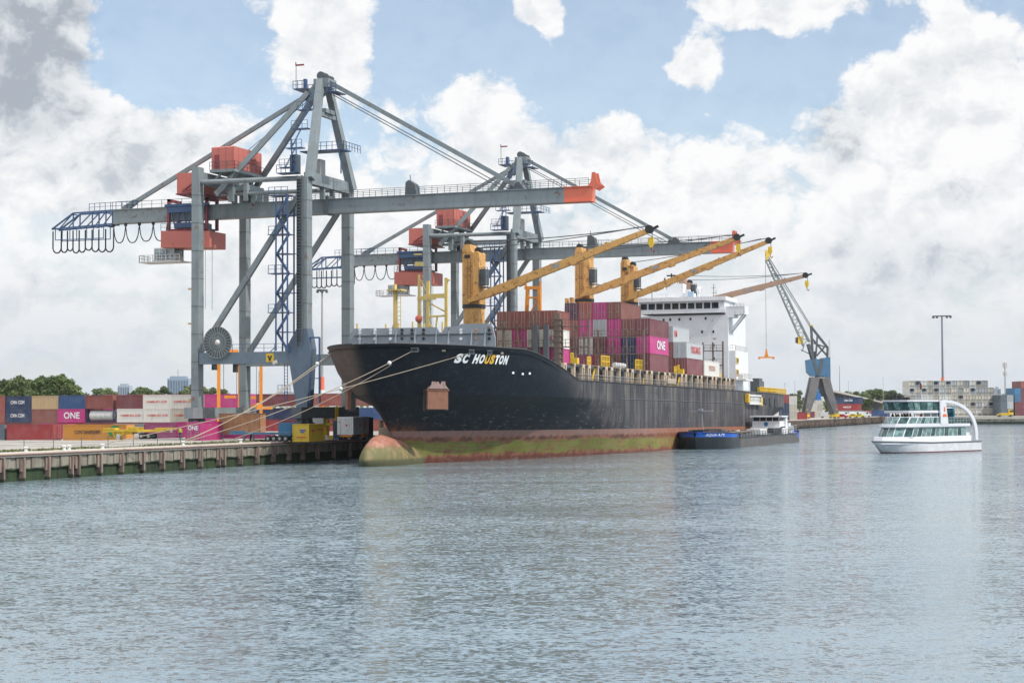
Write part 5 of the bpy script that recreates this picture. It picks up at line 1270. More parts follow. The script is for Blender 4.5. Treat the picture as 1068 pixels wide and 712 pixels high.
for a in ((-2.3, 2.3, -1.1, -1.0), (-2.3, 2.3, 1.0, 1.1), (-2.3, -2.2, -1, 1), (2.2, 2.3, -1, 1)): k.box(*a, .2, 2.4)
k.box(-2.3, 2.3, -1.1, 1.1, .0, .2)
for i in range(6): k.box(-2.3+i*.9, -2.2+i*.9, -1.16, -1.1, .1, 2.4)
k.build('shell', boxpaint('container_lightblue', CC['lightblue']), r)
# yellow spreader frame standing upright
q = P(298, 459, Z=2.9)
r = thing('spreader', (q.x, q.y+11, zg(q.x)), 'yellow steel lifting frame with dark openings parked behind the blue box', 'spreader')
k = MB()
for x in (-2.4, -.9, .9, 2.4): k.box(x-.22, x+.22, -.5, .5, 0, 4.6)
for z in (.0, 1.9, 4.15): k.box(-2.6, 2.6, -.55, .55, z, z+.5)
k.bar((-2.2, -.4, 2.4), (-1.1, -.4, 4.2), .25); k.bar((1.1, -.4, 2.4), (2.2, -.4, 4.2), .25); k.build('frame', YELL, r)
k = MB(); k.box(-1.3, .9, -1.0, -.55, 2.0, 3.6); k.build('machine_box', WHITED, r)
# yellow store box with blue mark
q = P(315, 460.5, Z=2.9)
r = thing('store_container', (q.x-.2, q.y+2.3, 2.9), 'bright yellow short store container beside the crane foot on the quay edge', 'container', rot=(0, 0, pi/2))
bb = bpy.data.objects.new('body', cmesh('body', 4.6, 2.35, 'yellow')); COL.objects.link(bb); bb.parent = r
k = MB(); k.box(-2.34, -2.3, -.75, .15, 1.45, 1.62); k.box(-2.34, -2.3, -.5, .05, 1.2, 1.36); k.build('emblem', paint('blue_mark', (.05, .12, .4), .5, .1), r)
k = MB(); k.box(-2.34, -2.3, -.8, .6, .55, .68); k.build('stripe', LETR, r)
k = MB(); k.box(.2, 1.9, -1.27, -1.22, 1.5, 1.66); k.box(-1.6, -.7, -1.27, -1.22, 1.35, 1.6); k.build('stripe', LETR, r)
# white reefer unit on a trailer, navy set
q = P(354, 459, Z=2.9)
r = thing('reefer_unit', (q.x, q.y+4.5, 2.9), 'white refrigerated trailer box with open navy end beside the crane leg', 'reefer unit', rot=(0, 0, pi/2))
k = MB(); k.box(-2.6, 2.6, -1.2, 1.2, .75, 3.2); k.box(-2.66, 2.66, -1.25, 1.25, 3.08, 3.22); k.build('body', WHITE, r)
k = MB(); k.box(-2.64, -2.6, -1.0, 1.0, .9, 3.0); k.box(-2.7, -2.6, .7, 1.2, .75, 3.1); k.build('door', WHITED, r)
k = MB(); k.box(-2.66, -2.63, -.35, -.05, 1.9, 2.2); k.box(.8, 1.1, -1.24, -1.2, 1.4, 2.8); k.box(-.6, -.3, -1.24, -1.2, 1.9, 2.2); k.build('marking', LETR, r)
k = MB(); k.box(-2.5, 2.5, -1, 1, .45, .75); k.box(.5, 1.3, -1.3, -1.1, .3, .9); k.build('frame', ORAN, r)
for x in (-1.6, -.5, 1.6):
    for y in (-.95, .95): wheel(r, x, y, .4, .4, .3)
q = P(340.5, 459, Z=2.9)
r = thing('generator_set', (q.x, q.y+4, 2.9), 'tall narrow navy generator box left of the white refrigerated unit', 'generator')
k = MB(); k.box(-.45, .45, -1.0, 1.0, .25, 2.6); k.box(-.5, .5, -1.05, 1.05, 2.6, 2.72); k.build('body', paint('navy_box', CC['navy'], .5, .2), r)
k = MB(); k.box(-.35, .35, -1.03, -1.0, .7, 1.5); k.box(-.35, .35, -1.03, -1.0, 1.8, 2.3); k.build('vent', BLACK, r)
k = MB(); k.box(-.5, .5, -1.0, 1.0, 0, .25); k.build('skid', GREYD, r)
q = P(369, 457.5, Z=2.9)
r = thing('generator_set', (q.x, q.y+4, 2.9), 'navy generator box with red cone right of the white refrigerated unit', 'generator')
k = MB(); k.box(-.8, .8, -1.0, 1.0, .3, 3.0); k.box(-.85, .85, -1.05, 1.05, 3.0, 3.1); k.build('body', paint('navy_box', CC['navy'], .5, .2), r)
k = MB(); k.box(-.5, .4, -1.03, -1.0, .9, 1.5); k.build('vent', BLACK, r)
k = MB(); k.box(-.8, .8, -1, 1, 0, .3); k.build('skid', GREYD, r)
q = P(379, 457, Z=2.9)
r = thing('pallet_load', (q.x, q.y+9, 2.9), 'stack of yellow and grey gear on pallets by the ship bulb', 'pallet load')
k = MB(); k.box(-1.4, 1.2, -.6, .6, .15, 1.5); k.box(-1.4, -1.1, -.6, .6, 1.5, 2.6); k.build('load', TAN, r)
k = MB(); k.box(-1.5, 1.3, -.7, .7, 0, .15); k.build('pallet', WOOD, r)
k = MB(); k.tube([(.7, -.1, .6), (.7, .1, .6)], .55, 12); k.build('drum', BLACK, r)
# concrete barrier
q = P(395, 456, Z=2.9)
r = thing('barrier', (q.x, q.y+14, 2.9), 'low pale concrete barrier wall on the quay behind the bow', 'barrier')
k = MB(); k.box(-6, 6, -.25, .25, 0, 1.1)
for i in range(6): k.box(-6+i*2.1, -5.9+i*2.1, -.3, .3, 0, 1.12)
k.build('panel', CAP, r)

# tall orange straddle carriers behind the crane
def straddle(px, dd, label, rz):
    q = P(px, 440, d=dd); r = thing('straddle_carrier', (q.x, q.y, zg(q.x)), label, 'straddle carrier', 'straddle carriers in the yard', (0, 0, rz))
    for x in (-2.1, 2.1):
        for y in (-2.6, 2.6):
            k = MB(); k.bar((x, y, 1.6), (x, y, 14.2), .6, .6); k.build('leg', ORAN, r)
        k = MB(); k.box(x-.45, x+.45, -4.6, 4.6, 1.1, 1.9); k.box(x-.6, x+.6, -3.6, -1.2, 1.9, 2.6); k.build('base_beam', ORAN, r)
        for y in (-3.9, -1.4, 1.4, 3.9): wheel(r, x, y, .6, .6, .4, ORAN)
    k = MB(); k.box(-2.5, 2.5, -3.4, 3.4, 14.2, 14.9); k.box(-1.5, 1.5, -2.2, 1.6, 14.9, 16.0); k.build('top_frame', ORAN, r)
    k = MB(); k.box(-3.4, -2.4, -3.2, -1.6, 12.2, 14.2); k.build('cab', GLASS, r)
    k = MB()
    for x in (-1.2, 1.2): k.tube([(x, 0, 14.2), (x, 0, 7.5)], .05, 4)
    k.build('hoist_rope', GREYD, r)
    k = MB(); k.box(-1.1, 1.1, -3, 3, 7.0, 7.5); k.build('spreader', ORAN, r)
straddle(240, 325, 'tall orange straddle carrier seen between the landside crane legs', YAW+radians(9.2))
straddle(261, 345, 'tall orange straddle carrier at the far landside crane leg', YAW+radians(8.5))
# light mast with red and white foot
q = P(336, 440, d=430); r = thing('light_mast', (q.x, q.y, zg(q.x)), 'tall grey light mast with red and white foot behind the nearer crane', 'light mast')
k = MB(); k.tube([(0, 0, 3.0), (0, 0, 34)], .42, 10, .2); k.build('pole', GALV, r)
for i in range(4):
    k = MB(); k.tube([(0, 0, .0+i*3.2), (0, 0, 3.2+i*3.2)], .66-.03*i, 10); k.build('painted_band', CORALT if i % 2 else WHITE, r)
k = MB(); k.tube([(0, 0, 34), (0, 0, 34.4)], 1.4, 10)
for i in range(6): k.box(1.3*cos(i)-.2, 1.3*cos(i)+.2, 1.3*sin(i)-.2, 1.3*sin(i)+.2, 33.6, 34)
k.build('lamp_head', GREYD, r)
# lattice mast
q = P(272, 440, d=460); r = thing('lattice_mast', (q.x, q.y, 2.25), 'slender pale lattice mast behind the yard', 'mast')
k = MB()
for x, y in ((-.5, -.5), (.5, -.5), (0, .5)): k.tube([(x, y, 0), (x*.7, y*.7, 15)], .09, 4)
for i in range(10): k.bar((-.5, -.5, i*1.5), (.45, -.45, i*1.5+1.5), .07)
k.build('lattice', GALV, r)

# ------------------------------------------------ people
def skin_mesh(name, pts, edges, rad, root=0):
    me = bpy.data.meshes.new(name); me.from_pydata(pts, edges, []); o = bpy.data.objects.new(name, me); COL.objects.link(o)
    md = o.modifiers.new('skin', 'SKIN'); md.use_smooth_shade = True
    for i, v in enumerate(me.skin_vertices[0].data): v.radius = (rad[i], rad[i]); v.use_root = (i == root)
    o.modifiers.new('subd', 'SUBSURF').levels = 1
    dg = bpy.context.evaluated_depsgraph_get(); dg.update(); me2 = bpy.data.meshes.new_from_object(o.evaluated_get(dg))
    bpy.data.objects.remove(o); bpy.data.meshes.remove(me); me2.name = name; return me2
def cloth_mat(name, top, leg, zw, zn, hair=(.05, .03, .02)):
    m, t = newmat(name); z = t.sep(t.node('ShaderNodeTexCoord', out=3))[2]; n = t.noise(t.node('ShaderNodeTexCoord', out=3), 6, 3, .5)
    c = t.mix(t.mr(z, zw-.02, zw+.02, 0, 1), leg, top); c = t.mix(t.mr(z, zn-.015, zn+.015, 0, 1), c, (.48, .28, .20)); c = t.mix(t.mr(z, zn+.17, zn+.2, 0, 1), c, hair)
    c = t.mix(t.mr(n, .4, .7, 0, .3), c, (.03, .03, .03))
    bs = t.node('ShaderNodeBsdfPrincipled', {'Base Color': c, 'Roughness': .8}); t.node('ShaderNodeOutputMaterial', {0: bs}); return m
STAND = skin_mesh('person', [(0,0,.95),(0,0,1.2),(0,0,1.42),(0,0,1.53),(0,-.01,1.62),(0,0,1.72),(.1,0,.88),(.11,-.02,.48),(.11,.02,.06),(.12,-.12,.03),(-.1,0,.88),(-.11,.03,.48),(-.11,.05,.06),(-.12,-.09,.03),(.2,0,1.4),(.25,.02,1.12),(.24,-.08,.86),(-.2,0,1.4),(-.26,.02,1.12),(-.24,-.06,.86)],
   [(0,1),(1,2),(2,3),(3,4),(4,5),(0,6),(6,7),(7,8),(8,9),(0,10),(10,11),(11,12),(12,13),(2,14),(14,15),(15,16),(2,17),(17,18),(18,19)],
   [.14,.14,.15,.06,.10,.07,.10,.07,.05,.04,.10,.07,.05,.04,.07,.05,.04,.07,.05,.04])
SEAT = skin_mesh('person', [(0,0,.5),(0,.02,.75),(0,0,.97),(0,-.01,1.08),(0,-.03,1.17),(0,-.02,1.27),(.1,-.05,.5),(.12,-.42,.5),(.12,-.44,.08),(.12,-.56,.03),(-.1,-.05,.5),(-.12,-.42,.5),(-.12,-.44,.08),(-.12,-.56,.03),(.2,0,.95),(.25,-.06,.7),(.2,-.28,.62),(-.2,0,.95),(-.25,-.06,.7),(-.2,-.28,.62)],
   [(0,1),(1,2),(2,3),(3,4),(4,5),(0,6),(6,7),(7,8),(8,9),(0,10),(10,11),(11,12),(12,13),(2,14),(14,15),(15,16),(2,17),(17,18),(18,19)],
   [.14,.14,.15,.06,.10,.07,.10,.07,.05,.04,.10,.07,.05,.04,.07,.05,.04,.07,.05,.04])
def person(loc, rz, top, leg, label, seated=False, group=None):
    me = (SEAT if seated else STAND).copy(); me.materials.clear()
    me.materials.append(cloth_mat('clothes', top, leg, .55 if seated else .95, 1.04 if seated else 1.50))
    o = bpy.data.objects.new('person', me); COL.objects.link(o); o.location = loc; o.rotation_euler = (0, 0, rz)
    return tag(o, label, 'person', group)
q = P(188, 459, Z=2.7); person((q.x, q.y, zg(q.x)), radians(20), (.45, .55, .05), (.03, .04, .07), 'person in a yellow safety vest left of the upright magenta container')

# ================================================================== TREES
def leaf_mat(name, a, b):
    m, t = newmat(name); g = t.node('ShaderNodeNewGeometry', out=0); n = t.noise(g, .35, 4, .6); n2 = t.noise(g, 2.2, 2, .6)
    c = t.mix(t.mr(n, .38, .64, 0, 1), a, b); c = t.mix(t.mr(n2, .45, .7, 0, .5), c, tuple(x*.55 for x in a))
    rv = t.node('ShaderNodeObjectInfo', out=5); br = t.m('MULTIPLY_ADD', rv, .5, .75); c = t.mix(1.0, c, t.xyz(br, br, t.m('MULTIPLY', br, .9)), 'MULTIPLY')
    bs = t.node('ShaderNodeBsdfPrincipled', {'Base Color': c, 'Roughness': .75}); 
    tr = t.node('ShaderNodeBsdfTranslucent', {0: t.mix(.5, c, (.10, .16, .03))})
    ms = t.node('ShaderNodeMixShader', {0: .3, 1: bs, 2: tr}); t.node('ShaderNodeOutputMaterial', {0: ms}); return m
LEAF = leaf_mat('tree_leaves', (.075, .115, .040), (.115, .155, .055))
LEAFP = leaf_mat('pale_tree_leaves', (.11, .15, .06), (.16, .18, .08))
BARK = paint('bark', (.09, .065, .045), .9, .4)
def tree_meshes(seed, H=13.0, W=9.0, leaf=.38, n=2300, mat=None):
    rg = random.Random(seed); k = MB(); th = H*.30
    k.tube([(0, 0, 0), (.1, .05, th*.6), (.0, .1, th*1.3), (.15, 0, H*.75)], .36, 8, .08)
    cl = []
    for i in range(26):
        a = rg.uniform(0, 2*pi); z = th*.75+(H-th*.75)*rg.random()**.85; f = (z-th*.6)/(H-th*.6)
        R_ = W/2*(sin(pi*min(1, f*.80+.20))**.6)*rg.uniform(.35, .98); c = Vector((R_*cos(a), R_*sin(a), z)); cl.append((c, rg.uniform(.09, .19)*W))
        if i < 14: k.tube([(0, 0, th*rg.uniform(.7, 1.4)), c*.5+Vector((0, 0, th*.35)), c], .13, 5, .03)
    trunk = k.mesh('trunk', BARK); k = MB()
    for i in range(n):
        c, R_ = rg.choice(cl); d = Vector((rg.gauss(0, 1), rg.gauss(0, 1), rg.gauss(0, 1))).normalized(); rr = R_*rg.uniform(.45, 1.05)
        p = c+Vector((d.x*rr, d.y*rr, d.z*rr*.75)); s = leaf*rg.uniform(.6, 1.4)
        nn = (d+Vector((rg.gauss(0, .5), rg.gauss(0, .5), rg.gauss(0, .5)+.3))).normalized(); u = nn.orthogonal().normalized(); v_ = nn.cross(u)
        a = rg.uniform(0, pi); u, v_ = u*cos(a)+v_*sin(a), v_*cos(a)-u*sin(a)
        k.add([p-u*s-v_*s*.5, p+u*s*.2-v_*s*.7, p+u*s+v_*s*.3, p-u*s*.2+v_*s*.7], [(0, 1, 2, 3)])
    return trunk, k.mesh('crown', mat or LEAF)
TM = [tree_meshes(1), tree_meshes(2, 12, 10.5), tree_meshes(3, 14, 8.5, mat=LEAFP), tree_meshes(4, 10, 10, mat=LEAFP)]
def tree(loc, i, s, rz, label, group):
    r = thing('tree', loc, label, 'tree', group, (0, 0, rz)); r.scale = (s, s, s*random.uniform(.94, 1.06))
    for me, nm in zip(TM[i % 4], ('trunk', 'crown')):
        o = bpy.data.objects.new(nm, me); COL.objects.link(o); o.parent = r
    return r
rg = random.Random(5)
TG = 'trees behind the container yard'
pos_l = [(-12, 396, 450), (8, 395.5, 470), (20, 396.5, 440), (31, 397, 480), (43, 395, 450), (54, 393.8, 470), (66, 394.5, 445), (76, 401, 460), (17, 402, 520), (60, 401, 525), (84, 409, 520)]
for i, (px, py, d) in enumerate(pos_l):
    q = P(px, py, d=d); h = (q.z-2.2)
    i4 = [0, 1, 0, 3, 0, 1, 0, 2, 1, 0, 3][i]; H0 = (13, 12, 14, 10)[i4]
    tree((q.x, q.y, 2.2), i4, h/H0, rg.uniform(0, 6), f'dark leafy tree {"behind the left end of the yard" if i < 8 else "deeper behind the yard trees"}, {nth(i if i < 8 else i-8)} from the left edge', TG)
far_l = [(103, 407.5), (112, 406.5), (120, 409), (139, 408.2), (148, 406.6), (157, 408), (166, 407), (171, 405.5), (202, 404.5), (212, 402.8), (222, 405.5), (232, 408), (191, 409)]
for i, (px, py) in enumerate(sorted(far_l)):
    d = 820+60*sin(i*2.3); q = P(px, py, d=d); i4 = [1, 3, 2, 0][i % 4]; H0 = (13, 12, 14, 10)[i4]
    tree((q.x, q.y, 2.2), i4, (q.z-2.2)/H0, rg.uniform(0, 6), f'small distant tree on the skyline above the yard containers, {nth(i)} from the left', 'distant trees above the yard')
far_r = [(826, 413), (834, 410), (874, 411), (884, 409.5), (893, 409), (901, 410.5), (908, 409.4), (915, 408.4), (923, 409), (931, 410), (938, 411), (889, 412.5), (899, 413), (911, 412), (920, 413), (929, 413.5)]
for i, (px, py) in enumerate(sorted(far_r)):
    d = 1150+80*sin(i*1.7); q = P(px, py, d=d); i4 = [3, 2, 1, 3][i % 4]; H0 = (13, 12, 14, 10)[i4]
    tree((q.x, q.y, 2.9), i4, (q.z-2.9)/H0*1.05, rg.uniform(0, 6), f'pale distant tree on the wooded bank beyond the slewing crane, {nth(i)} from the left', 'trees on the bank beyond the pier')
for px, py, d, lab in ((906, 416.5, 760, 'round dark tree beside the navy and red containers on the far pier'), (867, 417, 720, 'light green bush at the left end of the far navy container'), (898, 419, 790, 'low green bush right of the red container on the far pier'), (934, 418, 800, 'dark bush behind the tour boat wheelhouse'), (1047, 411, 800, 'yellow green tree between the white and coloured stacks'), (1051, 412, 810, 'second yellow green tree left of the blue and red stack'), (1043, 413.5, 805, 'small yellow green tree right of the white reefer stacks')):
    q = P(px, py, d=d); i4 = 3 if px > 1000 or px == 867 else 1; tree((q.x, q.y, 2.9), i4, (q.z-2.9)/(12 if i4 == 1 else 10), rg.uniform(0, 6), lab, 'trees on the bank beyond the pier')

# ================================================================== FAR SHORE
PG = 'containers on the far pier'
def facing(px): return -(YAW-atan((px-534)/1820))      # quarter turn towards the river
def pierbox(px, pyb, d, L, H, cl, lab, tier=0, end=False, **kw):
    q = P(px, pyb, d=d); rz = YAW+(pi if not end else pi/2)
    return container((q.x, q.y, QZ+tier*H), cl, lab, PG, rz=rz, L=L, H=H, doors=end, **kw)
for t_, cl in enumerate(('navy', 'navy', 'red')): pierbox(817.8, 436, 560, F20, 2.75, cl, f'{CW[cl]} container end, {["bottom", "middle", "top"][t_]} of the stack right of the ship stern', t_, True)
for t_, cl in enumerate(('cream', 'cream', 'white')): pierbox(826, 436, 575, F20, 2.6, cl, f'{CW[cl]} container, {["bottom", "middle", "top"][t_]} of the pale stack behind the ship stern', t_, True)
pierbox(832, 437, 590, F20, 2.4, 'red', 'low red container at the left foot of the slewing crane', 0)
pierbox(841, 437, 680, F20, 2.4, 'wine', 'wine red container behind the left foot of the slewing crane', 0)
for c in range(2):
    for t_ in range(3): pierbox(847.5+6.2*c, 436, 690, F20, 2.6, 'white' if (c+t_) % 2 else 'cream', f'{"white" if (c+t_)%2 else "cream"} container, {["bottom", "middle", "top"][t_]} tier, {["left", "right"][c]} stack between the crane feet', t_, True)
pierbox(884, 436, 730, F40, 2.7, 'steel', 'dull grey container under the red one beside the sloping shed roof', 0)
pierbox(883, 436, 730, F40, 2.7, 'red', 'long red container with white lettering below the navy one on the far pier', 1, text='MAERSK' if False else 'HAMBURG SÜD', tcol=LETW, twh=(3.4, .8, 1.4), tend='side+')
pierbox(884.4, 436, 730, F40, 2.7, 'navy', 'long navy container with white lettering under the sloping shed roof', 2, text='CMA CGM', tcol=LETW, twh=(3.4, .8, 1.4), tend='side+')
pierbox(912, 436, 745, F20, 2.7, 'blue', 'left one of two blue containers left of the tour boat', 0)
pierbox(920, 436, 745, F20, 2.7, 'blue', 'right one of two blue containers left of the tour boat', 0)
pierbox(904.5, 436, 742, F20, 2.6, 'redbrown', 'short reddish container left of the two blue ones', 0, True)
# shed with long sloping roof
a = P(864, 405.5, d=820); q = P(890, 420, d=820)
r = thing('shed', (q.x, q.y, QZ), 'open sided shed with long sloping pale roof behind the slewing crane', 'shed', rot=(0, 0, YAW))
z1 = a.z-QZ; z2 = P(920, 419.5, d=820).z-QZ
k = MB(); k.prism([(-12.5, z1), (14, z2), (14, z2-.5), (-12.5, z1-.9)], 'y', -6, 9); k.build('roof', paint('shed_roof', (.45, .43, .40), .7, .3), r)
k = MB(); k.prism([(-11.5, 0), (13, 0), (13, z2-.6), (-11.5, z1-1.0)], 'y', 1, 8.5); k.build('wall', paint('shed_wall', (.10, .11, .12), .7, .3), r)
for x in (-11, -5, 1, 7, 12.5):
    k = MB(); k.box(x-.15, x+.15, -5.6, -5.3, 0, z1-1+(z2-z1)*(x+12.5)/26.5); k.build('post', GREYD, r)
# parked vehicles
def car_mesh(kind):
    k = MB()
    if kind == 'van': k.prism([(-2.5, .35), (2.5, .35), (2.5, 1.2), (1.9, 1.35), (1.4, 2.2), (-2.4, 2.25), (-2.5, 2.0)], 'y', -.95, .95)
    else: k.prism([(-2.1, .3), (2.1, .3), (2.1, .8), (1.2, .95), (.6, 1.42), (-1.1, 1.45), (-1.8, .95), (-2.1, .9)], 'y', -.85, .85)
    return k
def vehicle(px, d, kind, cl, lab):
    q = P(px, 435, d=d); r = thing('parked_van' if kind == 'van' else 'parked_car', (q.x, q.y, QZ), lab, 'van' if kind == 'van' else 'car', 'vehicles parked on the far pier', (0, 0, YAW+random.uniform(-.2, .2)))
    car_mesh(kind).build('body', paint('vehicle_'+str(cl), cl, .35, .1, rnd=.02), r)
    k = MB()
    if kind == 'van': k.box(.5, 1.3, -.97, .97, 1.35, 2.0)
    else: k.box(-1.0, .5, -.87, .87, .95, 1.32)
    k.build('window', GLASS, r)
    for x in ((-1.6, 1.6) if kind == 'van' else (-1.3, 1.3)):
        for y in (-.85, .85):
            k = MB(); k.tube([(x, y-.12, .33), (x, y+.12, .33)], .33, 10); k.build('wheel', TYRE, r)
for px, d, kd, cl, lab in ((869, 700, 'van', (.35, .38, .42), 'silver grey van parked right of the slewing crane'), (874, 705, 'van', (.12, .22, .32), 'steel blue van on the far pier next to a silver one'), (880, 700, 'van', (.7, .7, .7), 'white van under the red container on the far pier'), (887, 706, 'car', (.6, .62, .65), 'pale car parked below the red container'), (892, 703, 'van', (.72, .72, .7), 'second white van nearer the blue containers'), (898, 708, 'car', (.3, .33, .36), 'grey car parked by the short reddish container'), (902, 702, 'van', (.65, .66, .66), 'light van just left of the short reddish container'), (878.4, 660, 'car', (.45, .02, .03), 'red car standing nearest the far pier edge'), (890, 672, 'car', (.65, .45, .04), 'yellow car near the far pier edge'), (896, 680, 'car', (.6, .5, .04), 'small yellow vehicle right of the other yellow car'), (862, 668, 'van', (.5, .5, .5), 'light grey van between the right feet of the slewing crane')):
    vehicle(px, d, kd, cl, lab)
# thin masts beyond the pier
for px, pyt, d, lab in ((875.5, 382, 900, 'thin dark mast rising above the sloping shed roof'), (818.5, 400, 900, 'thin grey lamp pole above the ship stern'), (829, 398, 920, 'thin grey lamp pole left of the slewing crane'), (885, 398, 1000, 'faint thin pole right of the dark mast'), (921, 394, 1050, 'faint thin pole above the wooded bank')):
    q = P(px, pyt, d=d); r = thing('pole', (q.x, q.y, QZ), lab, 'pole', 'thin poles beyond the far pier')
    k = MB(); k.tube([(0, 0, 0), (0, 0, q.z-QZ)], .22 if px == 875.5 else .13, 6, .09); k.build('shaft', GREYD if px == 875.5 else GALV, r)
    k = MB(); k.box(-.5, .5, -.1, .1, q.z-QZ, q.z-QZ+.15); k.build('lamp', GALV, r)

# harbour slewing crane
CONCT = paint('tower_concrete', (.125, .12, .12), .8, .5, scale=.4)
DKB = paint('faded_blue_house', (.055, .145, .255), .55, .4, .1)
q = P(855, 436.3, X=-114.5)
SC = P(855, 436, d=636); r = thing('slewing_crane', (q.x, q.y, QZ), 'old slewing harbour crane with four legged grey tower, blue house and lattice jib', 'crane', rot=(0, 0, YAW))
g = 636/1820.0
def L(px, py): return ((px-855)*g, (436.2-py)*g-.0)
zc = L(855, 394)[1]
for sx in (-1, 1):
    for sy in (-1, 1):
        k = MB(); pts = [(sx*5.3, sy*4.4, 1.6), (sx*4.4, sy*3.7, 5.0), (sx*2.9, sy*2.5, 9.8), (sx*1.9, sy*1.7, zc)]
        for a_, b_, w0, w1 in zip(pts, pts[1:], (1.5, 2.2, 2.9), (2.2, 2.9, 2.9)): k.bar(a_, b_, w0, w0, w1, w1, up=(0, 1, 0))
        k.build('tower_leg', CONCT, r)
        k = MB(); k.box(sx*5.4-.9, sx*5.4+.9, sy*4.5-.6, sy*4.5+.6, .5, 2.1); k.prism([(sx*5.4-.5, 2.1), (sx*5.4+.5, 2.1), (sx*5.4+.3, 3.4), (sx*5.4-.3, 3.4)], 'y', sy*4.5-.5, sy*4.5+.5); bg = k.build('bogie', YELL, r)
        for dx in (-.55, .55):
            k = MB(); k.tube([(sx*5.4+dx, sy*4.5-.2, .42), (sx*5.4+dx, sy*4.5+.2, .42)], .42, 12); k.build('wheel', BLACK, bg)
k = MB(); k.prism([(-3.6, 8.0), (3.6, 8.0), (2.0, zc), (-2.0, zc)], 'y', -2.0, 2.0); k.tube([(0, 0, zc-.2), (0, 0, zc+2.6)], 1.75, 14); k.build('tower_head', CONCT, r)
k = MB(); k.tube([(0, 0, zc-.1), (0, 0, zc+.35)], 2.7, 16); k.build('gallery', GALV, r)
x0, z0 = L(851.3, 418); k = MB(); k.box(x0-1.2, x0+1.2, -3.6, -2.2, z0+.3, z0+2.8); k.tube([(x0, -3, z0+2.8), (x0, -3, z0+4.4)], .7, 8); k.build('control_box', paint('bright_blue_box', (.03, .16, .42), .5, .2), r)
xa, za = L(841.5, 392); xb, zb_ = L(866, 368.5)
k = MB(); k.prism([(L(841, 375)[0], L(841, 375)[1]), (L(846, 374)[0], L(846, 374)[1]), (L(857, 374)[0], L(857, 374)[1]), (L(857, 392)[0], L(857, 392)[1]), (L(846, 392)[0], L(846, 392)[1]), (L(842, 388)[0], L(842, 388)[1])], 'y', -1.9, 2.2)
k.prism([L(857, 373), L(866, 372), L(866, 398), L(861.4, 398), L(861.4, 392), L(857, 392)], 'y', -1.7, 2.2); k.build('machine_house', DKB, r)
def tp(px, py, y=0): a_, b_ = L(px, py); return (a_, y, b_)
k = MB()
for y in (-1.6, 1.6): k.bar(tp(853, 391, y), tp(843.5, 358, y), .9, 1.1, .7, .8); k.bar(tp(853, 391, y), tp(857.5, 374, y), .9, 1.1)
k.bar(tp(853, 390, 0), tp(849, 366, 0), 1.2, 1.4); k.build('jib_foot', GREYD, r)
k = MB()
for y in (-1.1, 1.1):
    k.bar(tp(848.2, 371, y), tp(847, 340, y), .5, .6); k.bar(tp(847, 340, y), tp(864, 362, y), .4, .55); k.bar(tp(864, 362, y), tp(863.5, 374, y), .4); k.bar(tp(847.5, 352, y), tp(863, 370, y), .35); k.bar(tp(849, 357, y), tp(861, 361, y), .3); k.bar(tp(852, 371, y), tp(861, 361, y), .35); k.bar(tp(853.5, 349, y), tp(851.5, 371, y), .3)
k.bar(tp(847, 340, -1.1), tp(847, 340, 1.1), .7); k.build('top_frame', GREYD, r)
k = MB(); k.box(*sorted((L(845.5, 0)[0], L(848.5, 0)[0])), -.9, .9, L(0, 340)[1], L(0, 338)[1]); k.build('sheave_head', YELL, r)
# lattice jib
k = MB(); A1, A2 = Vector(tp(838.5, 360)), Vector(tp(845.0, 356)); B1, B2 = Vector(tp(799.5, 269)), Vector(tp(802.5, 268))
for y0, y1 in ((-1.5, -.5), (1.5, .5)):
    oy = Vector((0, y0, 0)); oy1 = Vector((0, y1, 0))
    k.bar(A1+oy, B1+oy1, .34); k.bar(A2+oy, B2+oy1, .62, .4)
    N = 13
    for i in range(N):
        f0, f1, f2 = i/N, (i+.5)/N, (i+1)/N
        e = lambda U_, V_, f: (U_+oy).lerp(V_+oy1, f)
        k.bar(e(A1, B1, f0), e(A2, B2, f1), .15); k.bar(e(A2, B2, f1), e(A1, B1, f2), .15)
for i in range(8):
    f = i/8; k.bar((A1+Vector((0, -1.5, 0))).lerp(B1+Vector((0, -.5, 0)), f), (A1+Vector((0, 1.5, 0))).lerp(B1+Vector((0, .5, 0)), f), .14)
k.bar(tp(838.5, 360, -1.5), tp(836.5, 366, -1.5), .4); k.bar(tp(836, 364), tp(850, 371), .35); jb = k.build('lattice_jib', GREY, r)
k = MB(); k.bar(tp(802, 270), tp(800, 259), .7, 1.2); k.bar(tp(802.5, 266), tp(803.2, 258), .7, .7); k.build('jib_head', YELL, jb)
x_, z_ = L(835.5, 354); k = MB(); k.box(x_-1.1, x_+.9, -1.4, 1.4, z_-1.3, z_+1.4); k.build('cab', YELL, r)
k = MB(); k.box(x_-1.8, x_-1.1, -1.1, 1.1, z_-1.0, z_+1.0); k.build('cab_window', GLASS, r)
k = MB()
for y in (-.4, .4): k.tube([tp(803, 266, y), tp(847, 339.5, y)], .08, 4); k.tube([tp(804, 272, y), tp(847, 342, y)], .06, 4)
for dx in (-.15, .15): k.tube([tp(799.5+dx, 262), tp(799.5+dx, 361)], .035, 4)
k.build('rope', GREYD, r)
x_, z_ = L(799.5, 371.5); k = MB(); k.box(x_-2.9, x_+2.9, -.5, .5, z_-.4, z_+.1); k.box(x_-2.9, x_-2.3, -.7, .7, z_-.8, z_-.1); k.box(x_+2.3, x_+2.9, -.7, .7, z_-.8, z_-.1); k.prism([(x_-.8, z_+.1), (x_+.8, z_+.1), (x_+.45, z_+1.2), (x_-.45, z_+1.2)], 'y', -.4, .4); k.prism([(x_-.5, z_+1.2), (x_+.5, z_+1.2), (x_+.15, z_+3.2), (x_-.15, z_+3.2)], 'y', -.25, .25); k.build('spreader', ORAN, r)
k = MB()
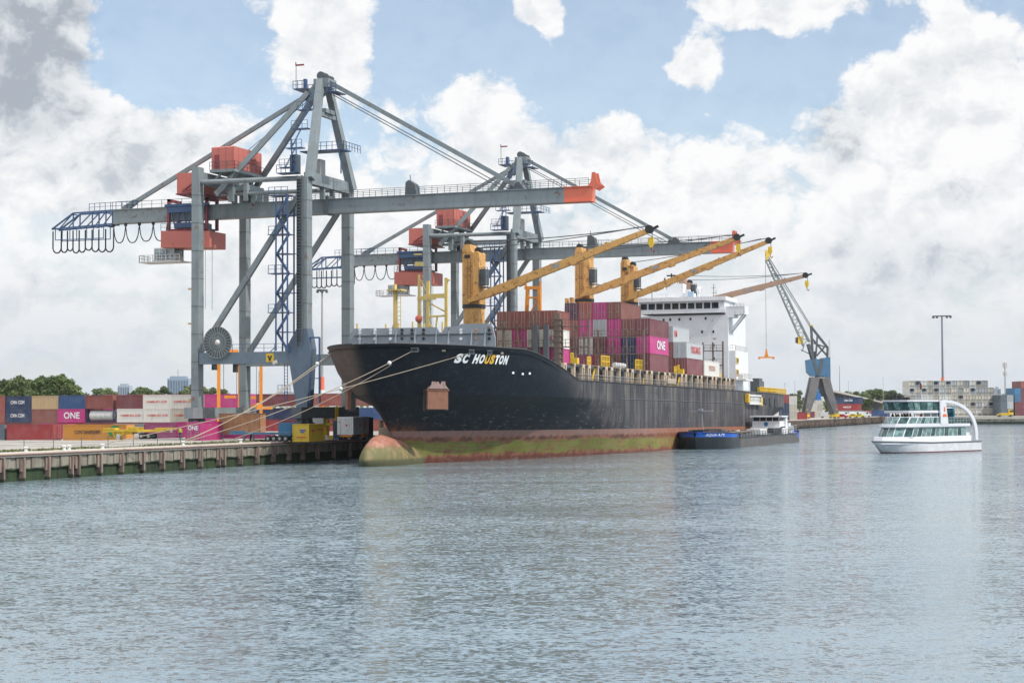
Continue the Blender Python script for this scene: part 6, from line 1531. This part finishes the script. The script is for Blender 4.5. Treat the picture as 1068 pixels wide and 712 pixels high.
for px in (864.6, 865.4): k.bar(tp(px, 372, -1.8), tp(px, 354, -1.8), .1)
k.build('ladder', GALV, r)

# white reefer stacks on the right bank
REEF = {}
def reef_mesh(cl):
    if cl in REEF: return REEF[cl]
    k = MB(); x = 1.22; H = 2.85
    k.box(-x+.05, x-.05, -5.9, 6.0, .1, H-.05)
    for sx in (-1, 1): k.box(*sorted((sx*x, sx*(x-.13))), -6.1, -5.95, 0, H)
    k.box(-x+.13, x-.13, -6.1, -5.95, 0, .16); k.box(-x+.13, x-.13, -6.1, -5.95, H-.16, H)
    k.cur = 1; k.box(-.9, .9, -6.0, -5.9, .3, 1.0); k.box(-.03, .03, -6.05, -5.9, .2, H-.2)
    me = k.mesh('reefer_container', [boxpaint('container_'+cl, CC[cl], .4), paint('reefer_grille', (.25, .25, .24), .6, .3)]); REEF[cl] = me; return me
k = MB(); k.prism([(.95*cos(2*pi*i/14), 1.95+.62*sin(2*pi*i/14)) for i in range(14)], 'y', -6.14, -6.04); FAN = k.mesh('cooling_fan', paint('fan_navy', (.015, .025, .05), .5, .2))
RD = 712.0; gR = RD/1820
rg = random.Random(21)
fans = {(1, 5): 1, (4, 5): 1, (6, 5): 1, (11, 5): 2, (0, 4): 1, (2, 4): 1, (4, 4): 1, (10, 4): 2, (10, 2): 1, (14, 3): 1, (13, 2): 1, (8, 3): 1}
TN = ['bottom', 'second', 'third', 'fourth', 'top', 'top']
for c in range(16):
    top = 5 if c <= 12 else (4 if c == 13 else 3)
    for t_ in range(top):
        px = 947.2+6.28*c; o0 = CF((px-534)*gR, RD, QZ+.3+t_*2.86)
        cl = 'steel' if (c, t_) in ((9, 4), (12, 4), (8, 3)) else rg.choice(['white', 'cream', 'white', 'cream', 'grey'])
        o = bpy.data.objects.new('reefer_container', reef_mesh(cl)); COL.objects.link(o); o.location = o0; o.rotation_euler = (0, 0, YAW)
        tag(o, f'{CW[cl]} reefer container end, {TN[t_]} tier, {nth(c)} column from the left', 'container', 'white reefer containers stacked on the right bank')
        if (c, t_+1) in fans:
            f = bpy.data.objects.new('cooling_fan', FAN); COL.objects.link(f); f.parent = o
RG_ = 'coloured containers at the right picture edge'
def redge(px, t_, cl, lab, end=True, d=700): 
    o0 = CF((px-534)/1820*d, d, QZ+.3+t_*2.75); container(o0, cl, lab, RG_, rz=YAW+pi/2, L=F40, H=2.75, doors=True)
for c, col_ in enumerate([['maroon', 'maroon', 'lightblue', 'lightblue'], ['wine', 'wine', 'maroon', 'maroon', 'redbrown'], ['blue', 'wine', 'red', 'maroon', 'lightblue'], ['maroon', 'blue', 'red', 'wine', 'blue']]):
    for t_, cl in enumerate(col_): redge(1056.3+6.4*c, t_, cl, f'{CW[cl]} container end, {TN[t_]} tier, {nth(c)} column from the left of the right edge stack')
for c, (cl, px) in enumerate((('slate', 1042), ('grey', 1048.6))):
    for t_ in range(3): redge(px, t_, cl if t_ else 'slate', f'{CW[cl if t_ else "slate"]} container end, {TN[t_]} of the low {["dark", "pale"][c]} column under the yellow green trees')
# yellow terminal tractor and low pale shed on the right bank
q = CF((1048-534)/1820*680, 680, QZ); r = thing('terminal_tractor', q, 'yellow terminal tractor on the right bank by the coloured stack', 'tractor', rot=(0, 0, YAW))
k = MB(); k.box(-3.4, 2.6, -1, 1, .6, 1.1); k.box(-2.2, 1.0, -1.1, 1.1, 1.1, 1.5); k.build('chassis', YELL, r)
k = MB(); k.prism([(1.2, .9), (2.8, .9), (2.8, 1.9), (2.4, 2.8), (1.2, 2.8)], 'y', -.9, .9); k.build('cab', YELL, r)
k = MB(); k.box(1.4, 2.72, -.93, .93, 1.8, 2.5); k.build('window', GLASS, r)
for x in (-2.4, 1.9):
    for y in (-.95, .95): wheel(r, x, y, .5, .5, .3)
# light masts on the right bank
q = CF((983-534)/1820*790, 790, QZ); zt = P(981.6, 330, d=790).z-QZ; r = thing('light_mast', q, 'tall grey light mast with wide lamp head above the white reefer stacks', 'light mast')
k = MB(); k.tube([(0, 0, 0), (0, 0, zt)], .62, 10, .34); k.build('pole', paint('grey_blue_pole', (.16, .19, .23), .5, .2), r)
k = MB(); k.box(-4.2, 4.2, -.5, .5, zt, zt+.5)
for x in (-3.8, -2.2, 2.2, 3.8): k.box(x-.5, x+.5, -.6, .6, zt-.7, zt)
k.build('lamp_head', GREYD, r)
k = MB(); k.tube([(0, 0, 14.6), (0, 0, 17.2)], .72, 10); k.build('painted_band', CORALT, r)
q = CF((1048-534)/1820*1000, 1000, QZ); zt = P(1048, 378, d=1000).z-QZ; r = thing('antenna_mast', q, 'slim pale antenna mast with panel aerials near the right picture edge', 'mast')
k = MB(); k.tube([(0, 0, 0), (0, 0, zt)], .5, 8, .25); k.build('pole', GALV, r)
k = MB()
for a in range(6): k.box(1.0*cos(a)-.3, 1.0*cos(a)+.3, 1.0*sin(a)-.3, 1.0*sin(a)+.3, zt-3, zt); k.box(.9*cos(a)-.25, .9*cos(a)+.25, .9*sin(a)-.25, .9*sin(a)+.25, zt-7.5, zt-5.2)
k.build('aerial_panel', WHITED, r)

# distant tower blocks, haze painted into their pale wall colours
def block(px0, px1, pyt, d, lab, mat, rows, cols, extra=None):
    a = P(px0, pyt, d=d); b = P(px1, pyt, d=d); W = (b-a).length; H = a.z-2; c = CF(((px0+px1)/2-534)/1820*d, d, 2.0)
    r = thing('tower_block', c, lab, 'building', 'distant tower blocks', (0, 0, YAW-atan(((px0+px1)/2-534)/1820)*0))
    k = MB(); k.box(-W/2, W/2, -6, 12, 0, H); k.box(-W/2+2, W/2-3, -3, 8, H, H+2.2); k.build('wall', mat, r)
    me = None
    k = MB(); k.box(-W/cols*.32, W/cols*.32, -.12, .12, -1.0, 1.0); me = k.mesh('window', paint('far_window', (.10, .15, .21), .3, .1))
    for i in range(cols):
        for j in range(rows):
            o = bpy.data.objects.new('window', me); COL.objects.link(o); o.parent = r; o.location = (-W/2+W*(i+.5)/cols, -6.05, 20+(H-22)*(j+.5)/rows)
    if extra: k = MB(); k.tube([(extra, 0, H), (extra, 0, H+9)], .4, 5); k.build('mast', GALV, r)
block(175.5, 197.5, 394.5, 1800, 'bluish tower block on the skyline left of the crane leg', paint('hazed_blue_block', (.24, .31, .40), .6, .2), 7, 8, -1)
block(123.8, 136, 402, 2000, 'small grey tower block on the skyline above the yard', paint('hazed_grey_block', (.32, .37, .43), .6, .2), 5, 5)
block(1038.5, 1042, 405, 2200, 'pale faint tower block right of the white reefer stacks', paint('hazed_grey_block', (.32, .37, .43), .6, .2), 6, 2)
block(1033.5, 1037.3, 408, 2300, 'fainter low tower block touching the white reefer stacks', paint('hazed_grey_block', (.32, .37, .43), .6, .2), 5, 2)
# far wooded skyline, one mass
k = MB(); rg = random.Random(9)
for i in range(5200):
    px = rg.uniform(-60, 1130); d = rg.uniform(1500, 1900); base = 415.5+2.0*sin(px*.045)+1.5*sin(px*.13+2)
    if 250 < px < 800 : base = 417.0
    q = P(px, 423, d=d); zt = P(px, base, d=d).z
    zz = 2+(zt-2)*(rg.random()**.6); s = rg.uniform(.9, 2.4); a = rg.uniform(0, pi); b_ = rg.uniform(-.6, .6)
    u = Vector((cos(a), sin(a), 0))*s; v_ = Vector((-sin(a)*sin(b_), cos(a)*sin(b_), cos(b_)))*s*.7; c = Vector((q.x, q.y, zz))
    k.add([c-u-v_*.5, c+u*.3-v_, c+u+v_*.4, c-u*.2+v_], [(0, 1, 2, 3)])
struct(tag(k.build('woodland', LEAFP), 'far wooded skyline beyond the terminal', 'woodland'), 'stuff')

# ================================================================== BARGE
BX = -73.6
bow = P(712, 467, Z=0.6); Y0b = 292.0; Y1b = 366.0
barge = thing('tank_barge', (BX, (Y0b+Y1b)/2, 0), 'low dark tank barge with blue bow lying alongside the ship', 'barge')
bo = (-BX, -(Y0b+Y1b)/2, 0)
def barge_hull_mat():
    m, t = newmat('barge_hull'); co = t.node('ShaderNodeTexCoord', out=3); s = t.sep(co); n = t.noise(co, .7, 6, .65); st = t.noise(t.vm('MULTIPLY', co, (1, 1, .15)), 1.5, 5, .65)
    gy = t.mix(t.mr(st, .38, .66, 0, 1), (.055, .052, .052), (.11, .10, .095)); gy = t.mix(t.mr(n, .6, .7, 0, .7), gy, (.16, .09, .05))
    bk = t.mix(t.mr(n, .4, .7, 0, 1), (.012, .018, .022), (.025, .032, .036))
    c = t.mix(t.mr(s[1], -23.0, -22.0, 0, 1), bk, gy)
    bl = t.mix(t.mr(n, .4, .7, 0, 1), (.010, .085, .42), (.02, .12, .50))
    edge = t.m('ADD', t.m('MULTIPLY', t.m('ADD', s[1], 37), -.016), 2.12)
    f = t.m('MULTIPLY', t.mr(s[2], t.m('SUBTRACT', edge, .02), t.m('ADD', edge, .02), 0, 1), t.mr(t.m('ADD', s[1], t.m('MULTIPLY', t.m('SUBTRACT', s[2], 2.0), -2.0)), -24.9, -25.1, 0, 1))
    c = t.mix(f, c, bl)
    c = t.mix(t.m('MULTIPLY', t.mr(s[1], 30.3, 30.6, 0, 1), t.mr(s[2], .9, 1.0, 0, 1)), c, (.03, .10, .38))
    bs = t.node('ShaderNodeBsdfPrincipled', {'Base Color': c, 'Roughness': .5}); t.node('ShaderNodeOutputMaterial', {0: bs}); return m
def bhb(Y, z):
    s0 = Y0b+(2.6-z)*.35; L_ = 9.0; t_ = (Y-s0)/L_
    b = 0 if t_ <= 0 else 4.7*(1-(1-min(1, t_))**2.2)**.75
    if Y > Y1b-5: b *= 1-.25*((Y-Y1b+5)/5)**2
    return b
def bzt(Y): 
    if Y < 306: return 3.0-.45*(Y-Y0b)/14
    return 1.75 if Y < 358 else 1.75+.5*(Y-358)/8
m = MB(bo)
ysb = sorted([Y0b+(i/24)**2*14 for i in range(25)]+[300, 305.9, 306.1, 309, 314, 320, 325, 330, 340, 350, 357.9, 360, 361, 362, 363, 364, 365, Y1b])
for s in (1, -1):
    vs = []; 
    for f in (0, .25, .5, .75, 1.0):
        for Y in ysb: z = -1.0+(bzt(Y)+1.0)*f; vs.append((BX+s*bhb(max(Y, Y0b+(2.6-z)*.35), z), max(Y, Y0b+(2.6-z)*.35), z))
    n = len(ysb); m.add(vs, [(a*n+i, a*n+i+1, (a+1)*n+i+1, (a+1)*n+i) for a in range(4) for i in range(n-1)])
vs = [(BX+s*bhb(Y, bzt(Y)), max(Y, Y0b), bzt(Y)-.25) for s in (1, -1) for Y in ysb]; n = len(ysb)
m.add(vs, [(i, i+1, n+i+1, n+i) for i in range(n-1)])
b1 = bhb(Y1b, 1.5); m.add([(BX-b1, Y1b, -1), (BX+b1, Y1b, -1), (BX+b1, Y1b, bzt(Y1b)), (BX-b1, Y1b, bzt(Y1b))], [(0, 1, 2, 3)])
m.build('hull', barge_hull_mat(), barge, True)
# name on the blue bow band, bent round the bow
def bow_at(px):
    lo, hi = Y0b+.3, Y0b+14
    for _ in range(40):
        mid_ = (lo+hi)/2
        if pxof(Vector((BX+bhb(mid_, 2.4), mid_, 2.4)))[0] < px: lo = mid_
        else: hi = mid_
    return lo
me = text_mesh('AQUA A.M.', 1.0, 0, .12)
bm = bmesh.new(); bm.from_mesh(me); bmesh.ops.triangulate(bm, faces=bm.faces); bmesh.ops.subdivide_edges(bm, edges=bm.edges, cuts=3, use_grid_fill=True); bm.to_mesh(me); bm.free()
xs = [v.co.x for v in me.vertices]; yv = [v.co.y for v in me.vertices]; x0_, x1_, y0_, y1_ = min(xs), max(xs), min(yv), max(yv)
tab = [bow_at(735.5+20*i/20) for i in range(21)]
for v in me.vertices:
    u_ = (v.co.x-x0_)/(x1_-x0_)*20; i = min(19, int(u_)); Y = tab[i]+(tab[i+1]-tab[i])*(u_-i); z = 2.14+.58*(v.co.y-y0_)/(y1_-y0_)
    dx = (bhb(Y+.05, z)-bhb(Y-.05, z))/.1; L_ = sqrt(1+dx*dx)
    v.co = (bhb(Y, z)+.10/L_, Y-.10*dx/L_-(Y0b+Y1b)/2, z)
me.materials.append(LETW); o = bpy.data.objects.new('lettering', me); COL.objects.link(o); o.parent = barge
m = MB(bo)
for s in (1, -1): m.tube([(BX+s*(bhb(Y, bzt(Y))+.03), Y, bzt(Y)+.02) for Y in ysb if Y > Y0b+.4], .10, 5)
m.build('gunwale', BLACK, barge)
m = MB(bo); m.box(BX-3.6, BX+3.6, 307, 350, 1.4, 2.15); m.build('trunk_deck', GREYD, barge)
rg = random.Random(4)
for i in range(13):
    Y = 308+i*3.2; m = MB(bo); m.box(BX-2.6, BX+2.6, Y, Y+.5, 2.35, 2.75); m.tube([(BX+1.5, Y+1, 2.35), (BX+1.5, Y+1, 3.0)], .4, 8); m.build('tank_hatch', rg.choice([GREYD, BROWN, WHITED]), barge)
for x in (-1.8, -.6, .6, 2.6):
    m = MB(bo); m.tube([(BX+x, 306, 2.7), (BX+x, 350, 2.7)], .17, 6); m.build('deck_pipe', BROWN, barge)
m = MB(bo); m.rail([(BX+4.5, 307, 1.7), (BX+4.5, 356, 1.7)], 1.0, 2.5, .04); m.build('handrail', GREYD, barge)
for Y, mat, h in ((295, BLACK, .9), (298, BLACK, .7), (301.5, BLACK, .8), (304.5, GREYD, 1.0)):
    m = MB(bo); m.box(BX-1.2, BX+1.8, Y, Y+1.4, 2.3, 2.4+h); m.tube([(BX-1.9, Y+.5, 2.9), (BX+2.4, Y+.5, 2.9)], .45, 10); m.build('winch', mat, barge)
m = MB(bo); m.box(BX+1.5, BX+4.1, 326, 332.5, 2.0, 3.1); m.build('deck_locker', WHITED, barge)
m = MB(bo); YM = 299; q = P(733.5, 436, Y=YM); tz = P(731, 428, Y=YM).z; m.tube([(q.x, YM, 2.4), (q.x-.3, YM, tz)], .08, 6); m.bar((q.x-2.4, YM, tz-.1), (q.x+1.7, YM, tz-.05), .25, .3); m.box(q.x-.9, q.x-.1, YM-.3, YM+.3, tz-.1, tz+.35); m.build('bow_mast', GALV, barge)
# wheelhouse
zr = P(800, 433.5, Y=352).z
m = MB(bo); m.box(BX-3.3, BX+3.3, 351.5, 357.5, 1.6, 3.1); m.box(BX-3.0, BX+2.6, 352, 357, 3.1, 4.35); wh_ = m.build('wheelhouse', WHITE, barge)
m = MB(bo); m.box(BX-3.4, BX+3.2, 351.4, 358, zr-.25, zr); m.box(BX+2.3, BX+3.0, 356.5, 358.2, 3.1, zr-.25); m.build('roof', WHITE, wh_)
m = MB(bo); m.box(BX-2.95, BX+2.5, 352.05, 357, 4.35, zr-.25); m.build('window', GLASS, wh_)
for x in (-2.9, -1.5, -.2, 1.1, 2.4):
    m = MB(bo); m.box(BX+x, BX+x+.12, 351.98, 352.08, 4.35, zr-.25); m.build('mullion', WHITED, wh_)
m = MB(bo); m.tube([(BX-.2, 351.93, 3.75), (BX-.2, 352.0, 3.75)], .45, 12); m.build('emblem', paint('blue_emblem', (.03, .14, .30), .5, .1), wh_)
m = MB(bo); m.box(BX-2.5, BX+3.4, 358.3, 362.5, 1.9, 3.3); m.box(BX+.5, BX+3.2, 359, 360.5, 3.3, 3.9); m.sphere((BX+1.5, 363.2, 3.1), .9, 10, 7); m.build('cabin', WHITE, barge)
m = MB(bo); m.tube([(BX+4.3, 344, 2.6), (BX+4.3, 345, 3.2), (BX+4.3, 349, 3.2)], .15, 6); m.box(BX+2.6, BX+4.0, 339, 347, 2.2, 3.0); m.build('deck_gear', BLACK, barge)
m = MB(bo); m.rail([(BX+3.6, 358, 2.2), (BX+3.6, Y1b-.3, 2.4), (BX-3, Y1b-.3, 2.4)], 1.0, 1.2, .04); m.build('handrail', GALV, barge)

# ================================================================== TOUR BOAT
fb = P(921, 472.4, Z=0); los = atan((970-534)/1820)
ang = YAW-los-radians(34)          # stern direction, from +Y towards -X
fy = Vector((-sin(ang), cos(ang), 0)); LB = 25.5
ferry = thing('tour_boat', fb, 'white glazed tour boat with arched stern crossing the river on the right', 'boat', rot=(0, 0, ang)); FS = .885; ferry.scale = (FS, FS, FS)
# local frame: +y towards the stern, -x is the side seen from the quay side (bow left in view)
def fhb(y, z):
    s0 = -2.6+(2.1-z)*1.15 if z < 2.1 else -2.6
    t_ = (y-s0)/9.5; W = 3.7
    return 0 if t_ <= 0 else W*(1-(1-min(1, t_))**2.0)**.72
FW_ = paint('ferry_white', (.60, .61, .64), .35, .16, 0, scale=.4, rnd=.02)
FWG = paint('ferry_grey_hull', (.60, .60, .62), .4, .2, 0, scale=.5, rnd=.02)
TEAL = glass('teal_glass', (.075, .135, .13), .05)
TEALD = glass('dark_teal_glass', (.012, .040, .038), .05)
def ftop(y): return 2.10-.35*min(1, max(0, (y+2.6)/12))
ysf = [-2.6+(i/26)**1.8*27.9 for i in range(27)]
m = MB()
for s in (1, -1):
    vs = []
    for f in (0, .3, .55, .8, 1):
        for y in ysf:
            z = -.4+(ftop(y)+.4)*f; yy = max(y, -2.6+(2.1-z)*1.15 if z < 2.1 else y); vs.append((s*fhb(yy, z), yy, z))
    n = len(ysf); m.add(vs, [(a*n+i, a*n+i+1, (a+1)*n+i+1, (a+1)*n+i) for a in range(4) for i in range(n-1)])
m.add([(s*fhb(y, ftop(y)), y, ftop(y)-.02) for s in (1, -1) for y in ysf], [(i, i+1, n+i+1, n+i) for i in range(n-1)])
ye = ysf[-1]; m.add([(-3.7, ye, -.4), (3.7, ye, -.4), (3.7, ye, ftop(ye)), (-3.7, ye, ftop(ye))], [(0, 1, 2, 3)])
def fh_mat():
    mm, t = newmat('tour_boat_hull'); co = t.node('ShaderNodeTexCoord', out=3); z = t.sep(co)[2]; n_ = t.noise(co, .8, 5, .6)
    c = t.mix(t.mr(n_, .4, .7, 0, 1), (.52, .53, .55), (.62, .63, .65)); c = t.mix(t.mr(z, .16, .20, 1, 0), c, (.10, .02, .02))
    bs = t.node('ShaderNodeBsdfPrincipled', {'Base Color': c, 'Roughness': .35}); t.node('ShaderNodeOutputMaterial', {0: bs}); return mm
m.build('hull', fh_mat(), ferry, True)
m = MB()
for s in (1, -1): m.tube([(s*(fhb(y, ftop(y))+.05), y, ftop(y)+.0) for y in ysf], .11, 5)
m.build('rubbing_strake', GREYD, ferry)
# deck tiers: outlines in plan, glazed bands leaning back towards the top
def plan(y0, W, yb, nose=3.0):
    """outline from the stern port corner round the bow, counter-clockwise"""
    return [(W, yb), (W, y0+nose), (W*.82, y0+nose*.42), (W*.40, y0+.1), (0, y0), (-W*.40, y0+.1), (-W*.82, y0+nose*.42), (-W, y0+nose), (-W, yb)]
def tier(p0, z0, p1, z1, name, mat, cap=True):
    k = MB(); n_ = len(p0); k.add([(x, y, z0) for x, y in p0]+[(x, y, z1) for x, y in p1], [(i, (i+1) % n_, n_+(i+1) % n_, n_+i) for i in range(n_)]+[tuple(n_+i for i in range(n_))]+[tuple(range(n_))])
    return k.build(name, mat, ferry)
def panes(p0, z0, p1, z1, per, name, mats, skip=()):
    """separate panes let in between white mullions round an outline"""
    for e in range(len(p0)-1):
        if e in skip: continue
        a0, b0 = Vector((*p0[e], z0)), Vector((*p0[e+1], z0)); a1, b1 = Vector((*p1[e], z1)), Vector((*p1[e+1], z1))
        n_ = max(1, round((b0-a0).length/per)); nrm = (b0-a0).cross(a1-a0).normalized()*.05
        ctr = Vector((0, (p0[0][1]+p0[4][1])/2, z0))
        if (a0-ctr).dot(nrm) < 0: nrm = -nrm
        for i in range(n_):
            f0, f1 = (i+.07)/n_, (i+.93)/n_
            q_ = [a0.lerp(b0, f0).lerp(a1.lerp(b1, f0), .06), a0.lerp(b0, f1).lerp(a1.lerp(b1, f1), .06), a0.lerp(b0, f1).lerp(a1.lerp(b1, f1), .94), a0.lerp(b0, f0).lerp(a1.lerp(b1, f0), .94)]
            k = MB(); k.add([v+nrm for v in q_]+[v-nrm*.5 for v in q_], [(0,1,2,3),(7,6,5,4),(0,4,5,1),(1,5,6,2),(2,6,7,3),(3,7,4,0)]); k.build(name, mats[(i+e) % len(mats)], ferry)
pA0 = plan(1.0, 3.25, 21.0); pA1 = plan(2.0, 3.15, 21.0)
hp = lambda k_, dy: [(s_*k_*fhb(y_, 2.5), y_+dy) for s_, ys_ in ((1, (22, 8, 5, 3, 1, 0, -1, -1.8)), (-1, (-2.2, -1.8, -1, 0, 1, 3, 5, 8, 22))) for y_ in ys_]
tier(hp(.985, .0), 1.6, hp(.92, .45), 2.85, 'main_deck_bulwark', FW_)
tier(pA0, 2.75, pA1, 4.55, 'main_saloon', FW_); panes(pA0, 2.8, pA1, 4.45, 1.45, 'saloon_window', [TEAL, TEALD, TEAL])
tier(plan(1.5, 3.5, 22), 4.55, plan(1.7, 3.5, 22), 5.05, 'upper_deck_band', FW_)
pB0 = plan(2.2, 3.3, 14.2); pB1 = plan(3.3, 3.2, 14.2)
tier(pB0, 5.05, pB1, 6.35, 'upper_parapet', FW_, False); panes(pB0, 5.1, pB1, 6.28, 1.3, 'parapet_pane', [TEAL, TEAL, TEALD])
# open deck rail aft with glass
m = MB(); m.rail([(-3.3, 14.2, 5.05), (-3.3, 22, 5.05), (3.3, 22, 5.05), (3.3, 14.2, 5.05)], 1.1, 1.0, .04); m.build('handrail', GALV, ferry)
for x in (-3.32, 3.28):
    for i in range(7): k = MB(); k.box(x, x+.04, 14.5+i*1.05, 15.4+i*1.05, 5.2, 6.0); k.build('parapet_pane', TEALD, ferry)
# upper saloon on open deck posts: roof with large green glazed screen
pC0 = plan(3.6, 3.05, 12.6, 1.6); pC1 = plan(3.1, 3.15, 12.9, 1.6)
for x in (-2.9, 2.9):
    for y in (5.6, 8, 10.4, 12.4): k = MB(); k.box(x-.07, x+.07, y-.07, y+.07, 5.05, 7.3); k.build('deck_post', FW_, ferry)
tier(plan(3.4, 3.15, 12.8, 1.6), 7.0, plan(3.4, 3.15, 12.8, 1.6), 7.45, 'roof_deck_band', FW_)
tier(pC0, 7.45, pC1, 9.0, 'observation_lounge', TEALD); panes(pC0, 7.5, pC1, 8.95, 1.9, 'lounge_window', [TEALD, TEAL])
tier(plan(2.9, 3.3, 13.2, 1.6), 9.0, plan(2.9, 3.3, 13.2, 1.6), 9.3, 'roof', FW_)
# slanted funnel panel and stern arch, one each side
for s in (-1, 1):
    k = MB(); k.prism([(12.6, 4.9), (15.0, 4.9), (14.2, 9.0), (12.4, 9.25)], 'x', *sorted((s*3.3, s*3.55))); fp = k.build('funnel_panel', FW_, ferry)
    k = MB(); x = s*3.58; k.prism([(13.1, 6.3), (14.5, 6.3), (14.3, 6.8), (13.3, 6.75)], 'x', *sorted((x, x-s*.05))); k.prism([(13.5, 7.3), (14.0, 7.2), (13.9, 8.0), (13.6, 8.1)], 'x', *sorted((x, x-s*.05))); k.build('emblem', paint('orange_emblem', (.72, .13, .03), .5, .1), fp)
    k = MB(); N = 16; pts_o = []; pts_i = []
    for i in range(N+1):
        f = i/N; a = pi/2*(1-f); pts_o.append((13.0+11.6*cos(a)**.9, 2.0+7.35*sin(a)**.75)); pts_i.append((13.0+10.75*cos(a)**.9, 2.0+6.85*sin(a)**.76))
    vs = [(xx, y, z) for xx in (s*3.15, s*3.5) for (y, z) in pts_o+pts_i]; M_ = 2*(N+1); fs = []
    for i in range(N):
        o0, o1, i0, i1 = i, i+1, N+1+i, N+2+i
        fs += [(o0, o1, i1, i0), (M_+o0, M_+i0, M_+i1, M_+o1), (o0, M_+o0, M_+o1, o1), (i0, i1, M_+i1, M_+i0)]
    k.add(vs, fs); k.build('stern_arch', FW_, ferry)
k = MB(); k.box(-2.2, 2.2, 18.6, 19.0, 5.05, 8.2); k.build('stair_screen', glass('blue_screen', (.02, .12, .17), .1), ferry)
k = MB(); k.box(-3.0, 3.0, 14.6, 18.5, 7.8, 8.0); k.box(-2.6, -1.0, 16, 18.6, 5.05, 7.8); k.build('stair_house', FW_, ferry)
k = MB(); k.box(-2.6, 2.6, 21, 23.5, 2.1, 3.4); k.box(-3.3, -2.5, 22.6, 23.6, 2.1, 3.6); k.build('stern_cabin', FW_, ferry)
k = MB(); k.box(-3.5, -2.9, 24.2, 24.9, 2.1, 2.7); k.box(-3.4, -2.9, 21.8, 22.4, 2.1, 2.6); k.build('bollard_box', BLACK, ferry)
k = MB(); k.box(-3.42, -3.36, 19.4, 20.6, 2.2, 3.6); k.build('boarding_door', TAN, ferry)
k = MB(); k.box(-.4, .5, 5.0, 5.8, 9.3, 10.1); k.box(-1.5, -.9, 5.4, 5.9, 9.3, 10.4); k.tube([(-1.9, 5.5, 9.3), (-1.9, 5.5, 10.8)], .05, 5); k.box(.8, 1.8, 5.2, 5.8, 9.3, 9.8); k.build('roof_gear', BLACK, ferry)
k = MB(); k.tube([(1.5, 9.2, 9.3), (1.5, 9.2, 12.4)], .05, 5); k.build('flag_staff', GALV, ferry)
k = MB(); k.box(1.52, 1.9, 9.19, 9.21, 11.2, 12.3); k.build('flag', DRED, ferry)
ox = bpy.data.objects.new('anchor_hole', None)
me = text_mesh('SPIDO' if False else 'HARBOUR TOUR', 1.0, .02, .0) if False else None
k = MB()
for i in range(11): k.box(-3.42, -3.38, 9.0+i*.62, 9.0+i*.62+.42, 2.22, 2.5)
k.build('faded_lettering', paint('faded_pink_letters', (.62, .36, .38), .5, .1), ferry)
k = MB(); k.sphere((-1.55, .25, 2.32), .24, 8, 6); k.build('bow_light', BLACK, ferry)
# passengers
PGc = 'passengers on the tour boat decks'
rg = random.Random(8)
def onf(x, y, z): return fb+Vector((x*cos(ang)-y*sin(ang), x*sin(ang)+y*cos(ang), z))*FS
spots = [(-2.4, 6.4, 'first'), (-2.3, 7.3, 'second'), (-2.5, 8.2, 'third'), (-2.4, 9.2, 'fourth'), (-2.3, 10.0, 'fifth'), (-2.5, 11.0, 'sixth'), (-2.4, 11.9, 'seventh')]
cols = [((.02, .02, .03), 'black'), ((.3, .05, .05), 'dark red'), ((.5, .5, .48), 'pale grey'), ((.03, .05, .12), 'navy'), ((.5, .6, .05), 'lime yellow'), ((.02, .02, .02), 'black'), ((.12, .1, .08), 'brown')]
for (x, y, w_), (c_, cn) in zip(spots, cols): person(onf(x, y, 5.05), ang-pi/2+rg.uniform(-.4, .4), c_, (.02, .025, .04), f'person in {cn} under the tour boat lounge, {w_} behind the bow', False, PGc)
for (x, y, w_), (c_, cn) in zip([(-2.5, 15.4, 'nearest the white funnel panel'), (-2.3, 16.6, 'midway on the open stern deck'), (-2.6, 17.6, 'farther aft on the open stern deck'), (-2.2, 20.6, 'by the blue stair screen')], [((.25, .02, .03), 'red'), ((.02, .03, .08), 'navy'), ((.6, .6, .58), 'white'), ((.3, .2, .14), 'tan')]):
    person(onf(x, y, 5.05), ang-pi/2+rg.uniform(-.5, .5), c_, (.02, .025, .04), f'person in {cn} on the tour boat, {w_}', False, PGc)

# ================================================================== HARBOUR AIR
def haze():
    m = bpy.data.materials.new('haze'); m.use_nodes = True; t = NT(m.node_tree)
    v = t.node('ShaderNodeVolumePrincipled', {'Color': (0.80, 0.86, 0.92), 'Density': 0.00004, 'Anisotropy': 0.2})
    o = t.n.new('ShaderNodeOutputMaterial'); t.l.new(v, o.inputs['Volume'])
    k = MB(); k.box(-3400, 4900, -900, 5300, -4.5, 75)
    h = k.build('haze', m); h['kind'] = 'stuff'; h['label'] = 'thin summer haze over the harbour'
haze()
